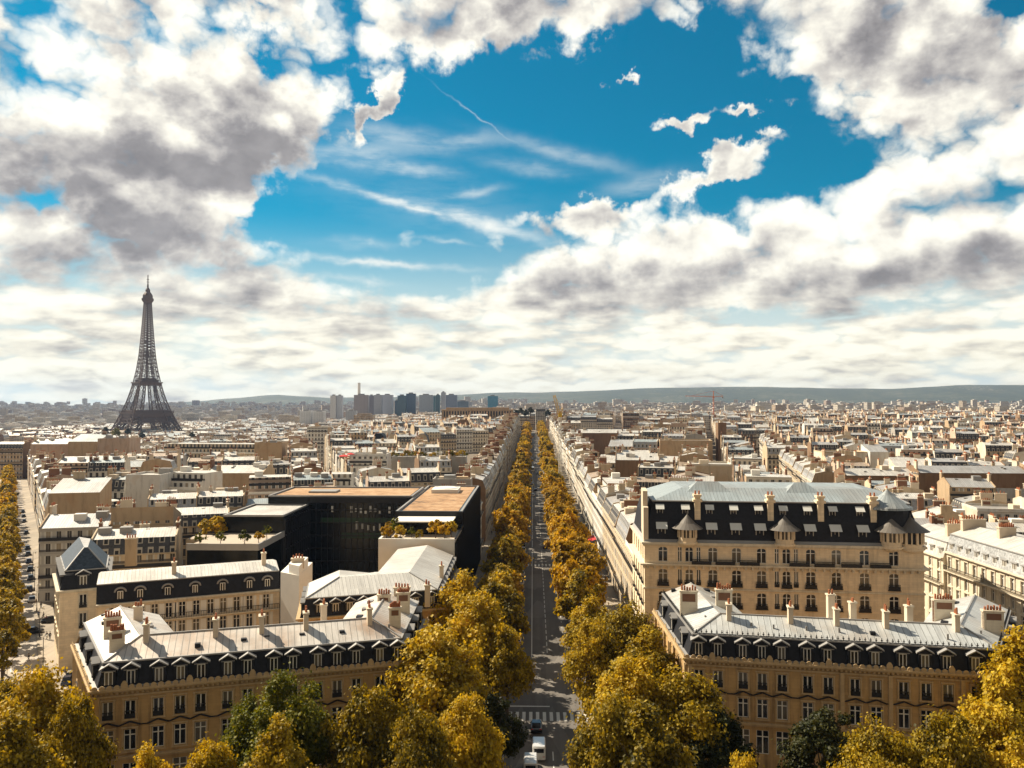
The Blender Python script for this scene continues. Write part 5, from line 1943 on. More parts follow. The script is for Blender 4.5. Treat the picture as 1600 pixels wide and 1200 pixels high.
    m.build('top_cabin', 'tower_iron', root)
    m = MB()
    m.lathe([(1.7, 300), (1.5, 306), (0.9, 309), (0.9, 325), (0.0, 326)], 6)
    for z in (311, 316):
        m.box(-2.4, 2.4, -0.4, 0.4, z, z+1)
    m.build('antenna', 'tower_iron', root)


iron_tower()


# ------------------------------------------------------------------ cranes
def crane(label, u, vbase, vtop, D, luff):
    mat_ = 'crane_yellow' if luff else 'crane_orange'
    a, t = Dp(u, vbase, D), Dp(u, vtop, D)
    root = empty('tower_crane', label, 'crane', (a.x, a.y, a.z), YAW)
    h = t.z-a.z
    def truss(mb, A, B, w, n):
        A, B = Vector(A), Vector(B)
        d = (B-A).normalized()
        s = Vector((0, 1, 0))
        q = d.cross(s).normalized()
        c = [s*(i*w)+q*(j*w) for i, j in ((-.5, -.5), (.5, -.5), (.5, .5), (-.5, .5))]
        for k in range(n):
            p0, p1 = A+(B-A)*(k/n), A+(B-A)*((k+1)/n)
            for i in range(4):
                j = (i+1) % 4
                mb.bar(p0+c[i], p1+c[i], w*0.16)
                mb.bar(p0+c[i], p1+c[j], w*0.11)
                mb.bar(p0+c[i], p0+c[j], w*0.11)
    m = MB()
    truss(m, (0, 0, -30), (0, 0, h), 1.3, 30)
    m.build('mast', 'white_paint' if luff else mat_, root)
    m = MB()
    m.box(-0.9, 1.1, -.9, .9, h, h+2.0, bottom=True)
    m.build('cab', mat_, root)
    m = MB()
    if luff:
        truss(m, (-0.5, 0, h+2), (-3.0, 0, h+11.5), 1.2, 6)
        truss(m, (0.5, 0, h+2), (1.2, 0, h+5), 0.9, 3)
        m.bar((1.2, 0, h+5), (-3, 0, h+11.5), 0.15)
    else:
        truss(m, (0, 0, h+2), (-40, 0, h+3), 1.2, 20)
        truss(m, (0, 0, h+2), (14, 0, h+2.6), 1.2, 6)
        m.bar((0, 0, h+10), (-30, 0, h+3.6), 0.3)
        m.bar((0, 0, h+10), (14, 0, h+3), 0.3)
        m.bar((0, 0, h+2), (0, 0, h+10), 0.8)
    m.build('jib', mat_, root)
    m = MB()
    if luff:
        m.box(1.6, 2.8, -.8, .8, h+1.0, h+2.4, bottom=True)
    else:
        m.box(12, 14, -.8, .8, h-0.4, h+1.8, bottom=True)
    m.build('counterweight', 'lead', root)


crane('thin white-masted crane with a raised yellow jib, right of the far avenue trees', 875, 745, 652, 420, True)
crane('small orange tower crane with level jib, in front of the far hills', 1115, 660, 622, 1150, False)
LIST = []
KEEP = [(h_[1], h_[2], h_[3], h_[4]) for h_ in HAND]+[(578, 674, 674, 600), (612, 736, 695, 400), (468, 506, 642, 1200)]
rnd = random.Random(11)


def try_house(x, y, w, d, rz, hc, **kw):
    q = corners(x, y, w, d, rz)
    if clash(q):
        return
    occupy(q)
    gz_ = ground(x, y)
    pr_ = [pix(px_, py_, 20) for px_, py_ in q]
    ua_, ub_, dn_ = min(p_[0] for p_ in pr_), max(p_[0] for p_ in pr_), min(p_[2] for p_ in pr_)
    roof_ = {'mansard': 5.2, 'terraced': 6.0, 'shed': 3.6}.get(kw.get('style'), 5.2)
    for u0_, u1_, v_, D_ in KEEP:        # keep the houses that the photograph shows in view
        if dn_ < D_+2 and ub_ > u0_+2 and ua_ < u1_-2 and kw.get('row') is None:
            zmax = CAM_Z-((v_+(40 if D_ < 450 else 22))-630)*(dn_+min(w, d)*0.7)/FPX
            hc = min(hc, zmax-gz_-roof_)
    if hc < 5:
        return
    sp = house_spec(rnd, w, d, hc, **{k: v for k, v in kw.items() if k in ('style', 'wallc', 'zc')})
    if 'dark' in kw:
        sp['dark'] = kw['dark']
    LIST.append([sp, x, y, ground(x, y), rz, kw.get('row'), kw.get('key')])


# a diagonal street of pale mansards beyond the big hotel
da, db = G(1316, 774, 19.0), G(1186, 690, 19.0)
dv = Vector((db.x-da.x, db.y-da.y))
dl = dv.length
dv.normalize()
dn = Vector((dv.y, -dv.x))
dq = [(da.x-dn.x*13, da.y-dn.y*13), (da.x, da.y), (db.x, db.y), (db.x-dn.x*13, db.y-dn.y*13)]
occupy(dq)
s_, i_ = 0.0, 0
while s_ < dl-12:
    w_ = rnd.uniform(17, 23)
    c_ = Vector((da.x, da.y))+dv*(s_+w_/2)+dn*6.6
    sp_ = house_spec(rnd, w_-0.05, 13, 15.6+rnd.uniform(-0.5, 0.5), 'mansard', rnd.choice(['cream', 'pale']), 'pale')
    sp_['dark'], sp_['mh'] = False, 3.5
    if not clash(corners(c_.x, c_.y, w_-0.4, 12.5, math.atan2(dv.y, dv.x)+math.pi)):
        make_house(sp_, c_.x, c_.y, ground(c_.x, c_.y), math.atan2(dv.y, dv.x)+math.pi, 'sunlit house with pale zinc mansard, %s along the diagonal street beyond the big hotel' % ['nearest', 'second nearest', 'third nearest', 'fourth nearest', 'fifth nearest', 'sixth nearest', 'seventh nearest', 'eighth nearest', 'ninth nearest', 'tenth nearest', 'eleventh nearest', 'twelfth nearest', 'thirteenth nearest', 'fourteenth nearest', 'fifteenth nearest', 'sixteenth nearest', 'seventeenth nearest', 'eighteenth nearest', 'nineteenth nearest', 'twentieth nearest'][i_], 'houses of the diagonal street')
        occupy(corners(c_.x, c_.y, w_, 13, math.atan2(dv.y, dv.x)+math.pi))
        i_ += 1
    s_ += w_
KEEP.append((1186, 1318, 735, 285))
# the two fronts of the avenue
y = 177.0
i = 0
while y < 1090:
    w = rnd.uniform(15, 25)
    try_house(22.5+7, y+w/2, w, 14, -math.pi/2, rnd.uniform(16.5, 19), style='mansard' if rnd.random() < 0.86 else 'terraced', wallc=rnd.choice(['cream', 'pale', 'pale', 'white']), row='right', key=i)
    y += w
    i += 1
y, i = 264.0, 0
while y < 1090:
    w = rnd.uniform(15, 25)
    try_house(-17.8-7, y+w/2, w, 14, math.pi/2, rnd.uniform(17, 20), style='mansard', wallc=rnd.choice(['cream', 'pale', 'tan']), row='left', key=i)
    y += w
    i += 1
# the right front of the street to the tower
s, i = 70.0, 0
while s < 1100:
    w = rnd.uniform(14, 22)
    px_, py_ = iena(s+w/2, -7)
    try_house(px_, py_, w, 13.6, math.atan2(IED.y, IED.x)+math.pi, rnd.uniform(15.5, 19), style=rnd.choice(['mansard', 'mansard', 'zinc']), row='tower', key=i)
    s += w
    i += 1


def field(ox, oy, th, p0, p1, q0, q1, tagname, cell=(15.5, 15.0), gap=11.0, hi=(13.0, 21.5)):
    c, s = math.cos(th), math.sin(th)
    cw, cd = cell
    bw, bd = 4*cw+gap, 3*cd+gap
    for bi in range(int((p1-p0)/bw)+1):
        for bj in range(int((q1-q0)/bd)+1):
            hb = rnd.uniform(-1.5, 1.5)
            for i in range(4):
                for j in range(3):
                    court = i in (1, 2) and j == 1
                    p, q = p0+bi*bw+(i+0.5)*cw, q0+bj*bd+(j+0.5)*cd
                    X, Y = ox+c*p-s*q, oy+s*p+c*q
                    u, v, D = pix(X, Y, 20)
                    if D < 60 or u < -60 or u > 1660:
                        continue
                    if court and rnd.random() < 0.45:
                        continue
                    rz = th+rnd.uniform(-0.03, 0.03)+(0 if j == 0 else math.pi if j == 2 else (math.pi/2 if i == 3 else -math.pi/2))
                    w, d = (cw, cd) if j != 1 else (cd, cw)
                    h = rnd.uniform(6, 14) if court else rnd.uniform(*hi)+hb
                    kw = dict(style=rnd.choice(['zinc', 'shed', 'flat'])) if court else {}
                    try_house(X, Y, w-0.02, d-0.02, rz, h, row=tagname, key=(bi, bj, i, j), **kw)


field(40, 180, R(-11.5), -60, 760, 0, 1000, 'R')
field(-40, 145, R(17), -560, 40, 0, 950, 'L')
field(-150, 700, R(24), -600, 160, 0, 420, 'T')
# farther out the cells are coarser
NEARN = len(LIST)
field(140, 1120, R(-6), -220, 1000, 0, 1500, 'RF', cell=(22, 20), gap=14)
field(-40, 1080, R(10), -900, 20, 0, 1700, 'LF', cell=(24, 22), gap=16)
print('houses', NEARN, len(LIST))

# ---- which houses show: walk from near to far, keeping the skyline per photo column
BIN = 4
sky_v = [1300.0]*(1600//BIN+2)


def show(x0, x1, y, ztop):
    pass


def cover(us, vt):
    a, b = max(0, int(min(us)//BIN)), min(1600//BIN, int(max(us)//BIN))
    area = 0.0
    for k in range(a, b+1):
        if vt < sky_v[k]:
            area += (min(sky_v[k], 1200)-vt)*BIN
            sky_v[k] = vt
    return area


for (lo, hi_, v) in ((140, 640, 950), (1040, 1590, 950), (1005, 1445, 775), (380, 735, 770)):
    for k in range(lo//BIN, hi_//BIN):
        sky_v[k] = min(sky_v[k], v)
SCORE = []
for idx, h in enumerate(LIST):
    sp, x, y, gz, rz = h[:5]
    q = [pix(px_, py_, gz+sp['hc']) for px_, py_ in corners(x, y, sp['w'], sp['d'], rz)]
    SCORE.append((min(p[2] for p in q), idx, [p[0] for p in q], min(p[1] for p in q), pix(x, y, gz+sp['hc']+(4 if sp['style'] != 'flat' else 1))[1]))
SCORE.sort()
vis = {}
for D, idx, us, v0, v1 in SCORE:
    vis[idx] = cover(us, v1)
order = sorted(vis, key=lambda k: -vis[k])
N_THINGS = 240
chosen = set(k for k in order[:N_THINGS] if vis[k] > 8)
ORD = ['first', 'second', 'third', 'fourth', 'fifth', 'sixth', 'seventh', 'eighth', 'ninth', 'tenth', 'eleventh', 'twelfth', 'thirteenth', 'fourteenth', 'fifteenth', 'sixteenth', 'seventeenth', 'eighteenth', 'nineteenth', 'twentieth']
def ordn(i):
    if i < 20:
        return ORD[i]
    return '%d%s' % (i+1, {1: 'st', 2: 'nd', 3: 'rd'}.get((i+1) % 10, 'th'))


def looks(sp):
    roof = {'mansard': ('dark slate mansard' if sp['dark'] else 'grey zinc mansard'), 'zinc': {'pale': 'pale', 'grey': 'grey', 'bluish': 'bluish', 'brownish': 'brownish'}[sp['zinc']]+' zinc roof', 'flat': 'flat roof', 'terraced': 'stepped roof terraces', 'shed': 'lean-to roof'}[sp['style']]
    return sp['wall'], roof


GROUPS = {'right': 'houses along the sunlit side of the avenue', 'left': 'houses along the shaded side of the avenue', 'tower': 'houses along the street to the iron tower'}
used_lab = {}
cnt = {'right': 0, 'left': 0, 'tower': 0}
stuffM, stuffN = {'near': TB(), 'far': TB()}, 0
ordered = [t[1] for t in SCORE]
# rank the free-standing ones by strips of distance, then from left to right
strips_ = {}
for D, idx, us, v0, v1 in SCORE:
    if idx in chosen and LIST[idx][5] not in cnt:
        side = 'left' if LIST[idx][1] < 0 else 'right'
        strips_.setdefault((side, int(math.log(D/150.0)/0.22)), []).append((sum(us)/4, idx))
RANK = {}
for (side, k), l in strips_.items():
    l.sort(reverse=side == 'left')
    for i, (u, idx) in enumerate(l):
        RANK[idx] = (side, k, i)
rows_used = {s: sorted({k for (sd_, k) in strips_ if sd_ == s}) for s in ('left', 'right')}
for idx in ordered:
    sp, x, y, gz, rz, row, key = LIST[idx]
    if idx in chosen:
        wallw, roofw = looks(sp)
        if row in cnt:
            i = cnt[row]
            cnt[row] += 1
            lab = {'right': '%s avenue house, %s, %s along the sunlit right side', 'left': '%s avenue house with %s, %s along the shaded left side', 'tower': '%s house with %s, %s along the street toward the iron tower'}[row] % (wallw, roofw, ordn(i))
            grp = GROUPS[row]
        else:
            side, k, i = RANK[idx]
            kk = rows_used[side].index(k)
            lab = '%s house, %s, %s out from the avenue, %s row back, %s side' % (wallw, roofw, ordn(i), ordn(kk), side)
            grp = 'houses of the quarter %s of the avenue' % side
        make_house(sp, x, y, gz, rz, lab, grp)
    else:
        tb = stuffM['near' if y < 1100 else 'far']
        tb.M = Matrix.Translation((x, y, gz)) @ Matrix.Rotation(rz, 4, 'Z')
        if y > 1700:
            sp = dict(sp, style='zinc' if sp['style'] == 'mansard' else sp['style'])
        emit_house(sp, tb, tb, lambda r, s: chim_into(tb, r, s), False)
        stuffN += 1
# the rest of the town out to the hills: plain blocks with pale roofs
tb = stuffM['far']
for k in range(5200):
    D = 2100*math.exp(rnd.random()*1.15)
    u = rnd.uniform(-40, 1640)
    p = Dp(u, 600, D)
    gz = ground(p.x, p.y) + (max(0, (D-4200)/2500.0)*55*rnd.random() if p.x < -50 else 0)
    w, d, h = rnd.uniform(14, 46), rnd.uniform(12, 26), rnd.uniform(9, 21) if rnd.random() < 0.95 else rnd.uniform(24, 44)
    tb.M = Matrix.Translation((p.x, p.y, gz)) @ Matrix.Rotation(rnd.uniform(-0.5, 0.5), 4, 'Z')
    wc = HX['front_'+rnd.choices(list(WALLC), [0.25, 0.3, 0.1, 0.2, 0.03, 0.07, 0.05])[0]]
    tb.prism([(-w/2, -d/2), (w/2, -d/2), (w/2, d/2), (-w/2, d/2)], -8, h, wc, HX['zinc_'+rnd.choice(['pale', 'pale', 'grey', 'brownish'])])
    if rnd.random() < 0.5:
        tb.box(-w/6, w/6, -d/5, d/5, h, h+3, HX['white_wall'])
tb.M = None
for nm, t in stuffM.items():
    t.M = None
    o = t.build_used('town_roofs')
    tag(o, {'near': 'closely packed lesser rooftops filling in between the nearer houses', 'far': 'distant rooftops of the town running out to the hills'}[nm], 'rooftops', None, 'stuff')
print('things', len(chosen), 'stuff', stuffN)
# ------------------------------------------------------------------ land, streets, hills
def landmesh():
    xs = sorted(set([-9000, -6000, -4200, -3000, -2200, -1600]+list(range(-1200, 1300, 50))+[1600, 2200, 3000, 4200, 6000, 9000]))
    ys = sorted(set([-1500, -400]+list(range(-100, 2000, 50))+[2200, 2500, 3000, 3600, 4300, 5200, 6500, 8000, 10000]))
    vs_, fs = [], []
    for y in ys:
        for x in xs:
            vs_.append((x, y, ground(x, y)-0.35))
    n = len(xs)
    for j in range(len(ys)-1):
        for i in range(n-1):
            fs.append((j*n+i, j*n+i+1, (j+1)*n+i+1, (j+1)*n+i))
    me = bpy.data.meshes.new('ground')
    me.from_pydata(vs_, [], fs)
    me.materials.append(MATS['town_ground'])
    return me


plain('town_ground', (0.16, 0.13, 0.10), 0.95, var=0.4, scale=0.05)
# asphalt with worn wheel paths, patches and stains
def asphalt(name, col, var=0.35):
    m, n, b, o = newmat(name)
    p = wpos(n)
    x, y, z = n.xyz(p)
    big = n.noise(n.vec(x, n.m('MULTIPLY', y, 0.25)), 0.35, 6.0, 0.65)
    fine = n.noise(p, 4.0, 4.0, 0.7)
    pat = n.noise(p, 0.07, 2.0, 0.4)
    k = n.m('MULTIPLY_ADD', big, var*1.6, 1.0-var*0.9)
    k = n.m('MULTIPLY', k, n.m('MULTIPLY_ADD', fine, 0.3, 0.85))
    c = n.mix(1.0, c4(col), n.vec(k, k, k), 'MULTIPLY')
    c = n.mix(n.m('MULTIPLY', n.smooth(pat, 0.52, 0.58), 0.35), c, c4(col, 0.6))
    trk = n.m('ABSOLUTE', n.m('SUBTRACT', n.m('FRACT', n.m('DIVIDE', n.m('ADD', x, 4.6), 1.85)), 0.5))
    c = n.mix(n.m('MULTIPLY', n.smooth(trk, 0.32, 0.08), n.m('MULTIPLY', n.smooth(n.noise(n.vec(x, n.m('MULTIPLY', y, 0.08)), 0.4, 4.0), 0.35, 0.6), 0.38)), c, c4(col, 0.55))
    pt2 = n.new('ShaderNodeTexVoronoi', voronoi_dimensions='2D', distance='CHEBYCHEV')
    n.put(pt2.inputs['Vector'], n.vec(n.m('MULTIPLY', x, 0.30), n.m('MULTIPLY', y, 0.06)))
    pt2.inputs['Scale'].default_value = 1.0
    pv = n.xyz(pt2.outputs['Color'])[0]
    c = n.mix(n.m('MULTIPLY', n.m('GREATER_THAN', pv, 0.72), 0.35), c, c4(col, 0.62))
    c = n.mix(n.m('MULTIPLY', n.m('LESS_THAN', pv, 0.18), 0.35), c, c4(col, 1.5))
    n.put(b.inputs['Base Color'], c)
    b.inputs['Roughness'].default_value = 0.85
    return m


asphalt('asphalt', (0.15, 0.135, 0.12), 0.45)
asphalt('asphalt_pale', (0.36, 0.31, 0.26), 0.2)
asphalt('paving', (0.30, 0.25, 0.19), 0.25)
plain('road_paint', (0.72, 0.70, 0.64), 0.7, var=0.3, scale=1.5)
plain('kerb_stone', (0.38, 0.34, 0.29), 0.85, var=0.25)
tag(link('ground', landmesh()), None, None, None, 'structure')


def sheet(name, mat, pts_fn, s0, s1, t0, t1, dz, step=20.0, kind='structure'):
    m = MB()
    n = max(1, int(abs(s1-s0)/step))
    for i in range(n):
        a, b = s0+(s1-s0)*i/n, s0+(s1-s0)*(i+1)/n
        q = [pts_fn(a, t0), pts_fn(a, t1), pts_fn(b, t1), pts_fn(b, t0)]
        m.face([(x, y, ground(x, y)+dz) for x, y in q])
    o = m.build(name, mat)
    me = o.data
    if me.polygons[0].normal.z < 0:
        me.flip_normals()
    return tag(o, None, None, None, kind)


AVN = lambda s, t: (t, s)
IEP = lambda s, t: iena(s, t)
C0, C1 = -4.6, 10.2            # the carriageway
sheet('square_road', 'asphalt', AVN, -40, 100, -260, 260, -0.30)
sheet('ring_street', 'asphalt', AVN, 142, 152, -80, 110, -0.27)
sheet('avenue_road', 'asphalt', AVN, 60, 1120, C0, C1, -0.15)
for t0, t1 in ((-17.8, C0), (C1, 22.4)):
    m = MB()
    for s0, s1 in ((100, 141.5), (152.5, 1120)):
        n = int((s1-s0)/20)+1
        for i in range(n):
            a, b = s0+(s1-s0)*i/n, s0+(s1-s0)*(i+1)/n
            za, zb = ground(0, a), ground(0, b)
            m.face([(t0, a, za), (t1, a, za), (t1, b, zb), (t0, b, zb)])
    tag(m.build('pavement', 'paving'), None, None, None, 'structure')
    m = MB()
    e = C0 if t0 < 0 else C1
    for s0, s1 in ((100, 141.5), (152.5, 1120)):
        n = int((s1-s0)/20)+1
        for i in range(n):
            a, b = s0+(s1-s0)*i/n, s0+(s1-s0)*(i+1)/n
            za, zb = ground(0, a), ground(0, b)
            x0, x1 = (e-0.004, e+0.3) if t0 < 0 else (e-0.3, e+0.004)
            m.face([(x0, a, za+0.012), (x1, a, za+0.012), (x1, b, zb+0.012), (x0, b, zb+0.012)])
            xs_ = x1 if t0 < 0 else x0
            m.face([(xs_, a, za+0.012), (xs_, a, za-0.15), (xs_, b, zb-0.15), (xs_, b, zb+0.012)])
    tag(m.build('kerb', 'kerb_stone'), None, None, None, 'structure')
# painted markings
m = MB()
def dash(x, y0, y1, w=0.14, z=-0.146):
    m.face([(x-w/2, y0, ground(x, y0)+z), (x+w/2, y0, ground(x, y0)+z), (x+w/2, y1, ground(x, y1)+z), (x-w/2, y1, ground(x, y1)+z)])
zx = G(850, 1118, 0).y
for i in range(13):
    dash(C0+0.8+i*1.13, zx-1.9, zx+1.9, 0.55)
    dash(C0+0.8+i*1.13, 258, 261.5, 0.55)
y = 100.0
while y < 900:
    if not 122 < y < 166:
        dash(2.9, y, y+3.0, 0.16)
        dash(6.6, y, y+1.5, 0.12)
    y += 4.6
y = 166.0
while y < 620:
    dash(-0.3, y, y+10, 0.17)
    y += 10
for x0, x1, yy in ((C0+0.5, 2.8, zx+4.2),):
    m.face([(x0, yy, -0.146), (x1, yy, -0.146), (x1, yy+0.45, -0.146), (x0, yy+0.45, -0.146)])
tag(m.build('road_markings', 'road_paint'), None, None, None, 'structure')
# the street to the tower: pale sunlit carriageway, pavements either side
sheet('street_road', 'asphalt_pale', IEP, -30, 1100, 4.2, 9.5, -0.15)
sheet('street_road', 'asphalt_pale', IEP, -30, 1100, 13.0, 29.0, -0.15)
sheet('street_pavement', 'paving', IEP, -5, 1100, 0.0, 4.2, 0.0)
sheet('street_pavement', 'paving', IEP, -5, 1100, 9.5, 13.0, 0.0)
sheet('street_pavement', 'paving', IEP, -5, 1100, 29.0, 60.0, 0.0)
m = MB()
s = -10.0
while s < 500:
    for t in (8.9,):
        q = [IEP(s, t-0.1), IEP(s, t+0.1), IEP(s+3, t+0.1), IEP(s+3, t-0.1)]
        m.face([(x, y, ground(x, y)-0.14) for x, y in q][::-1])
    s += 6
for i in range(14):
    q = [IEP(30, 13.4+i*1.1), IEP(30, 13.9+i*1.1), IEP(34, 13.9+i*1.1), IEP(34, 13.4+i*1.1)]
    m.face([(x, y, ground(x, y)-0.14) for x, y in q][::-1])
tag(m.build('street_markings', 'road_paint'), None, None, None, 'structure')

# hills along the horizon
def hills():
    prof = [(-60, 634), (60, 636), (200, 633), (330, 627), (430, 617), (520, 622), (600, 620), (700, 618), (780, 613), (860, 612), (960, 608), (1060, 606), (1150, 605), (1250, 606), (1320, 607), (1400, 607), (1450, 604), (1500, 601), (1560, 602), (1600, 603), (1680, 606)]
    rnd = random.Random(3)
    vs_, fs = [], []
    us = [-300+16*i for i in range(138)]
    rows = [(5600, -0.02), (6100, 0.15), (6600, 0.38), (7100, 0.62), (7600, 0.84), (8100, 1.0), (8900, 0.9)]
    from mathutils import noise as mn
    for D, k in rows:
        for u in us:
            vv = prof[0][1] if u < prof[0][0] else prof[-1][1]
            for (ua, va), (ub, vb) in zip(prof, prof[1:]):
                if ua <= u <= ub:
                    vv = va+(vb-va)*(u-ua)/(ub-ua)
            p = Dp(u, 600, D)
            ztop = Dp(u, vv, 8100).z
            n = mn.noise(Vector((p.x*0.0011, p.y*0.0011, 0.3)))+0.5*mn.noise(Vector((p.x*0.004, p.y*0.004, 1.3)))
            vs_.append((p.x, p.y, -30+(ztop+30)*k+n*14*(1 if k > 0.05 else 0.2)))
    n = len(us)
    for j in range(len(rows)-1):
        for i in range(n-1):
            fs.append((j*n+i, j*n+i+1, (j+1)*n+i+1, (j+1)*n+i))
    me = bpy.data.meshes.new('hills')
    me.from_pydata(vs_, [], fs)
    me.polygons.foreach_set('use_smooth', [True]*len(fs))
    me.materials.append(MATS['hill_woods'])
    return tag(link('hills', me), None, None, None, 'structure')


def hillmat():
    m, n, b, o = newmat('hill_woods')
    p = wpos(n)
    f = n.noise(p, 0.012, 8.0, 0.7)
    g = n.noise(p, 0.0022, 3.0, 0.5)
    c = n.ramp(n.m('MULTIPLY_ADD', n.m('SUBTRACT', g, 0.5), 0.5, f), [(0.35, (0.02, 0.03, 0.015)), (0.55, (0.045, 0.055, 0.025)), (0.75, (0.12, 0.11, 0.08))])
    w = n.new('ShaderNodeTexVoronoi', voronoi_dimensions='2D')
    n.put(w.inputs['Vector'], p)
    w.inputs['Scale'].default_value = 0.018
    vill = n.m('MULTIPLY', n.m('LESS_THAN', w.outputs['Distance'], 0.15), n.smooth(n.noise(p, 0.0016, 4.0), 0.54, 0.66))
    c = n.mix(vill, c, c4((0.34, 0.31, 0.27)))
    n.put(b.inputs['Base Color'], c)
    b.inputs['Roughness'].default_value = 0.95


hillmat()
hills()
# ------------------------------------------------------------------ trees
def crown_mesh(name, mat, h0, h1, rad, nleaf, leaf, seed, clumps=46, shape=1.0):
    """Leaves as small bent quads, gathered in sprays along boughs through an uneven egg-shaped volume."""
    r = random.Random(seed)
    m = MB()
    cz, hz = (h0+h1)/2, (h1-h0)/2
    cl = []
    boughs = max(7, clumps//7)
    for bgh in range(boughs):
        a = bgh*2.39996+r.uniform(-0.3, 0.3)
        e = math.asin(max(-0.75, min(0.98, -0.55+1.6*(bgh+0.5)/boughs+r.uniform(-0.15, 0.15))))
        d = Vector((math.cos(a)*math.cos(e), math.sin(a)*math.cos(e), math.sin(e)))
        reach = r.uniform(0.78, 1.10)
        for q in range(clumps//boughs):
            t = r.uniform(0.45, 1.0)**0.6*reach
            sp_ = Vector((r.gauss(0, 1), r.gauss(0, 1), r.gauss(0, 1)))*0.20
            p = d*t+sp_
            tp = 1.0-0.28*max(0.0, p.z)*shape
            c = Vector((p.x*rad*tp, p.y*rad*tp, cz+p.z*hz))
            if c.z < h0+0.5:
                c.z = h0+r.uniform(0.3, 1.6)
            cl.append((c, rad*r.uniform(0.12, 0.24)))
    per = nleaf//len(cl)
    ctr = Vector((0, 0, cz-hz*0.4))
    for c, cr in cl:
        outw = (c-ctr).normalized()
        for i in range(per):
            g = Vector((r.gauss(0, 1), r.gauss(0, 1), r.gauss(0, 0.75)))
            p = c+g*cr*0.62+outw*cr*0.25
            nn = (outw*0.7+Vector((0, 0, 0.5))+g.normalized()*0.5+Vector((r.gauss(0, .8), r.gauss(0, .8), r.gauss(0, .8)))).normalized()
            t = nn.cross(Vector((r.gauss(0, 1), r.gauss(0, 1), r.gauss(0, 1)))).normalized()
            b = nn.cross(t)
            s = leaf*r.uniform(0.55, 1.3)
            t, b = t*s*0.62, b*s*0.5
            m.face([p-t, p-b+nn*s*0.08, p+t, p+b+nn*s*0.08])
    # bring the crown to its stated height and spread
    zs = sorted(q[2] for q in m.v)
    rs = sorted(math.hypot(q[0], q[1]) for q in m.v)
    kz, kr = (h1-h0)/(zs[int(len(zs)*0.997)]-h0), rad/rs[int(len(rs)*0.985)]
    m.v = [(q[0]*kr, q[1]*kr, h0+(q[2]-h0)*kz) for q in m.v]
    return m.mesh(name, [mat])


def trunk_mesh(name, h, r0, rad, seed):
    r = random.Random(seed)
    m = MB()
    pts = [(0, 0, -0.3), (0.05, 0.02, h*0.3), (0.1, -0.05, h*0.6), (0.0, 0.1, h)]
    m.tube(pts, [r0*1.25, r0, r0*0.85, r0*0.45], 8)
    for k in range(7):
        a = k*2.4+r.random()
        z = h*r.uniform(0.42, 0.85)
        e = Vector((math.cos(a)*rad*0.6, math.sin(a)*rad*0.6, min(h*1.25, z+r.uniform(1.5, 4.0)*h/9.0)))
        s = Vector((0, 0, z))
        mid = s.lerp(e, 0.5)+Vector((0, 0, -0.35))
        m.tube([s, mid, e], [r0*0.45, r0*0.3, r0*0.1], 5)
    return m.mesh(name, ['bark'])


def tree_proto(kind, mat, h, rad, nleaf, leaf, seed, h0=4.2, clumps=46, shape=1.0):
    return (crown_mesh('crown', mat, h0, h, rad, nleaf, leaf, seed, clumps, shape), trunk_mesh('trunk', h*0.72, 0.32 if h > 5 else 0.06, rad, seed))


BIG = [tree_proto('b', 'leaf_gold', 17, 6.4, 21000, 0.46, 1, clumps=120), tree_proto('b', 'leaf_gold', 17, 5.6, 20000, 0.44, 2, clumps=110, shape=1.7), tree_proto('b', 'leaf_gold', 17, 6.9, 21000, 0.46, 3, clumps=130, shape=0.6)]
BIGG = [tree_proto('b', 'leaf_green', 17, 6.6, 21000, 0.40, 4, clumps=110, shape=0.7)]
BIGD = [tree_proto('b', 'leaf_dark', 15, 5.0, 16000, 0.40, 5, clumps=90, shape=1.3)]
ROW = [tree_proto('r', 'leaf_gold', 13.5, 5.0, 6500, 0.62, 11, 3.6, 34), tree_proto('r', 'leaf_gold', 13.5, 4.6, 6500, 0.60, 12, 3.6, 32, 1.6), tree_proto('r', 'leaf_orange', 13.5, 4.9, 6500, 0.62, 13, 3.6, 34), tree_proto('r', 'leaf_orange', 13.5, 5.2, 6500, 0.62, 14, 3.6, 36, 0.7)]
FAR = [tree_proto('f', 'leaf_gold', 13.5, 4.9, 2200, 1.0, 21, 3.6, 26), tree_proto('f', 'leaf_orange', 13.5, 4.9, 2200, 1.0, 22, 3.6, 26), tree_proto('f', 'leaf_gold', 13.5, 4.6, 2200, 1.0, 23, 3.6, 26, 1.5)]
BUSH = [tree_proto('s', 'leaf_green', 2.4, 1.3, 700, 0.35, 31, 0.3, 14), tree_proto('s', 'leaf_orange', 2.2, 1.2, 700, 0.35, 32, 0.3, 14), tree_proto('s', 'leaf_gold', 2.6, 1.4, 700, 0.35, 33, 0.3, 14)]


def tree(proto, label, x, y, z, s=1.0, rz=0.0, group=None, name='plane_tree', sz=None, cat='tree'):
    o = empty(name, label, cat, (x, y, z), rz, group)
    o.scale = (s, s, sz if sz else s)
    link('crown', proto[0], o)
    link('trunk', proto[1], o)
    return o


rt = random.Random(77)
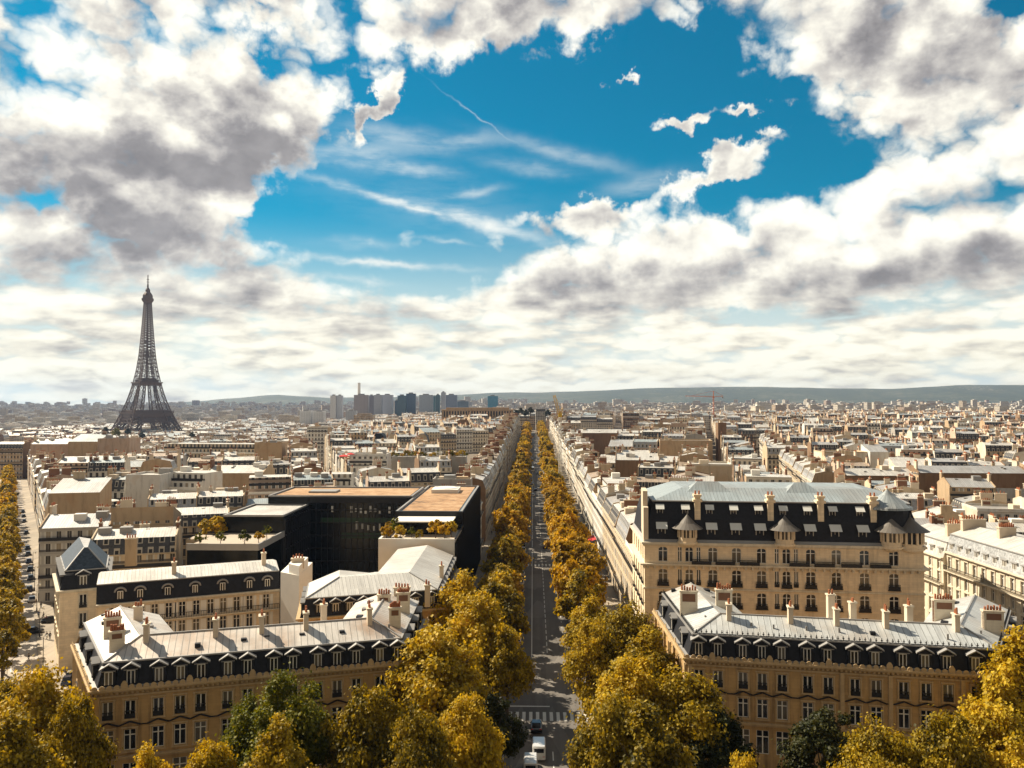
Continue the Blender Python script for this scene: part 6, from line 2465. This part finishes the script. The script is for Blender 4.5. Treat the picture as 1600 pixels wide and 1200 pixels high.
# foreground trees: (label, u of the crown, v of its top, distance, crown radius, proto)
FORE = [
    ('golden tree filling the lower left corner, nearest the left street', 58, 1046, 97, 6.2, BIG[2]),
    ('golden tree at the left picture edge above the lower left corner', 2, 1062, 104, 6.0, BIG[0]),
    ('golden tree cut by the lower left corner of the picture', 20, 1120, 84, 5.6, BIG[1]),
    ('golden tree between the lower left corner and the mansion wall', 112, 1092, 92, 4.6, BIG[0]),
    ('bright green tree against the lower left mansion', 447, 1054, 96, 6.9, BIGG[0]),
    ('small green tree beside the bright green one, toward the mansion', 392, 1085, 98, 4.0, BIGG[0]),
    ('yellow tree top at the bottom edge under the mansion windows', 236, 1164, 86, 3.6, BIG[1]),
    ('second yellow tree top at the bottom edge, left of the green tree', 322, 1160, 85, 4.4, BIG[0]),
    ('olive-yellow tree in front of the bright green tree', 432, 1126, 86, 4.8, BIG[1]),
    ('olive-gold tree right of the bright green tree', 568, 1076, 95, 6.0, BIG[0]),
    ('low gold tree at the bottom edge between the mansion and the avenue', 650, 1108, 90, 4.6, BIG[2]),
    ('tallest dark gold tree, left of the avenue crossing', 684, 982, 112, 8.4, BIG[2]),
    ('gold tree crown rising behind the tallest one, left of the avenue', 718, 896, 146, 7.2, BIG[1]),
    ('dense gold tree on the left pavement just before the crossing', 750, 930, 131, 7.4, BIG[0]),
    ('shaded gold tree overhanging the left lane near the crossing', 792, 985, 126, 4.6, BIG[1]),
    ('shaded tree at the bottom edge left of the avenue cars', 728, 1090, 97, 5.2, BIG[0]),
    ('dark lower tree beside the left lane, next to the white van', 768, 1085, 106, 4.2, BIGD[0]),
    ('yellow-green tree crown at the right of the avenue behind the front pair', 918, 934, 150, 5.6, BIG[1]),
    ('broad yellow-green tree right of the avenue crossing', 975, 945, 136, 7.0, BIG[2]),
    ('yellow tree on the right kerb above the crossing', 930, 968, 126, 5.6, BIG[0]),
    ('large yellow tree at the corner of the right mansion', 1010, 985, 122, 6.8, BIG[1]),
    ('gold tree in the middle of the right foreground clump', 985, 1030, 105, 6.6, BIG[0]),
    ('gold tree touching the right mansion wall', 1066, 1050, 103, 6.6, BIG[2]),
    ('orange-gold tree at the bottom edge right of the avenue', 955, 1085, 93, 5.2, BIG[2]),
    ('gold tree at the bottom edge below the right foreground clump', 1010, 1105, 90, 6.0, BIG[1]),
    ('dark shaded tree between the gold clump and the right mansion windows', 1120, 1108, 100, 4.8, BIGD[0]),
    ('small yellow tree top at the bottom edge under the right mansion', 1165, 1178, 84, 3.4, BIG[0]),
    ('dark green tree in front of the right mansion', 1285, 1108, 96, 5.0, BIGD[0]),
    ('round yellow tree in front of the right mansion, right of the dark one', 1374, 1132, 88, 5.0, BIG[2]),
    ('golden tree at the bottom right under the mansion corner', 1476, 1118, 87, 5.6, BIG[0]),
    ('tall golden tree cut by the right picture edge', 1592, 990, 103, 6.6, BIG[1]),
    ('golden tree in the lower right corner', 1560, 1098, 90, 5.8, BIG[2]),
]
for lab, u, v, D, rad, pr in FORE:
    top = Dp(u, v, D)
    h = top.z
    base_h, base_r = (15 if pr is BIGD[0] else 17), {id(BIG[0]): 6.4, id(BIG[1]): 5.6, id(BIG[2]): 6.9, id(BIGG[0]): 6.6, id(BIGD[0]): 5.0}[id(pr)]
    tree(pr, lab, top.x, top.y, -0.2, rad/base_r, rt.uniform(0, 6.28), None, 'plane_tree', h/base_h)
# avenue rows
y, k = 156.0, 0
nL = nR = 0
while y < 1085:
    for side, t in (('left', -7.2), ('right', 10.2)):
        if side == 'right' and y < 162:
            continue
        yy = y+rt.uniform(-1.2, 1.2)
        n = nL if side == 'left' else nR
        near = yy < 420
        pool = ROW if near else FAR
        pr = rt.choice(pool)
        if side == 'right' and 170 < yy < 330:
            pr = ROW[rt.choice((2, 3))]
        warm = {ROW[0][0].name: 'golden', ROW[1][0].name: 'golden', ROW[2][0].name: 'orange', ROW[3][0].name: 'orange', FAR[0][0].name: 'golden', FAR[1][0].name: 'orange', FAR[2][0].name: 'golden'}[pr[0].name]
        s = rt.uniform(1.06, 1.28)*(1.0 if yy < 700 else 0.95)
        gz = ground(0, yy)
        tree(pr, '%s avenue tree, %s of the %s row counted from the crossing' % (warm, ordn(n), side), t+rt.uniform(-0.6, 0.6), yy, gz, s, rt.uniform(0, 6.28), 'trees in the %s row of the avenue' % side, 'plane_tree', s*rt.uniform(0.92, 1.1))
        if side == 'left':
            nL += 1
        else:
            nR += 1
    y += 11.2 if y < 500 else 12.0
# trees of the street to the tower, and dark trees closing the avenue
n = 0
s = 56.0
while s < 600:
    pr = rt.choice(ROW[:2] if s < 260 else FAR)
    x, y = iena(s, 9.9+0.004*s)
    k = rt.uniform(0.80, 0.98)
    tree(pr, 'golden street tree along the left picture edge, %s from the near end' % ordn(n), x, y, ground(x, y), k, rt.uniform(0, 6.28), 'trees along the left street', 'plane_tree')
    n += 1
    s += 11.5
for i, (u, v, D) in enumerate(((806, 640, 1130), (814, 637, 1150), (822, 640, 1140), (829, 636, 1160), (856, 640, 1165))):
    p = Dp(u, v, D)
    tree(BIGD[0], 'dark tree closing the far end of the avenue, %s from the left' % ordn(i), p.x, p.y, p.z-15, 1.0, i, 'dark trees at the end of the avenue', 'tall_tree')
for i, (u, v, D) in enumerate(((165, 668, 1200), (182, 672, 1150), (200, 670, 1180), (222, 676, 1120), (300, 676, 1150))):
    p = Dp(u, v, D)
    gz = p.z-14
    tree(BIGD[0] if i != 1 else BIGG[0], 'dark park tree %s' % ('before the foot of the iron tower, %s from the left' % ordn(i)), p.x, p.y, gz, 1.0, i, 'far park trees', 'tall_tree')

# planted terraces and roofs
SP = [(-33.4, 184, 1.5, 20.4, 1), (-31.6, 186.5, 1.9, 20.4, 0), (-30.0, 183.5, 1.3, 20.4, 2), (-33.2, 188.6, 1.6, 20.4, 1), (-28.2, 188, 1.0, 20.4, 0), (-26.0, 184.4, 0.9, 20.4, 2), (-22.6, 187.5, 1.9, 20.4, 1), (-20.2, 185.0, 1.6, 20.4, 1), (-19.0, 188.6, 1.4, 20.4, 2),
      (-82.6, 203.5, 1.8, 17.5, 2), (-80.6, 206, 2.0, 17.5, 2), (-79.4, 203.8, 1.7, 17.5, 1), (-77.6, 187.0, 1.2, 18.5, 0), (-73.0, 188.0, 1.3, 18.5, 0), (-67.0, 187.2, 1.5, 18.5, 0), (-65.0, 191, 1.2, 18.5, 1), (-65, 197, 1.3, 18.5, 0)]
for i, (u, v, sc3, z, k) in enumerate(SP):
    p = Vector((u, v, z))
    col = ('green', 'orange', 'yellow')[k]
    where = 'on the office block terrace' if i < 9 else 'on the roof left of the office block'
    o = tree(BUSH[k], '%s shrub %s, %s from the left' % (col, where, ordn(sorted(q[0] for q in (SP[:9] if i < 9 else SP[9:])).index(u))), p.x, p.y, z, sc3, i, 'shrubs on roof terraces', 'roof_shrub', cat='shrub')
rt2 = random.Random(9)
for i in range(22):
    u = 578+i*7.2+rt2.uniform(-2, 2)
    D = rt2.choice((398, 402, 406))
    p = Dp(u, 713, D)
    o = tree(BUSH[i % 3], '%s roof garden shrub above the grey concrete wall, %s from the left' % (('green', 'orange', 'yellow')[i % 3], ordn(i)), p.x, p.y, p.z-0.6, rt2.uniform(0.9, 1.5), i, 'shrubs of the roof garden above the concrete wall', 'roof_shrub', cat='shrub')

# planted bed under the shrubs left of the office block
p, q = Vector((-87.0, 201.5, 0)), Vector((-80.4, 200.5, 0))
m = MB()
m.prism([(p.x, p.y), (q.x, q.y), (q.x, q.y+7), (p.x, p.y+7)], 0, 17.35)
b = empty('garden_roof_house', 'low house whose flat roof carries yellow and orange shrubs, left of the office block', 'building')
m.build('wall', 'party_cream', b)
m = MB()
m.prism([(p.x+.3, p.y+.3), (q.x-.3, q.y+.3), (q.x-.3, q.y+6.7), (p.x+.3, p.y+6.7)], 17.36, 17.5)
m.build('roof', 'terrace', b)

# ------------------------------------------------------------------ vehicles
def carpaint(name, col, metal=0.3):
    m_, n, b_, o = newmat(name)
    b_.inputs['Base Color'].default_value = c4(col)
    b_.inputs['Metallic'].default_value = metal
    b_.inputs['Roughness'].default_value = 0.28
    b_.inputs['Coat Weight'].default_value = 0.6
    b_.inputs['Coat Roughness'].default_value = 0.06


PAINT = {'black': (0.012, 0.012, 0.014), 'dark grey': (0.05, 0.05, 0.055), 'silver': (0.42, 0.42, 0.43), 'white': (0.75, 0.74, 0.72), 'dark blue': (0.015, 0.025, 0.06), 'red': (0.35, 0.02, 0.015)}
for k_, c_ in PAINT.items():
    carpaint('paint_'+k_.replace(' ', '_'), c_)
plain('lamp_glass', (0.8, 0.78, 0.7), 0.2, var=0.05)
plain('lamp_red', (0.5, 0.02, 0.02), 0.3, var=0.05)


def loft(mb, secs, mi=0):
    """Cross-sections (lists of equal length) joined in order, ends closed."""
    n = len(secs[0])
    for A, B in zip(secs, secs[1:]):
        for i in range(n):
            j = (i+1) % n
            mb.face([A[i], A[j], B[j], B[i]], mi)
    mb.face(secs[0][::-1], mi)
    mb.face(secs[-1], mi)


def body_sec(x, w, z0, z1, r=0.14):
    return [(x, -w+r*0.6, z0), (x, w-r*0.6, z0), (x, w, z0+r), (x, w, z1-r*1.6), (x, w-r, z1), (x, -w+r, z1), (x, -w, z1-r*1.6), (x, -w, z0+r)]


def car_proto(kind, paint):
    key = ('car', kind, paint)
    if key in WCACHE:
        return WCACHE[key]
    b, g = MB(), MB()
    if kind == 'car':
        L = [(-2.1, .72, .35, .70), (-2.0, .82, .26, .86), (-1.2, .88, .24, .96), (0.9, .88, .24, .96), (1.7, .84, .24, .86), (2.05, .74, .3, .68)]
        loft(b, [body_sec(*q) for q in L])
        g_ = [(-1.75, .66, .94, .98), (-1.15, .68, .94, 1.42), (0.25, .68, .94, 1.44), (1.05, .66, .94, .98)]
        loft(g, [body_sec(x, w, z0, z1, 0.04) for x, w, z0, z1 in g_])
        b.face([(-1.12, -.62, 1.455), (0.22, -.62, 1.47), (0.22, .62, 1.47), (-1.12, .62, 1.455)])
        ax, rw = (-1.3, 1.35), 0.33
    elif kind == 'van':
        L = [(-2.5, .9, .35, 2.15), (-2.4, .96, .3, 2.25), (1.0, .96, .3, 2.25), (1.55, .94, .3, 1.55), (1.6, .94, .3, 1.15), (2.35, .88, .32, .95), (2.5, .8, .4, .75)]
        loft(b, [body_sec(*q) for q in L])
        g.face([(1.06, -.8, 2.1), (1.06, .8, 2.1), (1.66, .85, 1.3), (1.66, -.85, 1.3)][::-1])
        for sg in (-1, 1):
            q = [(0.2, sg*.975, 1.3), (1.35, sg*.975, 1.3), (1.0, sg*.975, 1.95), (0.2, sg*.975, 1.95)]
            g.face(q if sg < 0 else q[::-1])
        g.face([(-2.52, -.7, 1.35), (-2.52, .7, 1.35), (-2.5, .7, 1.95), (-2.5, -.7, 1.95)][::-1])
        ax, rw = (-1.55, 1.6), 0.36
    else:      # bus or lorry
        L = [(-4.6, 1.15, .4, 2.95), (-4.5, 1.22, .35, 3.0), (4.3, 1.22, .35, 3.0), (4.6, 1.15, .4, 2.8)]
        loft(b, [body_sec(*q) for q in L])
        for sg in (-1, 1):
            q = [(-4.2, sg*1.235, 1.45), (4.0, sg*1.235, 1.45), (4.0, sg*1.235, 2.45), (-4.2, sg*1.235, 2.45)]
            g.face(q if sg < 0 else q[::-1])
        g.face([(-4.62, -1.0, 1.4), (-4.62, 1.0, 1.4), (-4.6, 1.0, 2.5), (-4.6, -1.0, 2.5)][::-1])
        ax, rw = (-2.9, 2.9), 0.48
    w = MB()
    n = 12
    for s0, s1 in ((-0.11, 0.11),):
        for i in range(n):
            a, c = 2*math.pi*i/n, 2*math.pi*(i+1)/n
            w.face([(rw*math.cos(a), s0, rw*math.sin(a)), (rw*math.cos(a), s1, rw*math.sin(a)), (rw*math.cos(c), s1, rw*math.sin(c)), (rw*math.cos(c), s0, rw*math.sin(c))])
        w.face([(rw*math.cos(2*math.pi*i/n), s0, rw*math.sin(2*math.pi*i/n)) for i in range(n)])
        w.face([(rw*math.cos(2*math.pi*i/n), s1, rw*math.sin(2*math.pi*i/n)) for i in range(n)][::-1])
    hl = MB()
    hl.box(-0.02, 0.05, -0.17, 0.17, -0.07, 0.07, bottom=True)
    out = (b.mesh('body', ['paint_'+paint.replace(' ', '_')]), g.mesh('glass', ['car_glass']), w.mesh('wheel', ['rubber']), hl.mesh('headlight', ['lamp_glass']), hl.mesh('tail_light', ['lamp_red']), ax, rw)
    WCACHE[key] = out
    return out


def car(kind, paint, label, x, y, rz, group=None, lights=True):
    b, g, w, hl, tl, ax, rw = car_proto(kind, paint)
    o = empty({'car': 'car', 'van': 'van', 'bus': 'bus'}[kind], label, {'car': 'car', 'van': 'van', 'bus': 'bus'}[kind], (x, y, ground(x, y)-0.15), rz, group)
    link('body', b, o)
    link('windows', g, o)
    wy = {'car': .8, 'van': .87, 'bus': 1.12}[kind]
    for a in ax:
        for s in (-1, 1):
            link('wheel', w, o, (a, s*wy, rw))
    if lights:
        fx = {'car': 2.02, 'van': 2.44, 'bus': 4.55}[kind]
        for s in (-1, 1):
            link('headlight', hl, o, (fx, s*wy*0.72, 0.68))
            link('tail_light', tl, o, (-fx-0.04, s*wy*0.8, 0.8))
    return o


UP, DOWN = math.pi/2, -math.pi/2
for kind, paint, lab, u, v, dr in [('car', 'black', 'black car just below the avenue crossing', 838, 1138, UP), ('van', 'white', 'white van behind the black car, waiting before the crossing', 842, 1178, UP),
                                   ('van', 'white', 'white van with only its roof end above the bottom picture edge', 829, 1204, UP), ('van', 'white', 'white van on the right of the avenue above the crossing trees', 873, 892, DOWN),
                                   ('car', 'black', 'black car on the upper crossing of the avenue', 852, 856, UP), ('bus', 'white', 'white bus far up the avenue', 832, 744, UP), ('car', 'silver', 'silver car behind the far white bus', 832, 762, UP),
                                   ('car', 'dark grey', 'dark grey car up the avenue between the white bus and the black car', 846, 800, DOWN), ('car', 'white', 'small white car up the avenue left of the dark grey one', 833, 778, UP),
                                   ('car', 'white', 'white car at the far end of the avenue', 830, 706, UP), ('car', 'black', 'black car right of the far white bus', 840, 748, DOWN), ('car', 'silver', 'silver car ahead of the far white bus', 831, 728, UP), ('car', 'dark grey', 'dark grey car behind the far silver car, up the avenue', 837, 771, UP),
                                   ('car', 'white', 'white car coming down the avenue past the far white bus', 841, 733, DOWN), ('van', 'white', 'small white van far up the avenue beyond the bus', 836, 718, DOWN), ('car', 'red', 'red car near the far end of the avenue', 833, 697, UP), ('car', 'silver', 'silver car half under the right kerb trees', 872, 838, DOWN), ('car', 'dark blue', 'dark blue car coming down the right lane near the trees', 868, 820, DOWN)]:
    p = G(u, v, 0)
    car(kind, paint, lab, p.x, p.y, dr)
# parked along the avenue kerbs
rc = random.Random(21)
for side, t, dr in (('left', C0+1.15, UP), ('right', C1-1.15, DOWN)):
    k = 0
    yy = 170.0
    while yy < 470:
        if not 246 < yy < 266 and rc.random() < 0.82:
            pt = rc.choice(['black', 'dark grey', 'silver', 'white', 'dark blue', 'black'])
            car('car', pt, '%s car parked under the %s avenue trees, %s from the crossing' % (pt, side, ordn(k)), t, yy, dr, 'cars parked along the avenue', lights=yy < 260)
            k += 1
        yy += 5.7
# cars on the left street
k = 0
for (u, v, pt) in [(46, 925, 'black'), (48, 907, 'dark grey'), (47, 893, 'black'), (45, 880, 'dark blue'), (44, 868, 'black'), (43, 858, 'black'), (38, 812, 'dark grey'), (37, 803, 'black'), (36, 795, 'black'), (50, 942, 'silver'), (41, 832, 'dark grey')]:
    p = G(u, v, -0.6)
    car('car', pt, '%s car standing in the left street, %s from the near end' % (pt, ordn(k)), p.x, p.y, math.atan2(IED.y, IED.x), 'cars standing in the left street', lights=False)
    k += 1
for i, (u, v, pt, a) in enumerate([(30, 1000, 'black', 0.2), (8, 1010, 'dark grey', 0.3), (52, 990, 'black', 0.25), (20, 990, 'silver', 0.2), (4, 995, 'black', 0.2), (80, 973, 'black', 0.5), (106, 1068, 'dark blue', 1.9), (112, 1060, 'silver', 1.9)]):
    p = G(u, v, -0.2)
    car('car', pt, '%s car turning at the mouth of the left street, %s from the left' % (pt, ordn(sorted([30, 8, 52, 20, 4, 80, 106, 112]).index(u))), p.x, p.y, a, 'cars at the mouth of the left street', lights=False)

# ------------------------------------------------------------------ people
def person_mesh(seed, step):
    """Standing or walking figure: one continuous skin-and-clothes surface grown from a jointed skeleton."""
    r = random.Random(seed)
    sw = 0.20*step
    V = [(0, 0, 0.95), (0, 0, 1.2), (0, 0.01, 1.42), (0, 0.015, 1.53), (0, 0.03, 1.64), (0, 0.03, 1.76),
         (0.10, 0, 0.9), (0.11, sw, 0.5), (0.11, sw*1.1-0.05, 0.09), (0.11, sw*1.1+0.10, 0.04),
         (-0.10, 0, 0.9), (-0.11, -sw*0.5, 0.5), (-0.11, -sw*1.5, 0.10), (-0.11, -sw*1.5+0.14, 0.04),
         (0.20, 0, 1.40), (0.25, -sw*0.7, 1.13), (0.24, -sw*0.5+0.08, 0.88), (0.23, -sw*0.5+0.11, 0.78),
         (-0.20, 0, 1.40), (-0.25, sw*0.7, 1.13), (-0.24, sw*0.9+0.08, 0.88), (-0.23, sw*0.9+0.11, 0.78)]
    E = [(0, 1), (1, 2), (2, 3), (3, 4), (4, 5), (0, 6), (6, 7), (7, 8), (8, 9), (0, 10), (10, 11), (11, 12), (12, 13), (2, 14), (14, 15), (15, 16), (16, 17), (2, 18), (18, 19), (19, 20), (20, 21)]
    RAD = [(.15, .11), (.15, .10), (.17, .10), (.055, .055), (.085, .10), (.07, .085), (.095, .095), (.065, .07), (.045, .05), (.04, .03), (.095, .095), (.065, .07), (.045, .05), (.04, .03), (.065, .065), (.05, .05), (.038, .038), (.035, .022), (.065, .065), (.05, .05), (.038, .038), (.035, .022)]
    me = bpy.data.meshes.new('person')
    me.from_pydata(V, E, [])
    o = bpy.data.objects.new('person_skeleton', me)
    COL.objects.link(o)
    md = o.modifiers.new('skin', 'SKIN')
    sd_ = o.modifiers.new('sub', 'SUBSURF')
    sd_.levels = sd_.render_levels = 1
    for sv, rr in zip(me.skin_vertices[0].data, RAD):
        sv.radius = rr
    me.skin_vertices[0].data[0].use_root = True
    dg = bpy.context.evaluated_depsgraph_get()
    out = bpy.data.meshes.new_from_object(o.evaluated_get(dg))
    bpy.data.objects.remove(o)
    out.name = 'person'
    return out


def hair_mesh():
    m = MB()
    m.lathe([(0.0, 1.84), (0.06, 1.83), (0.10, 1.78), (0.11, 1.71), (0.095, 1.66)], 10, 0, (0, 0.005, 0))
    return m.mesh('hair', ['iron'])


CLOTH = {'dark': (0.02, 0.02, 0.025), 'blue': (0.03, 0.05, 0.11), 'pale': (0.45, 0.42, 0.38), 'red': (0.32, 0.03, 0.03), 'brown': (0.12, 0.07, 0.04)}
for k_, c_ in CLOTH.items():
    m_, n_2, b_2, o_2 = newmat('clothes_'+k_)
    z_ = n_2.xyz(n_2.new('ShaderNodeTexCoord').outputs['Object'])[2]
    c_2 = n_2.mix(n_2.m('GREATER_THAN', z_, 0.93), c4((0.02, 0.022, 0.03)), c4(c_))
    c_2 = n_2.mix(n_2.m('GREATER_THAN', z_, 1.49), c_2, c4((0.42, 0.25, 0.17)))
    c_2 = n_2.mix(n_2.m('LESS_THAN', z_, 0.08), c_2, c4((0.015, 0.012, 0.01)))
    n_2.put(b_2.inputs['Base Color'], c_2)
    b_2.inputs['Roughness'].default_value = 0.8
PB = []
for i in range(2):
    pm = person_mesh(i, 1.0 if i else 0.25)
    PB.append(pm)
PM = {}
HAIR = hair_mesh()


def person(cloth, label, x, y, z, rz, walk, group):
    key = (cloth, walk)
    if key not in PM:
        q = PB[1 if walk else 0].copy()
        q.materials.clear()
        q.materials.append(MATS['clothes_'+cloth])
        PM[key] = q
    o = link('person', PM[key], None, (x, y, z), rz)
    tag(o, label, 'person', group)
    link('hair', HAIR, o)
    return o


rp = random.Random(8)
for n_want, (u0, u1, v0, v1), (xa, xb), (ya, yb), what, grp in ((36, (905, 962, 815, 948), (14.2, 21.4), (165, 310), 'on the right avenue pavement', 'people on the right pavement of the avenue'),
                                                              (18, (742, 792, 765, 885), (-17.0, -10.4), (190, 330), 'on the left avenue pavement', 'people on the left pavement of the avenue')):
    spots = []
    while len(spots) < n_want:
        p = G(rp.uniform(u0, u1), rp.uniform(v0, v1), 0)
        if xa < p.x < xb and ya < p.y < yb:
            spots.append((p.y, p.x))
    for k, (y, x) in enumerate(sorted(spots)):
        cl = rp.choice(['dark', 'dark', 'blue', 'pale', 'brown', 'red'])
        person(cl, 'person in %s top %s, %s from the near end' % (cl, what, ordn(k)), x, y, ground(0, y), rp.choice((0, math.pi))+rp.uniform(-.4, .4), rp.random() < 0.6, grp)
for i, (u, v) in enumerate([(73, 999), (78, 999), (45, 1034), (60, 965), (68, 967), (72, 973), (66, 972), (64, 950), (70, 930), (75, 940), (62, 900), (66, 880)]):
    p = G(u, v, 0)
    cl = ['dark', 'dark', 'dark', 'blue', 'dark', 'red', 'pale', 'dark', 'brown', 'dark', 'blue', 'dark'][i]
    person(cl, 'person in %s top crossing the pale left street, %s counted from the near end' % (cl, ordn(sorted([-q for _, q in [(73, 999), (78, 999.1), (45, 1034), (60, 965), (68, 967), (72, 973), (66, 972), (64, 950), (70, 930), (75, 940), (62, 900), (66, 880)]]).index(-(v if u != 78 else 999.1)))), p.x, p.y, ground(p.x, p.y)-0.1, rp.uniform(0, 6), i % 2 == 0, 'people in the left street')

# ------------------------------------------------------------------ small things on roofs and pavements
def parasol(label, p, r, mat_, name='parasol', h=2.4):
    o = empty(name, label, 'parasol', p)
    m = MB()
    m.lathe([(r, h-0.5), (r*0.55, h-0.15), (0.05, h+0.1), (0, h+0.12)], 8)
    m.lathe([(r, h-0.72), (r, h-0.5)], 8)
    m.build('canopy', mat_, o)
    m = MB()
    m.tube([(0, 0, 0), (0, 0, h)], [0.05, 0.04], 6)
    m.build('pole', 'lead', o)


parasol('red parasol on the terrace of the white house behind the office block', Dp(538, 719, 368), 2.4, 'red_cloth')
parasol('second red parasol half hidden beside the first, behind the office block', Dp(548, 716, 369), 1.8, 'red_cloth')
parasol('white peaked parasol on the terrace left of the white stepped house', Dp(174, 793, 292), 2.6, 'white_paint', h=3.0)
for i in range(5):
    parasol('dark cafe parasol on the left pavement beside the office block, %s from the near end' % ordn(i), (-14.2, 196+i*5.2, 0), 1.7, 'iron')
for i in range(4):
    parasol('pale cafe parasol on the right pavement below the big hotel, %s from the near end' % ordn(i), (18.6, 172+i*4.6, 0), 1.5, 'awning')
o = empty('cafe_awning', 'red cafe awning on the sunlit right front of the avenue', 'awning', (22.2, 292, 0))
m = MB()
m.face([(0, -5, 3.6), (-2.6, -5, 2.7), (-2.6, 5, 2.7), (0, 5, 3.6)])
m.face([(-2.6, -5, 2.7), (-2.6, -5, 2.3), (-2.6, 5, 2.3), (-2.6, 5, 2.7)])
m.build('cloth', 'red_cloth', o)


def street_lamp(label, x, y, group):
    k = ('lamp',)
    if k not in WCACHE:
        a, b = MB(), MB()
        a.tube([(0, 0, 0), (0, 0, 0.9), (0, 0, 1.0), (0, 0, 6.2)], [0.16, 0.13, 0.08, 0.06], 7)
        a.tube([(0, 0, 6.2), (0.2, 0, 6.7), (0.7, 0, 6.8)], [0.05, 0.04, 0.04], 5)
        b.lathe([(0.05, 6.85), (0.24, 6.7), (0.18, 6.35), (0.08, 6.2), (0, 6.18)], 8, 0, (0.75, 0, 0))
        WCACHE[k] = (a.mesh('post', ['iron']), b.mesh('lantern', ['lamp_glass']))
    o = empty('street_lamp', label, 'street lamp', (x, y, ground(x, y)), math.pi if x > 0 else 0, group)
    link('post', WCACHE[k][0], o)
    link('lantern', WCACHE[k][1], o)


for i in range(9):
    street_lamp('black street lamp on the left kerb of the avenue, %s from the crossing' % ordn(i), C0-0.7, 164+i*30, 'street lamps along the avenue')
    street_lamp('black street lamp on the right kerb of the avenue, %s from the crossing' % ordn(i), C1+0.7, 170+i*30, 'street lamps along the avenue')
for i in range(6):
    x, y = iena(40+i*26, 3.6)
    street_lamp('black street lamp on the pavement of the left street, %s from the near end' % ordn(i), x, y, 'street lamps along the left street')

# ------------------------------------------------------------------ the air
def haze():
    m = bpy.data.materials.new('haze_air')
    m.use_nodes = True
    t = m.node_tree
    t.nodes.clear()
    v = t.nodes.new('ShaderNodeVolumePrincipled')
    v.inputs['Color'].default_value = (0.41, 0.61, 0.98, 1)
    v.inputs['Density'].default_value = HAZE
    v.inputs['Anisotropy'].default_value = 0.25
    o = t.nodes.new('ShaderNodeOutputMaterial')
    t.links.new(v.outputs[0], o.inputs['Volume'])
    MATS['haze_air'] = m
    b = MB()
    b.box(-9500, 9500, -1600, 10500, -75, 312, bottom=True)
    tag(b.build('haze', 'haze_air'), 'thin blue air between the near roofs and the far hills', 'haze', None, 'stuff')


HAZE = 3.8e-5
haze()
sc.cycles.max_bounces = 6
sc.cycles.diffuse_bounces = 3
sc.cycles.glossy_bounces = 2
sc.cycles.transmission_bounces = 3
sc.cycles.volume_bounces = 0
sc.cycles.transparent_max_bounces = 8
